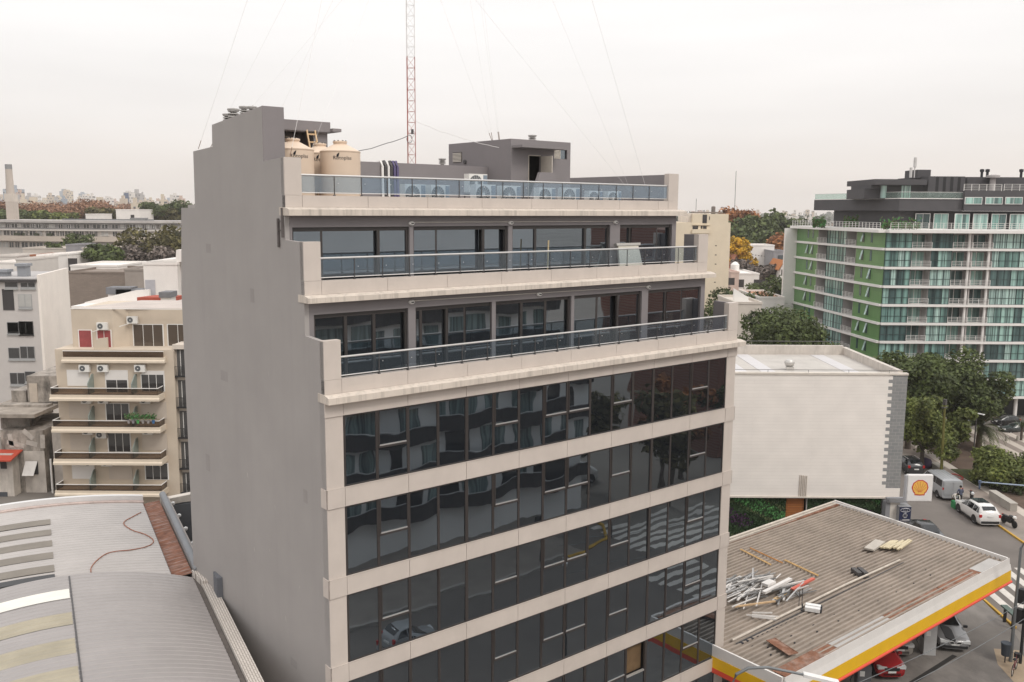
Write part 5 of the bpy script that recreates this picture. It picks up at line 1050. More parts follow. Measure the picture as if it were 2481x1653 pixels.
for i in range(5):
    y=1.45+i*1.62; barrel('skylight_strip',f,-12.9,-5.2,y,y+.82,FIBG,.14,nx=16,rib=.0,fn=arch2)
    b=MB(MW2); b.beam((-17,y-.35,arch2(-17)+.215),(-5.2,y-.35,arch2(-5.2)+.215),.5,.01) if False else None
b=MB(M('opening_dark',(.05,.05,.052),.6)); 
vs=[];xs=[-13+7.8*i/12 for i in range(13)]
for x in xs: vs+= [(x,.42,arch2(x)+.2),(x,.98,arch2(x)+.2)]
b.add(vs,[(2*i,2*i+2,2*i+3,2*i+1) for i in range(12)]); b.build('open_strip',f)
b=MB(M('flashing_white',(.66,.65,.64),.5,.05,1)); 
pts=[(x,arch2(x)+.12) for x in [-13+12.3*i/20 for i in range(21)]]
b.prism([(x,z+.30) for x,z in pts]+[(x,z-.2) for x,z in pts[::-1]],'y',11.2,11.45); b.build('end_flashing',f)
b=MB(M('flashing_pink',(.5,.40,.36),.7,.2,2,streak=.5,sdark=.5,stretch=(3,3,1)))
b.prism([(x,z+.05) for x,z in pts]+[(x,z-.2) for x,z in pts[::-1]],'y',10.9,11.19); b.build('flashing_strip',f)
b=MB(SH2); b.prism([(x,z+.0) for x,z in pts]+[(x,z-.5) for x,z in pts[::-1]],'y',-.02,.045); b.build('front_flashing',f)
b=MB(WALLS); b.prism([(x,z-.3) for x,z in pts]+[(0,0),(-13,0)],'y',11.0,11.18); b.box(-.2,0,.1,11,0,9.8); b.build('wall',f)
VAL=M('valley_rust',(.20,.08,.045),.9,.35,3,streak=.8,stretch=(.9,9,1),scol=(.42,.37,.34))
b=MB(VAL); b.add([(-.70,.1,10.04),(.12,.1,10.14),(.12,11.3,10.14),(-.70,11.3,10.04)],[(0,1,2,3)]); b.box(-.76,-.70,.1,11.3,9.9,10.10,STEEL); b.build('valley_gutter',f)
b=MB(M('grey_cap',(.22,.225,.235),.6,.08,1)); b.tube([(.34,.0,10.25),(.34,11.6,10.35)],.17,n=12); b.box(.2,.62,.0,11.6,0,10.2,WALLS); b.build('parapet_cap',f,smooth=True)
b=MB(M('slate_wall',(.14,.145,.155),.8)); b.box(.65,3.6,11.2,11.6,5.5,9.75); b.build('rear_wall',f)
b=MB(CREAMT); b.prism([(.5,9.8),(3.8,10.05),(3.8,10.4),(.5,10.15)],'y',11.25,11.7); b.build('coping',f)
for k in range(5): b=MB(WHITE); b.lathe(.7,1.5+2.2*k,[(.02,10.05),(.1,10.12),(.1,10.22),(.02,10.28)],n=10); tag(b.build('ball_lamp',None,(E0.x,E0.y,0),aS,smooth=True),'small white globe lamp on the outer edge of the grey parapet cap','lamp','globe lamps along the parapet cap')
yard=MB(M('yard_dark',(.12,.10,.09),.9)); yard.box(.7,5.0,1.5,11,3.0,6.3); tag(yard.build('yard_annex',None,(E0.x,E0.y,0),aS),'dark flat roofed annex in the gap behind the tower','annex')
for i,(x,y) in enumerate(((1.75,9.4),(1.6,7.6),(1.5,6.0))):
    u=Vector(shed_local(x,y)+(6.3,)); ac_unit(('farthest white air conditioner in the gap behind the tower','middle white air conditioner in the gap behind the tower','nearest white air conditioner in the gap behind the tower')[i],u,aS+R(-90),1.3)
# red hose lying on the pale roof
pts=[]
for (px,py) in ((1065,285),(1000,320),(940,355),(945,385),(1010,425),(1090,450),(1155,490),(1145,525),(1080,552),(980,570),(880,580),(800,600),(730,650),(690,700),(687,738)):
    X,Y=px*.32080,1150+py*.32080
    lo,hi=None,None
    for d in np.arange(20,75,.02):
        v=at(X,Y,float(d)); dx,dy=v.x-E0.x,v.y-E0.y; lx=dx*math.cos(aS)+dy*math.sin(aS)
        if v.z<=arch2(min(lx,0))+.15: pts.append(Vector((v.x,v.y,arch2(min(lx,0))+.15))); break
hm=M('hose_rust',(.30,.11,.06),.7); b=MB(hm); sm=[]
for i in range(len(pts)-1):
    for t in (0,.25,.5,.75):
        p0=pts[max(i-1,0)];p1=pts[i];p2=pts[i+1];p3=pts[min(i+2,len(pts)-1)]
        sm.append(.5*((2*p1)+(p2-p0)*t+(2*p0-5*p1+4*p2-p3)*t*t+(3*p1-p0-3*p2+p3)*t**3))
sm.append(pts[-1]); b.tube(sm,.022,n=6); tag(b.build('hose',None,smooth=True),'rust red hose snaking over the pale shed roof','hose')
# ---- beige apartment block with balconies
BD=76.0
BEI=M('beige_render',(.56,.475,.38),.85,.06,.6,streak=.12,sdark=.75,stretch=(1,1,.1)); BEI2=M('beige_slab',(.64,.55,.44),.8,.05,.8,streak=.15,sdark=.7,stretch=(2,2,.5))
SHUT=brick('white_shutter',(.74,.71,.68),(.74,.71,.68),(.6,.57,.54),1,8,.09,.006,'xz',.6,.2); SHUTB=brick('beige_shutter',(.52,.45,.38),(.52,.45,.38),(.42,.36,.30),1,8,.09,.006,'xz',.6,.2)
SMOK=clear_glass('smoked_guard',(.50,.44,.39),1.4,.10,(.12,.10,.085)); DGL=glass('house_glass',(.04,.04,.042),1.9,.03,.05)
def bx(x,y=600): return at(*ql2(x,y),BD).x
def bz(y,x=850): return at(*ql2(x,y),BD).z
o0=bx(435,600); ap=thing('beige_apartment_block','beige apartment block with five stacked balconies left of the tower','building',(o0,BD,0),0); W_=bx(1330)-o0
def lx(x,y=600): return bx(x,y)-o0
ztop=bz(15,520); zroof=bz(305)
wmat=BEI; b=MB(BEI); b.box(0,W_,0,10,0,zroof+.0); b.build('wall',ap)
b=MB(BEI); x2=lx(895,150); b.box(.9,lx(800,100),1.4,9,zroof+.002,ztop); b.prism([(lx(800,100),1.4),(x2,2.2),(W_+1.0,2.2),(W_+1,9),(lx(800,100),9)],'z',zroof+.002,ztop+.05); b.build('top_storey',ap)
b=MB(WR); b.box(.9,W_+1,1.35,1.5,ztop+.052,ztop+.12); b.prism([(.95,1.6),(W_+1,2.4),(W_+1,8.8),(4.0,8.8)],'z',ztop+.052,ztop+.09,M('roof_pinkish',(.50,.44,.40),.9,.1,.6)); b.build('roof_edge',ap)
def win(x0,y0,x1,y1,mat,name='window',yy=0,fr=True,zoff=0):
    a,c=lx(x0,y1),lx(x1,y1); z0,z1=bz(y1,x0),bz(y0,x0); b=MB(WHITE if fr else mat)
    if fr: b.box(a-.06,c+.06,yy-.04,yy-.003,z0-.03,z1+.06)
    else: b.box(a,c,yy-.05,yy-.003,z0,z1)
    o=b.build(name,ap)
    if fr: g=MB(mat); n=max(1,round((c-a)/.75)); [g.box(a+(c-a)*j/n+.03,a+(c-a)*(j+1)/n-.03,yy-.06,yy-.041,z0+.02,z1) for j in range(n)]; g.build('pane',o)
    return o
def apac(x,y,yy=-.35):
    b=MB(ACW); a=lx(x,y); z=bz(y+55,x); b.box(a,a+.9,yy,yy+.3,z,z+.62); b.box(a+.1,a+.15,yy+.28,-.003,z-.06,z); o=b.build('air_conditioner',ap)
    f=MB(ACD); f.lathe(0,0,[(.001,0),(.235,0),(.235,.02),(.001,.02)],n=18); f.lathe(0,0,[(.001,.02),(.05,.02),(.05,.03),(.001,.03)],ACW,n=10); g=f.build('fan_grille',o,(a+.31,yy,z+.31)); g.rotation_euler=(R(90),0,0)
rails=[(310,400,490,1250,False),(575,672,440,1275,True),(818,908,455,1285,True),(1057,1150,468,1296,True),(1297,1385,480,1302,True)]
for i,(yr,ys,xa,xc,ret) in enumerate(rails):
    a,c=lx(xa,yr),lx(xc,yr)-(.4 if ret else 0); zr_=bz(yr); zs=bz(ys); pj=-1.25 if ret else -.35
    b=MB(BEI2); h_=(zr_-zs)*.46; b.prism([(pj-.12,zs),(0,zs),(0,zs+h_),(pj,zs+h_),(pj,zs+h_*.55),(pj-.12,zs+h_*.35)],'x',a-.12,c+.12); bo=b.build('balcony',ap)
    g=MB(SMOK); g.box(a,c,pj+.03,pj+.05,zs+h_,zr_-.05); g.box(a-.0,a+.02,pj+.05,-.0,zs+h_,zr_-.05) if ret else None; g.box(c-.02,c,pj+.05,0,zs+h_,zr_-.05) if ret else None; g.build('glass_guard',bo)
    g=MB(WHITE); g.box(a-.02,c+.02,pj,pj+.06,zr_-.05,zr_); 
    if ret: g.box(a-.02,a+.04,pj+.06,0,zr_-.05,zr_); g.box(c-.04,c+.02,pj+.06,0,zr_-.05,zr_)
    g.build('handrail',bo)
    if ret:
        for xx in (708,1035):
            g=MB(M('frosted_screen',(.25,.29,.265),.5)); x=lx(xx+5*i,yr); g.prism([(-1.1,zs+h_),(-.0,zs+h_),(-.0,zr_+1.0),(-.35,zr_+1.0),(-1.1,zr_+.35)],'x',x-.03,x+.03); g.build('divider',bo)
win(515,458,680,580,SHUT,'shutter',fr=False); win(800,460,975,535,SHUT,'shutter',fr=False); win(812,535,975,640,DGL); win(1078,465,1250,495,SHUT,'shutter',fr=False); win(1080,495,1250,620,DGL)
win(530,700,690,830,SHUTB,'shutter',fr=False); win(812,715,985,840,DGL); win(1080,700,1270,830,SHUTB,'shutter',fr=False)
win(540,940,700,1070,SHUTB,'shutter',fr=False); win(828,940,995,1080,DGL); win(1085,940,1275,1070,SHUTB,'shutter',fr=False)
win(553,1172,725,1285,SHUT,'shutter',fr=False); win(832,1180,1010,1290,SHUTB,'shutter',fr=False); win(1110,1170,1280,1290,DGL); win(565,1400,735,1440,DGL)
for (x,y) in ((610,415),(748,415),(1030,415),(625,655),(752,655),(1070,655),(738,917),(635,890),(1090,890),(650,1130),(780,1130)): apac(x,y)
# top storey openings
RED=M('red_curtain',(.30,.07,.07),.9,.15,3,streak=.4,sdark=.5,stretch=(8,8,.2)); WDR=glass('warm_room_glass',(.075,.055,.04),1.7,.03,.08)
def tw(x0,y0,x1,y1,mat,yy): 
    k=win(x0,y0,x1,y1,mat,'patio_door',yy); return k
tw(548,175,645,308,RED,1.38); tw(690,175,795,308,RED,1.38); tw(940,140,1170,308,WDR,2.17); tw(1208,140,1366,305,WDR,2.17); apac(688,112,1.05); apac(893,72,1.75)
b=MB(BEI); b.prism([(lx(705,300),zroof+.003),(lx(810,300),zroof+.003),(lx(810,300),zroof+1.0),(lx(740,300),zroof+.9),(lx(705,300),zroof+.4)],'y',.2,.4); b.build('terrace_divider',ap)
# plants on the third balcony
for i,x in enumerate((1012,1045,1080,1118,1158,1195)):
    po=thing('potted_plant',('potted plant at the left end of the planted balcony rail','second potted plant from the left on the balcony rail','potted plant in a bright green pot on the balcony rail','potted plant right of the bright green pot','fifth potted plant from the left on the balcony rail','potted plant in a blue pot at the right end of the balcony rail')[i],'potted plant',(bx(x+18,830),BD-1.38,bz(835)),0,'pots on the balcony rail')
    b=MB(M('pot_%d'%i,[(.35,.33,.33),(.3,.28,.3),(.1,.4,.12),(.35,.33,.32),(.36,.34,.33),(.05,.16,.35)][i],.6)); b.lathe(0,0,[(.09,0),(.13,.24),(.14,.27),(.10,.27)],n=12); b.build('pot',po,smooth=True)
    b=MB(); N_=70; leafquads(b,[(grnd.normal(0,.16),grnd.normal(0,.1),.42+abs(grnd.normal(0,.18))) for _ in range(N_)],.09,GW,[1 if grnd.random()<.5 else 3 for _ in range(N_)]); b.build('foliage',po)
# narrow neighbour with iron balconies
nb=thing('narrow_house','narrow pale house with small iron balconies tight against the tower','building',(bx(1325),BD+.5,0),0); wn=bx(1440)-bx(1325)+.6
b=MB(M('pale_beige',(.60,.53,.46),.85,.06,.6)); b.box(0,wn,0,8,0,bz(270,1340)); b.box(-.1,wn,-.3,0,bz(305,1340),bz(270,1340)); b.build('wall',nb)
for (y0,y1) in ((310,512),(545,748),(780,980),(1015,1215),(1250,1400)):
    z0,z1=bz(y1,1370),bz(y0,1370); b=MB(M('recess_dark',(.10,.095,.09),.8)); b.box(.15,wn,-.02,-.003,z0,z1); wo=b.build('window',nb); b=MB(DGL); b.box(.5,1.3,-.05,-.021,z0+.2,z1-.15); b.box(.45,.5,-.06,-.021,z0,z1-.1,WHITE); b.build('pane',wo)
    b=MB(BLKP); zz=z0+.85; b.box(.0,wn,-.42,-.38,zz,zz+.03); b.box(.0,wn,-.42,-.38,z0+.05,z0+.08); b.box(.0,wn,-.45,-.0,z0-.05,z0+.0)
    for k in range(14): b.box(.05+k*wn/14,.075+k*wn/14,-.41,-.39,z0+.05,zz)
    b.build('iron_balcony',nb)
# ---- white block with windows at the far left
LD=100.0; WBL=M('white_block_sunlit',(.80,.735,.67),.85,.05,.4,streak=.16,sdark=.75,stretch=(.6,.6,.06)); GLW=M('white_block_shaded',(.52,.485,.46),.85,.06,.5,streak=.1,sdark=.8,stretch=(1,1,.1))  # one white render: sunlit side lighter, shaded front darker, put into the colours
x0=at(*ql1(285,1100),LD).x; x1=at(*ql1(505,1100),LD+14).x; zt=at(*ql1(285,1030),LD).z
wl=thing('white_apartment_block','white apartment block with grey windows at the left edge','building',(x0,LD,0),0)
xr=at(*ql1(500,960),LD+12).x-x0
b=MB(GLW); b.prism([(-16,0),(0,0),(xr-.02,12),(-16,12)],'z',0,zt); b.build('front_wall',wl)
b=MB(WBL); xr=at(*ql1(500,960),LD+12).x-x0; zr2=at(*ql1(500,940),LD+12).z
b.prism([(.003,.0),(.3,.0),(xr+.3,12),(xr,12)],'z',0,zt+.55); b.build('side_wall',wl)
b=MB(M('roof_grey_sheet',(.40,.38,.37),.8,.1,.6)); b.prism([(-16,.3),(-.05,.3),(xr-.1,11.9),(-16,11.9)],'z',zt+.003,zt+.12); b.box(-16,.0,-.35,.3,zt-.25,zt+.0,DARKG); b.build('roof',wl)
def ww(x0_,y0,x1_,y1,mat=DGL):
    u=at(*ql1(x0_,y1),LD); v=at(*ql1(x1_,y0),LD); a,c=u.x-x0,v.x-x0; b=MB(M('window_grey_frame',(.33,.33,.33),.5)); b.box(a,c,-.06,-.003,u.z,v.z); o=b.build('window',wl)
    n=max(1,round((c-a)/1.0)); g=MB(mat)
    for j in range(n): g.box(a+(c-a)*j/n+.05,a+(c-a)*(j+1)/n-.05,-.08,-.061,u.z+.25,v.z-.05)
    g.build('pane',o); g=MB(M('sill_grey',(.36,.36,.35),.7)); g.box(a-.05,c+.05,-.16,-.061,u.z-.06,u.z+.04); g.build('sill',o)
CUR=M('curtain_pale',(.42,.41,.39),.8,.06,2)
for q in ((40,1045,135,1100),(160,1050,268,1100),(145,1140,240,1250,CUR),(60,1355,140,1445),(150,1345,252,1450,CUR)): ww(*q)
def ww2(x0_,y0,x1_,y1,mat=DGL): u=ql2(x0_,y0); v=ql2(x1_,y1); ww(u[0]/.31878,(u[1]-350)/.31878,v[0]/.31878,(v[1]-350)/.31878,mat)
for q in ((62,95,145,185),(150,90,252,195,CUR),(70,290,148,385),(160,280,262,385),(82,480,190,580),(195,470,270,560)): ww2(*q)
u=at(*ql1(20,1260),LD); b=MB(DARKG); b.box(at(*ql1(15,1100),LD).x-x0,at(*ql1(100,1100),LD).x-x0,-.05,-.003,u.z,at(*ql1(60,1100),LD).z); b.build('loggia',wl)
for (x,y) in ((165,950),(20,995)): u=at(*ql1(x,y+30),LD+3); b=MB(M('cowl_grey',(.25,.26,.28),.6)); b.box(u.x-x0-.5,u.x-x0+.5,3,4,u.z-.5,u.z+.8); b.box(u.x-x0-.65,u.x-x0+.65,2.8,4.2,u.z+.8,u.z+1.1); b.build('roof_vent',wl)
# ---- grimy old houses below it
GRM=M('grimy_render',(.31,.275,.24),.9,.5,.7,bump=.3,streak=1.0,sdark=.18,stretch=(1.1,1.1,.4)); GRM2=M('patchy_pale_render',(.52,.47,.42),.9,.22,.45,streak=.6,sdark=.4,stretch=(1.1,1.1,.3)); SCAR=M('pale_patch',(.43,.39,.35),.9,.2,2)
def gblk(label,name,quads,d,mat,depth=8):
    o=thing(name,label,'building',(0,d,0),0)
    for i,(x0,y0,x1,y1,dd,dep,mm) in enumerate(quads):
        u=at(*qg(x0,y0),d+dd); v=at(*qg(x1,y1),d+dd); b=MB(mm or mat); b.box(u.x,v.x,dd,dd+dep,0 if y1>1500 else v.z,u.z); b.build('wall',o)
    return o
g1=gblk('upper grimy stained house with a bricked up pale door','old_house',((285,50,640,335,0,6,None),(120,210,290,355,.6,4,None),(0,362,520,470,-1.5,1.0,None),(0,462,330,625,-2.5,.4,None)),84,GRM)
u=at(*qg(315,130),84); v=at(*qg(415,335),84); b=MB(M('beige_door',(.48,.41,.34),.8)); b.box(u.x,v.x,-.06,-.003,v.z,u.z); b.build('door',g1)
b=MB(M('grimy_slab',(.30,.26,.22),.9,.3,.8)); u=at(*qg(0,335),84); v=at(*qg(640,335),84); b.box(u.x,v.x,-4.5,6,u.z-.45,u.z-.12); b.build('terrace',g1)
u=at(*qg(330,400),82); v=at(*qg(525,500),88); b=MB(GRM); b.prism([(u.x,-1.9),(u.x+.25,-1.9),(v.x+.2,3),(v.x,3)],'z',at(*qg(330,620),82).z,at(*qg(330,465),82).z+.3); b.build('terrace_wall',g1)
g2=gblk('lower pale patched house with a tilted white shutter and red awning','old_house',((0,640,535,1700,-.0,7,GRM),(255,865,538,1700,-.05,.04,GRM2),(-200,900,185,1700,-1.2,1.1,GRM2),(-40,1310,100,1600,-1.25,.04,M('dark_blue_opening',(.07,.075,.085),.6))),80,GRM)
u=at(*qg(-60,845),80); v=at(*qg(255,895),80); b=MB(M('red_awning',(.42,.06,.03),.7,.1,2)); b.prism([(-2.2,v.z),(-.06,u.z),(-.06,u.z-.1),(-2.2,v.z-.12)],'x',u.x,v.x); b.build('awning',g2)
u=at(*qg(285,970),80); v=at(*qg(425,1115),80); b=MB(DARKG); b.box(u.x,v.x,-.10,-.09,v.z,u.z); wo=b.build('window',g2); b=MB(M('shutter_white',(.66,.63,.6),.6)); b.add([(u.x,-.12,u.z),(v.x,-.12,u.z),(v.x-.15,-.7,v.z+.05),(u.x-.1,-.7,v.z+.05),(u.x,-.16,u.z),(v.x,-.16,u.z),(v.x-.15,-.74,v.z+.05),(u.x-.1,-.74,v.z+.05)],[(0,1,2,3),(4,5,6,7),(0,1,5,4),(1,2,6,5),(2,3,7,6),(3,0,4,7)]); b.build('shutter',wo)
u=at(*qg(0,925),78.8); v=at(*qg(75,1055),78.8); b=MB(DARKG); b.box(u.x,v.x,-1.26,-1.203,v.z,u.z); b.build('window',g2)
b=MB(SCAR)
for (xa,ya,xb,yb) in ((245,640,355,735),(100,680,125,830),(70,770,260,815),(280,770,400,800),(455,690,460,835)):
    p=at(*qg(xa,ya),79.9); q=at(*qg(xb,yb),79.9); b.beam((p.x,-.02,p.z),(q.x,-.02,q.z),.03,.42,up=(1,0,1) if abs(q.x-p.x)<.6 else (0,0,1))
b.build('plaster_scars',g2)
b=MB(GRM2); p=at(*qg(540,800),80); b.box(p.x,p.x+1.6,.5,4,0,at(*qg(540,640),80).z-.3); b.build('side_wall',g2)
b=MB(WHITE); p=at(*qg(548,950),79.9); b.tube([(p.x,-.12,p.z),(p.x,-.12,p.z-5)],.09,n=8); b.build('drain_pipe',g2)
# ---- middle distance: white houses, brown brick block
BRB=brick('brown_brick',(.25,.20,.165),(.22,.175,.145),(.20,.165,.14),1,.6,.2,.02,'xz',.9,.3)
o,w_,h=block('brown_brick_block','brown brick block with small vent holes in the middle distance',(500,980,945),140,14,BRB,ql1)
wins(o,[(-w_+5.2+.28*k,-w_+5.38+.28*k,h-4.4-.25*j,h-4.25-.25*j) for k in range(6) for j in range(3)],'vent',DARKG)
o2,w2,h2=block('brown_brick_wing','side wing of the brown brick block with two tall windows',(945,960,1100),136,16,M('brown_render',(.30,.26,.23),.9,.1,.6),ql1); wins(o2,[(-.9,-.2,h2-5.5,h2-3),(2.0,2.7,h2-6,h2-2.7)],mat=DARKG)
o,w_,h=block('white_house','tall blank white wall with a grey steel door next to the tower',(1088,915,1345),98,10,WR,ql1)
b=MB(WR); b.prism([(-w_,h+.3),(w_+4,h+.3),(w_+4,h+1.6),(w_-.2,h+1.6),(w_-.3,h+.6),(-.2,h+.5)],'y',.5,8); b.build('upper_wall',o)
u=at(*ql1(1112,1170),98); v=at(*ql1(1178,1030),98); b=MB(M('steel_door',(.42,.41,.43),.5)); b.box(u.x-o.location.x,v.x-o.location.x,-.08,-.003,u.z,v.z); b.build('door',o)
o,w_,h=block('white_house','small white roof room with a red tiled roof beside the steel door',(1070,1190,1190),90,4,WR,ql1,cop=False); b=MB(M('red_roof',(.38,.08,.05),.8)); b.prism([(-.4,h-.1),(4.2,h-.1),(4.2,h+.2),(-.4,h+.4)],'x',-w_-.2,w_+1.5); b.build('roof',o); wins(o,[(-1.6,1.6,0,h-.4)],'garage_door',M('pale_garage',(.5,.47,.46),.7))
o,w_,h=block('chimney_stack','white chimney stack with a slate cap next to the tower',(1220,1165,1290),88,1.6,WR,ql1,'chimney',cop=False); b=MB(M('slate_cap',(.17,.17,.18),.7)); b.box(-w_-.12,w_+.12,-.12,1.72,h,h+.55); b.build('cap',o)
o,w_,h=block('white_parapet_house','low white house with a long slanting roof wall',(540,1230,1050),93,8,WR,ql1,cop=False); b=MB(WR); b.prism([(-w_,h-.2),(w_,h-.2),(w_,h+1.5),(w_-1.5,h+1.4),(-w_,h+.1)],'y',3,3.4); b.build('slanting_wall',o)
for (xx,l) in ((905,'larger slate capped roof vent on the slanting white wall'),(980,'smaller slate capped roof vent on the slanting white wall')):
    u=at(*ql1(xx,1140 if xx<950 else 1155),97); o=thing('roof_vent',l,'roof vent',(u.x,97,u.z-1.0),0); b=MB(WR); b.box(-1.2,1.2,0,1.6,0,1.0); b.build('base',o); b=MB(M('slate_cap',(.17,.17,.18))); b.box(-1.35,1.35,-.1,1.7,1.0,1.75); b.build('cap',o)
for (lab,q,d,dep,mat,ws) in (('flat white roof house with a long eave in front of the bare trees',(535,930,895),150,12,WR,((-8,-2,-2.2,-.8),(-1,3,-2.2,-.8))),
    ('white house with two large dark windows in the middle distance',(410,840,525),165,10,WR,((-2.5,2.8,-3,-.6),(-4,-2,-6,-5))),
    ('plain white cube house left of the two dark windows',(280,850,410),160,9,WR,()),
    ('grey white house with a flat parapet at the far left',(120,880,235),150,9,M('offwhite',(.56,.52,.48),.85,.06,.5),()),
    ('long low white house at the far left edge',(-60,905,200),152,9,WR,((-6,-3,-3,-1.5),(1,4,-3,-1.5))),
    ('beige blank wall building below the long curved block',(175,795,500),200,10,M('beige_wall',(.50,.45,.40),.85,.08,.4),()),
    ('pale blank gable building with a roof step below the curved block',(625,795,850),195,10,M('beige_wall',(.50,.45,.40)),((-10,-8,-9,-7),)),
    ('grey stair building between the two beige walls',(500,770,580),198,9,M('grey_house',(.28,.27,.28)),()),
    ('red roofed low house among white cubes',(230,850,280),170,8,M('clay_tile',(.33,.13,.07)),()),
    ('white house with grey parapet close to the left edge',(-50,855,130),175,9,M('offwhite',(.56,.52,.48)),((-4,-2,-3,-1.6),(1,3,-3,-1.6)))):
    o,w_,h=block('white_house',lab,q,d,dep,mat,ql1); wins(o,[(a,c,h+e,h+f_) for a,c,e,f_ in ws],mat=DARKG)
o,w_,h=block('white_house','white modern house with a small dark window beyond the curved block',(880,500,1055),300,12,WR,ql1); wins(o,[(1,2.2,h-4.5,h-1.5),(-6,-4,h-8.5,h-6.5),(1,5,h-9,h-6.8)],mat=DARKG)
o,w_,h=block('white_house','tiny white house beyond the curved block roof',(650,535,745),290,10,WR,ql1)
# ---- long curved apartment block
CVD=255.0; cv=thing('curved_apartment_block','long grey and beige apartment block with curved end behind the white houses','building',(0,0,0),0)
def cvx(px,dd=0): return at(*qc(px,800),CVD+dd).x
def cvz(py): return at(*qc(1200,py),CVD).z
path=[(-30,0)]
pts=[(cvx(-250),CVD+6),(cvx(600),CVD+1),(cvx(1300),CVD),(cvx(1900),CVD+1.5),(cvx(2150),CVD+5),(cvx(2300),CVD+11),(cvx(2420),CVD+22)]
def along_path(t):
    n=len(pts)-1; s=min(t*n,n-1e-6); i=int(s); f=s-i; return Vector((pts[i][0]+(pts[i+1][0]-pts[i][0])*f,pts[i][1]+(pts[i+1][1]-pts[i][1])*f,0))
def ribbon(name,z0,z1,mat,off=0,thick=3,parent=cv):
    b=MB(mat); vs=[]; n=len(pts)
    for (x,y) in pts: vs+= [(x,y-off,z0),(x,y-off,z1),(x,y-off+thick,z1),(x,y-off+thick,z0)]
    fs=[]
    for i in range(n-1):
        for k in range(4): fs.append((i*4+k,i*4+(k+1)%4,i*4+4+(k+1)%4,i*4+4+k))
    fs+=[(0,1,2,3),tuple(range(4*n-4,4*n))]; b.add(vs,fs); return b.build(name,parent)
CG=M('curved_grey',(.30,.285,.285),.85,.06,.3); CBG=M('curved_beige',(.47,.405,.345),.85,.05,.3,streak=.15,sdark=.75,stretch=(.6,.6,.1)); CWH=M('curved_pale',(.55,.51,.47),.85,.06,.3)
ribbon('roof',cvz(720),cvz(690),M('curved_roof',(.44,.41,.39),.8,.15,.3),1.2,14); ribbon('upper_wall',cvz(800),cvz(721),CG,0,10); ribbon('slab',cvz(820),cvz(801),CWH,.8,10); ribbon('middle_wall',cvz(888),cvz(821),CWH,0,10); ribbon('parapet_band',cvz(950),cvz(889),CBG,1.8,10); ribbon('lower_wall',0,cvz(951),CWH,0,10)
b=MB(M('roof_box_grey',(.2,.2,.2),.8)); 
u=at(*qc(1700,700),CVD+4); b.box(u.x-2,u.x+2,CVD+4,CVD+7,cvz(692),cvz(655)); u=at(*qc(1380,690),CVD+5); b.box(u.x-14,u.x+12,CVD+5,CVD+5.5,cvz(692),cvz(672)); b.build('roof_plant',cv)
wr=random.Random(2)
for (row,(ya,yb),off,step) in (('a',(785,738),.0,72),('b',(882,826),.0,78),('c',(1035,968),.0,92)):
    x=-180
    while x<2235:
        wd=wr.choice((34,50,70,90)) if row!='c' else wr.choice((60,90,110)); x2=min(x+wd,2240)
        pa=None
        # find wall depth at this px by path param
        px_=cvx((x+x2)/2); 
        for i in range(len(pts)-1):
            if pts[i][0]<=px_<=pts[i+1][0]:
                f_=(px_-pts[i][0])/(pts[i+1][0]-pts[i][0]); yy=pts[i][1]+(pts[i+1][1]-pts[i][1])*f_; ang=math.atan2(pts[i+1][1]-pts[i][1],pts[i+1][0]-pts[i][0])
        z0,z1=cvz(yb),cvz(ya); w2=(cvx(x2)-cvx(x))/2
        zlo=min(z0,z1); zhi=max(z0,z1)
        m_=wr.choice((DGL,DGL,CUR,DGL,M('recess_dark',(.10,.095,.09)))); b=MB(m_); b.box(-w2,w2,-.12,-.01,zlo,zhi); o=b.build('window',cv,(px_,yy,0),ang)
        g=MB(WHITE if row=='a' and wr.random()<.4 else CWH); g.box(-w2-.08,-w2,-.16,-.01,zlo,zhi); g.box(w2,w2+.08,-.16,-.01,zlo,zhi); g.box(-.06,.06,-.16,-.121,zlo,zhi); g.box(-w2-.08,w2+.08,-.17,-.01,zhi,zhi+.07); g.build('frame',o)
        if row=='b' and wr.random()<.5: g=MB(M('terrace_plants',(.04,.045,.025),.9,.3,1)); g.box(-w2,w2,-1.5,-1.2,zlo,zlo+.7); g.build('planter',o)
        x=x2+wr.choice((14,24,34,50))
# ---- tall chimney
ch=thing('tall_chimney','tall tapering concrete chimney with a dark top at the left','chimney',(at(*ql1(95,500),265).x,265,0),0)
cz0=at(*ql1(90,575),265).z; c1=at(*ql1(60,375),265); b=MB(M('chimney_concrete',(.47,.41,.36),.9,.08,.3,streak=.25,sdark=.75,stretch=(.6,.6,.05)))
ztp=at(*ql1(75,152),265).z; zc=at(*ql1(75,188),265).z; zsh=at(*ql1(75,375),265).z; zsh2=at(*ql1(75,435),265).z
b.lathe(-.25,0,[(1.12,zsh),(.96,zc-2)],n=20); b.lathe(-.25,0,[(.96,zc-2+.001),(.93,zc)],n=20); b.build('shaft',ch,smooth=True)
b=MB(M('chimney_pale',(.56,.50,.44),.9,.08,.4)); b.box(-1.45,1.15,-1.2,1.2,zsh2,zsh-.002); b.build('collar',ch); b=MB(M('chimney_concrete',(.47,.41,.36))); b.box(-1.25,1.2,-1.15,1.15,0,zsh2-.002); b.build('base',ch)
b=MB(M('chimney_dark',(.25,.25,.25),.9)); b.lathe(-.25,0,[(.95,zc+.002),(.93,ztp)],n=20); b.build('top_band',ch,smooth=True)
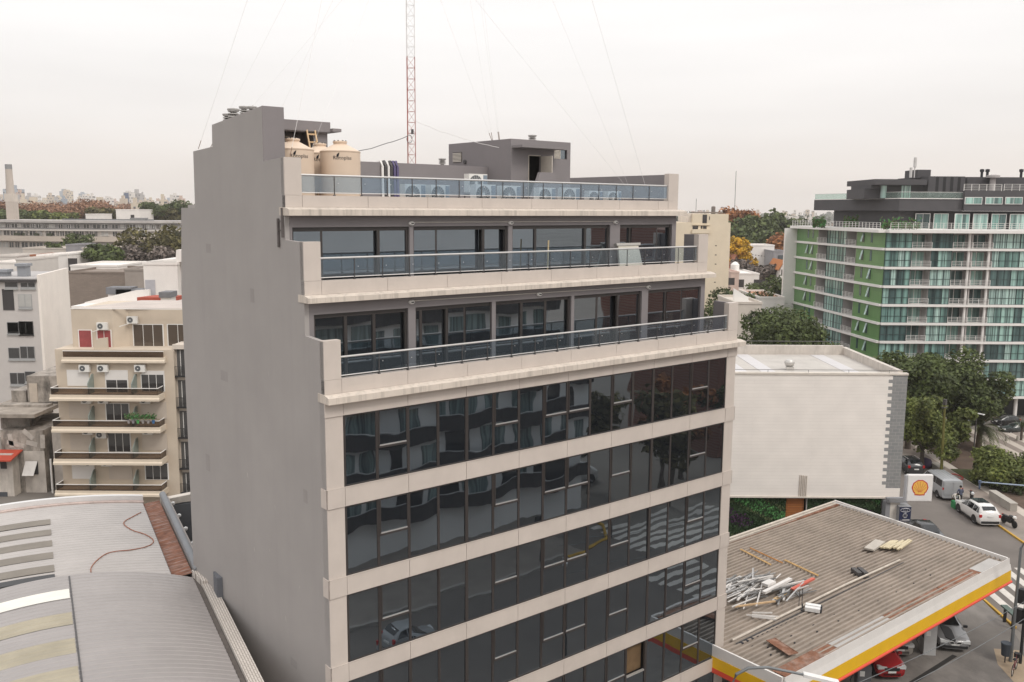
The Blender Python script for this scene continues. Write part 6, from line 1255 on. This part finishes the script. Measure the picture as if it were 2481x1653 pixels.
# ================================================================ trees
def leafmat(name,c1,c2,tr=.25):
    def fn(nt,N,L,b):
        g=N.new('ShaderNodeNewGeometry'); r=N.new('ShaderNodeValToRGB'); L.new(g.outputs['Random Per Island'],r.inputs[0]); e=r.color_ramp.elements; e[0].color=(*c1,1); e[1].color=(*c2,1)
        tc=N.new('ShaderNodeTexCoord'); n=N.new('ShaderNodeTexNoise'); n.inputs['Scale'].default_value=.55; n.inputs['Detail'].default_value=2; L.new(tc.outputs['Object'],n.inputs['Vector'])
        mr=N.new('ShaderNodeMapRange'); mr.inputs[1].default_value=.35; mr.inputs[2].default_value=.65; mr.inputs[3].default_value=.5; mr.inputs[4].default_value=1.6; L.new(n.outputs[0],mr.inputs[0])
        x=N.new('ShaderNodeMix'); x.data_type='RGBA'; x.blend_type='MULTIPLY'; x.inputs[0].default_value=1; L.new(r.outputs[0],x.inputs[6]); L.new(mr.outputs[0],x.inputs[7]); L.new(x.outputs[2],b.inputs['Base Color']); b.inputs['Roughness'].default_value=.6; b.inputs['Specular IOR Level'].default_value=.3
        t=N.new('ShaderNodeBsdfTranslucent'); L.new(x.outputs[2],t.inputs[0]); m=N.new('ShaderNodeMixShader'); m.inputs[0].default_value=tr; L.new(b.outputs[0],m.inputs[1]); L.new(t.outputs[0],m.inputs[2]); L.new(m.outputs[0],N['Material Output'].inputs[0])
    return shade(name,fn)
LDK=leafmat('leaf_dark',(.045,.062,.019),(.105,.13,.042)); LMD=leafmat('leaf_mid',(.075,.098,.025),(.18,.20,.055)); LOL=leafmat('leaf_olive',(.05,.045,.018),(.15,.13,.05)); LRU=leafmat('leaf_rust',(.17,.095,.06),(.36,.20,.125)); LOR=leafmat('leaf_orange',(.16,.06,.025),(.36,.16,.06)); LYE=leafmat('leaf_yellow',(.34,.19,.015),(.66,.42,.04)); LBR=leafmat('twig_brown',(.10,.08,.068),(.20,.165,.145),.1); LFR=leafmat('leaf_far',(.03,.042,.02),(.085,.095,.05))
BARK=M('bark',(.10,.08,.065),.95,.25,2,bump=.4,bscale=8)
def crown(name,blobs,n,size,mat,seed,shell=.55,up=.35,parent=None,elong=.6):
    r=np.random.default_rng(seed); B=np.array(blobs,float); vol=B[:,3]*B[:,4]*B[:,5]; pick=r.choice(len(B),n,p=vol**.7/np.sum(vol**.7)); d=r.normal(size=(n,3)); d/=np.linalg.norm(d,axis=1)[:,None]
    rad=(shell+(1-shell)*r.random(n)**.5)*r.uniform(.8,1.16,n); c=B[pick,:3]+d*rad[:,None]*B[pick,3:6]
    nm=d*.7+r.normal(size=(n,3))*.55+np.array([0,0,up]); nm/=np.linalg.norm(nm,axis=1)[:,None]
    t=np.cross(nm,r.normal(size=(n,3))); t/=np.linalg.norm(t,axis=1)[:,None]; bt=np.cross(nm,t); s=size*r.uniform(.55,1.35,n)[:,None]
    v=np.stack([c-t*s,c-bt*s*elong+nm*s*.15,c+t*s,c+bt*s*elong+nm*s*.15],1).reshape(-1,3)
    me=bpy.data.meshes.new(name); me.vertices.add(4*n); me.vertices.foreach_set('co',v.ravel()); me.loops.add(4*n); me.loops.foreach_set('vertex_index',np.arange(4*n)); me.polygons.add(n); me.polygons.foreach_set('loop_start',np.arange(n)*4); me.polygons.foreach_set('loop_total',np.full(n,4)); me.update(calc_edges=True); me.materials.append(mat)
    o=bpy.data.objects.new(name,me); scene.collection.objects.link(o)
    if parent: o.parent=parent
    return o
def blobs(seed,R_,H,z0,n,br=.42,flat=.75):
    r=random.Random(seed); out=[(0,0,z0+H*.5,R_*.55,R_*.55,H*.42)]
    for i in range(n):
        a=r.uniform(0,2*math.pi); q=r.uniform(.35,.85)*R_; z=z0+H*(r.uniform(.15,.9)); k=R_*br*r.uniform(.6,1.15); s=1-.35*max(0,(z-z0)/H-.6)
        out.append((q*math.cos(a)*s,q*math.sin(a)*s,z,k,k,k*flat))
    return out
def trunk(parent,h,r,seed,spread=.6,nb=6,mat=None,top=None):
    q=random.Random(seed); b=MB(mat or BARK); b.tube([(0,0,0),(q.uniform(-.1,.1),q.uniform(-.1,.1),h*.5),(q.uniform(-.2,.2),q.uniform(-.2,.2),h)],[r,r*.75,r*.5],n=8)
    for i in range(nb):
        a=i*2*math.pi/nb+q.uniform(-.3,.3); z=h*q.uniform(.55,.95); l=(top or h)*q.uniform(.5,.9)*spread; b.tube([(0,0,z),(l*.5*math.cos(a),l*.5*math.sin(a),z+l*.45),(l*math.cos(a),l*math.sin(a),z+l*.75)],[r*.45,r*.3,r*.12],n=6)
    return b.build('trunk',parent,smooth=True)
def tree(label,loc,R_,H,z0,mat,n,size,seed,nb=14,name='tree',grp=None,br=.42,cat='tree',tr=True,shell=.55,flat=.75,elong=.6):
    o=thing(name,label,cat,loc,0,grp); crown('crown',blobs(seed,R_,H,z0,nb,br,flat),n,size,mat,seed,shell,parent=o,elong=elong)
    if tr: trunk(o,z0+H*.35,R_*.06+.08,seed,top=R_)
    return o
def gp(px,py,d): v=at(px,py,d); return (v.x,d,0)
tree('big dark green tree rising behind the white hall roof',gp(1897,800,104),5.9,8.8,5.2,LDK,15000,.24,21,22)
tree('dark tree just right of the big one behind the white hall',gp(1968,815,108),3.8,6.5,4.0,LDK,8000,.25,122,16)
tree('dark green tree below the cream tower, left of the bare thicket',gp(1790,720,140),6.0,8.5,4.8,LDK,9000,.28,22,18)
tree('dark green tree close against the white end fin',gp(1880,690,160),5.0,8.0,7.2,LDK,7000,.3,23,14)
tree('brownish half bare tree in front of the white end fin',gp(1873,740,128),2.6,3.2,6.5,LBR,1800,.3,24,10)
tree('bare grey thicket tree at the foot of the cream tower',gp(1735,730,135),3.4,7,4.0,LBR,2600,.3,25,12)
tree('leafless grey shrub tree left of the big dark tree',gp(1790,820,100),2.8,5.0,3.5,LBR,2200,.25,26,10)
tree('large dark tree in front of the green building, nearer its corner',gp(2212,900,97),4.6,7.2,3.0,LDK,15000,.23,27,22)
tree('large dark tree in front of the green building, further right',gp(2335,905,99),4.9,6.8,3.2,LDK,16000,.23,28,22)
tree('dark tree filling the gap between the two large dark trees',gp(2285,930,104),4.4,6.4,3.0,LDK,11000,.24,30,18)
tree('lighter green bushy tree at the corner of the square',gp(2240,1040,89),3.1,6.4,1.4,LMD,11000,.17,31,22,br=.36)
tree('small lighter green tree between the bushy tree and the palm',gp(2320,1030,92),1.9,4.2,1.8,LMD,2600,.22,32,12,br=.36)
tree('yellow green bushy tree at the right edge over the planter blocks',gp(2440,1165,84),3.9,2.9,.4,LMD,13000,.17,33,24,br=.36)
tree('dark clipped bush under the yellow green tree behind the planters',gp(2440,1215,82.5),2.4,1.5,.15,LDK,2200,.18,34,10,name='bush',cat='bush',tr=False)
tree('low dark bush between the planters and the square lawn',gp(2400,1140,86),1.6,1.5,.15,LDK,1400,.2,35,8,name='bush',cat='bush',tr=False)
tree('yellow leafed tree beside the cream tower',gp(1794,617,210),4.4,8.5,at(1794,617,210).z-4.6,LYE,6000,.36,36,20,br=.34)
tree('rust orange tree left of the white end fin',gp(1893,595,250),5.2,9,at(1893,595,250).z-5,LOR,4200,.6,37,16)
for i,(px,py,d,R_,H,m,l) in enumerate(((1790,548,300,9,7,LOR,'orange tree in front of the far cream block'),(1745,545,310,8,7,LOR,'orange tree half hidden behind the cream tower'),(1770,600,270,8,12,LDK,'dark green tree in the wood beside the cream tower'),(1815,590,275,10,13,LDK,'dark green tree in the middle of the far wood'),(1860,580,280,10,13,LDK,'tall dark green tree at the top of the far wood'),(1905,585,285,9,13,LDK,'dark green tree at the right end of the far wood'),(1840,610,262,8,10,LDK,'dark green tree at the front of the far wood'))):
    v=at(px,py,d); tree(l,(v.x,d,0),R_,H,max(1,v.z-H*.45),m,3200,.75,40+i,16)
tree('bare brown tree in front of the white gable wall',gp(1815,655,200),3.6,3.6,at(1815,655,200).z-2,LBR,1800,.45,51,10); tree('bare grey tree right of the low white roofs',gp(1862,658,195),3,3.4,at(1862,658,195).z-2,LBR,1800,.4,52,10)
# palm of the square
pm=thing('palm','feathery palm tree on the square beside the double headed lamp','palm tree',T(87.4,17.6,.12),0)
b=MB(M('palm_trunk',(.12,.085,.055),.95,.3,3)); b.tube([(0,0,0),(0,0,1.6),(.05,0,2.7)],[.34,.3,.36],n=12); b.build('trunk',pm,smooth=True)
PAL=leafmat('palm_leaf',(.035,.05,.018),(.12,.13,.055)); pr=np.random.default_rng(9); b=MB(PAL)
for i in range(46):
    a=pr.uniform(0,2*math.pi); el=pr.uniform(-.25,1.35); L_=pr.uniform(2.6,3.7); prev=Vector((0,0,2.7)); dr=Vector((math.cos(a)*math.cos(el),math.sin(a)*math.cos(el),math.sin(el)))
    sd=Vector((-math.sin(a),math.cos(a),0))
    for k in range(11):
        nx=prev+dr*L_/11; w_=(.62 if 1<k<8 else .35)*(1-.05*k)
        for s in (-1,1):
            for q in (0,.5):
                p=prev.lerp(nx,q); tip=p+sd*s*w_+dr*.25+Vector((0,0,-.16)); b.add([p,p+dr*.09,tip],[(0,1,2)])
        prev=nx; dr=(dr+Vector((0,0,-.105-.03*(el<.5)))).normalized()
b.build('fronds',pm)
o=thing('palm','small spiky palm at the right edge by the far road','palm tree',gp(2478,1020,101),0); b=MB(PAL)
for i in range(40):
    a=pr.uniform(0,6.28); el=pr.uniform(-.1,1.3); p=Vector((0,0,1.6)); d_=Vector((math.cos(a)*math.cos(el),math.sin(a)*math.cos(el),math.sin(el))); s=Vector((-math.sin(a),math.cos(a),0))*.06; b.add([p-s,p+s,p+d_*1.6],[(0,1,2)])
b.build('fronds',o); b=MB(BARK); b.tube([(0,0,0),(0,0,1.7)],.14); b.build('trunk',o)
# trees on the left
tree('olive brown tree in front of the curved block',gp(370,600,180),8,8.5,at(370,600,180).z-5.5,LOL,4200,.5,60,18); tree('dark green bushy tree in front of the bare thicket on the left',gp(262,615,172),4.6,5.5,at(262,620,172).z-3,LDK,2600,.45,61,12)
for i,(px,l) in enumerate(((300,'bare grey brown tree left of the olive tree'),(335,'bare grey brown tree in the middle of the left thicket'),(395,'bare grey brown tree right of the olive tree'))): tree(l,gp(px,625,176),5,6,at(px,625,176).z-4,LBR,2600,.4,62+i,12)
tree('small dark shrub tree on a roof in front of the curved block',gp(130,600,205),2.2,2.4,at(130,600,205).z-1.3,LDK,700,.35,66,8); tree('low hedge like tree before the curved block',gp(180,590,215),4.5,2.6,at(180,590,215).z-1.3,LDK,1000,.4,67,8)
for i,(px,py,d,R_,H,m) in enumerate(((20,508,330,12,7,LRU),(60,512,335,12,7,LRU),(5,522,315,9,6,LDK),(65,522,312,10,6,LDK),(95,520,325,9,5,LRU),(125,523,310,8,5,LMD),(150,512,330,11,8,LRU),(175,505,338,13,9,LRU),(205,506,340,13,9,LRU),(235,510,335,11,8,LRU),(165,517,322,10,6,LRU),(195,517,320,11,6,LRU),(222,516,322,9,6,LRU),(258,517,318,8.5,8,LOL),(280,510,345,9,6,LRU),(345,523,318,6,5,LOL),(360,518,330,7,5,LOR),(405,511,322,10.5,12,LDK),(385,520,318,8,6,LOL),(425,520,325,8,8,LOL),(437,510,500,12,14,LDK),(330,508,520,16,8,LRU),(300,520,330,7,4,LRU))):
    v=at(px,py,d); H*=.5; tree('%s crowned tree beyond the curved block roof, %s'%({id(LRU):'rust brown',id(LDK):'dark green',id(LMD):'bright green',id(LOL):'olive brown',id(LOR):'orange'}[id(m)],'left of the chimney' if px<20 else 'near the chimney' if px<110 else 'towards the middle' if px<290 else 'towards the tower'),(v.x,d,0),R_,H,max(.5,v.z-H*.55),m,2600,.5,70+i,12,grp='trees beyond the curved block',flat=.5,br=.34)
# far wood on the right horizon and behind everything
rw_=np.random.default_rng(4)
def wood(name,label,x0,x1,d0,d1,n,mat,hs,seed,size=2.2):
    r=np.random.default_rng(seed); bl=[]
    for i in range(n):
        d=r.uniform(d0,d1); x=r.uniform(x0,x1)*d; h=r.uniform(*hs); bl.append((x,d,h*.55,h*.75,h*.75,h*.5))
    o=crown(name,bl,n*75,size,mat,seed,.6); tag(o,label,'wood'); stuff(o); return o
wood('far_wood','far grey green wood on the right horizon',.12,.62,330,900,260,LFR,(9,15),1,1.6); wood('far_wood','most distant hazy wood along the whole horizon',-.6,.62,900,2600,420,LFR,(12,22),2,4.0); wood('far_wood','far rusty wood patches between the greens',.15,.5,420,1100,40,LRU,(8,13),3,1.6)
wood('far_wood','distant wood behind the skyline houses on the left',-.6,.1,420,900,120,LOL,(7,11),5,1.6)
# distant skyline, each block its own thing
sk=random.Random(8)
def skymat(i,c,win): return brick('skyline_%d'%i,win,tuple(v*.8 for v in win),c,1,3.2,3.0,1.0,'xz',.85,0)
SKC=[('cream',(.60,.52,.42)),('white',(.66,.62,.58)),('grey',(.42,.40,.39)),('beige',(.54,.46,.38)),('pinkish',(.52,.40,.34)),('bluish',(.36,.39,.43))]
SKM=[[M('sky_wall_%d'%i,c,.85,.05,.05),skymat(i,c,(.16,.16,.17))] for i,(n,c) in enumerate(SKC)]
def skyb(px0,px1,py,d,ci,label=None,steps=True):
    a=at(px0,py,d); c=at(px1,py,d); w_=(c.x-a.x)/2; h=a.z; nm,_=SKC[ci]
    if h<3: return
    o=thing('skyline_block',label or '%s apartment block in the distant skyline, %s'%(nm,'taller than most' if h>34 else 'of middling height' if h>22 else 'low among the trees'),'building',((a.x+c.x)/2,d,0),sk.uniform(-.25,.25),None if label else 'distant skyline blocks')
    b=MB(SKM[ci][sk.random()<.72]); b.box(-w_,w_,0,w_*1.4,0,h); b.build('wall',o)
    if steps: b=MB(SKM[ci][0]); b.box(-w_*.5,w_*.3,w_*.2,w_,h,h+sk.uniform(1.5,4)); b.build('roof_room',o)
for i in range(95):
    px=sk.uniform(-40,440); d=sk.uniform(480,1500); base=497 if px<330 else 502
    peak=18*math.exp(-((px-120)/90)**2)+8
    py=base-sk.random()**1.3*(peak+10)-2; w_=sk.uniform(7,20); skyb(px-w_/2,px+w_/2,py,d,sk.choice((0,0,1,1,1,2,3,3,4,5)))
skyb(297,319,466,900,1,'white skyline tower with a dark central stripe'); skyb(320,339,468,910,2,'grey banded skyline tower beside the striped tower'); skyb(341,348,472,950,2,'slim grey skyline tower right of the banded one')
b=MB(M('skyline_blue',(.12,.15,.22),.6)); u=at(306,466,899.5); b.box(-2.2,2.2,-.3,-.05,0,u.z-.5); tag(b.build('glass_stripe',None,(u.x,899.5,0)),'dark glass stripe running up the white skyline tower','facade stripe')
skyb(414,430,473,1000,1,'white skyline tower nearest the grey office tower'); skyb(430,446,481,950,4,'red brown skyline tower nearest the grey office tower'); skyb(8,48,458,800,5,'dark stepped skyline block behind the chimney'); skyb(38,53,466,790,4,'reddish skyline block just right of the chimney'); skyb(62,98,489,480,0,'cream block with a dark recess right of the chimney'); skyb(225,256,492,560,0,'cream old house with many small windows in the skyline')
for i in range(40):
    px=sk.uniform(1650,1990); d=sk.uniform(500,1600); py=sk.uniform(508,520) if d>800 else sk.uniform(516,530); w_=sk.uniform(4,12); skyb(px-w_/2,px+w_/2,py,d,sk.choice((1,1,0,3,4)),steps=False)
# ================================================================ buildings across the street that the tower's glass mirrors
OPW=M('opposite_white',(.82,.80,.78),.85,.04,.4); OPD=M('opposite_dark_band',(.055,.05,.05),.4); OPC=teal('opposite_curtain',(.30,.38,.37),5)
op=thing('balcony_block','white apartment block with wavy dark balconies across the street','building',T(13,-31,0),TH)
b=MB(OPW); b.box(0,27,-14,0,0,27); b.build('wall',op)
orr=random.Random(4)
for k in range(6):
    z=2.9*k+3.2; b=MB(OPD); vs=[];fs=[]; n=40
    for i in range(n+1):
        x=27*i/n; y=1.1+.55*math.sin(x*.9+k*.6); vs+= [(x,.003,z-.15),(x,y,z-.15),(x,y,z+.95),(x,y-.1,z+.95),(x,y-.1,z+.05),(x,.003,z+.05)]
    for i in range(n):
        for j in range(6): fs.append((i*6+j,i*6+(j+1)%6,i*6+6+(j+1)%6,i*6+6+j))
    b.add(vs,fs); bo=b.build('balcony',op)
    b=MB(ALU); b.tube([(27*i/n,1.06+.55*math.sin(27*i/n*.9+k*.6),z+1.02) for i in range(n+1)],.03,n=6); b.build('handrail',bo)
    x=.6
    while x<25.5:
        w_=orr.choice((1.2,1.8,2.4)); b=MB(OPC if orr.random()<.65 else DGL); b.box(x,x+w_,.0031,.06,z+.06,z+2.35); b.build('window',op); x+=w_+orr.choice((.5,.9,1.6))
rb=thing('brick_block','red brown brick block across the crossing, facing the tower','building',T(62,-34,0),TH)
b=MB(brick('red_brown_brick',(.20,.075,.05),(.17,.065,.045),(.22,.12,.09),1,.5,.15,.015,'xz',.9,.3)); b.box(0,26,-12,0,0,24); b.build('wall',rb)
for k in range(3):
    for j in range(3): b=MB(DGL); b.box(2+j*8,5+j*8,.002,.05,6+k*6,8+k*6); b.build('window',rb)
pb=thing('pale_block','tall pale grey block behind the wavy balcony block','building',T(20,-75,0),TH); b=MB(OPW); b.box(0,46,-10,0,0,30); b.build('wall',pb)
for k in range(4):
    for j in range(6): b=MB(DGL); b.box(3+j*7,5+j*7,.002,.05,8+k*5.5,10+k*5.5); b.build('window',pb)
for i,(x,y) in enumerate(((47,-27),(53,-31),(43,-33),(58,-27))): tree('street tree with thin autumn leaves across from the tower',tuple(T(x,y)),3.6,6.5,3.5,(LOL,LOR,LOL,LDK)[i],2200,.35,110+i,14,grp='street trees across from the tower')
for k in range(6):
    b=MB(PAINT); y=-19.2-k*1.05; b.prism([tuple(T(37.6-k*.25,y))[:2],tuple(T(50,y+.3))[:2],tuple(T(50,y-.22))[:2],tuple(T(37.5-k*.25,y-.55))[:2]],'z',.0,.0165); struct(b.build('crosswalk_stripe'))
for k in range(5):
    b=MB(PAINT); y=-11.6-k*1.05; b.prism([tuple(T(33.2,y))[:2],tuple(T(38.4,y))[:2],tuple(T(38.4,y-.5))[:2],tuple(T(33.2,y-.5))[:2]],'z',.0,.0165); struct(b.build('crosswalk_stripe'))
b=MB(YEL); b.tube([tuple(T(38.4,-27,.1)),tuple(T(37.6,-24.8,.1)),tuple(T(35.8,-22.5,.1)),tuple(T(33.4,-22.1,.1)),tuple(T(31.0,-22.3,.1))],.14,n=6); struct(b.build('kerb'))
b=MB(KERB); b.prism([tuple(T(-60,-22.2))[:2],tuple(T(31,-22.2))[:2],tuple(T(31,-22.45))[:2],tuple(T(-60,-22.45))[:2]],'z',.0,.14); struct(b.build('kerb'))
for (x,y,l) in ((29.5,-23.2,'dark sign post on the pavement across the street, mirrored in the tower glass'),(36.6,-23.0,'dark signal post at the far crossing, mirrored in the tower glass')):
    o=thing('sign_post',l,'sign post',T(x,y,.1),TH); b=MB(BLKP); b.tube([(0,0,0),(0,0,3.2)],.07,n=8); b.build('pole',o); b=MB(BLKP); b.box(-.4,.4,-.05,.05,2.2,3.3); b.build('panel',o)
o=car('parked_car','white car at the far kerb, seen only in the tower glass',T(14.2,-17.9,.012),TH,HAT,SIL,(1.2,-1.2),.31,(1.0,.05,-1.3,-1.8,[.0,-.85])); lights(o,1.96,-1.96,.83,.75,.9)
o=car('van','white van across the crossing, seen only in the tower glass',T(44.2,-36.5,.012),TH+R(20),VAN,WHT,(1.6,-1.55),.34,(1.75,1.05,-2.2,-2.45,[.9,.0,-1.0]),rear='panel',zb=.28)
slab('pavement',PAVE,[T(-80,-3.2),T(37.5,-7.9),T(37.5,-7.99),T(-80,-7.99)],.12) if False else slab('pavement',PAVE,[T(-60,-7.98),T(18.9,-7.98),T(18.9,-.4),T(-60,-.4)],.11)
slab('pavement',PAVE,[T(-60,-31),T(33,-31),T(33,-22.46),T(-60,-22.46)],.11)

# ================================================================ the haze that pales far things
hz=bpy.data.materials.new('haze'); hz.use_nodes=True; hn=hz.node_tree; hn.nodes.remove(hn.nodes['Principled BSDF']); pv=hn.nodes.new('ShaderNodeVolumePrincipled'); pv.inputs['Color'].default_value=(.99,.97,.95,1); pv.inputs['Density'].default_value=.00019; pv.inputs['Anisotropy'].default_value=.2; hn.links.new(pv.outputs[0],hn.nodes['Material Output'].inputs['Volume'])
b=MB(hz); b.box(-3500,3500,-3500,3500,-1.1,75); stuff(b.build('haze'))
scene.cycles.volume_bounces=1
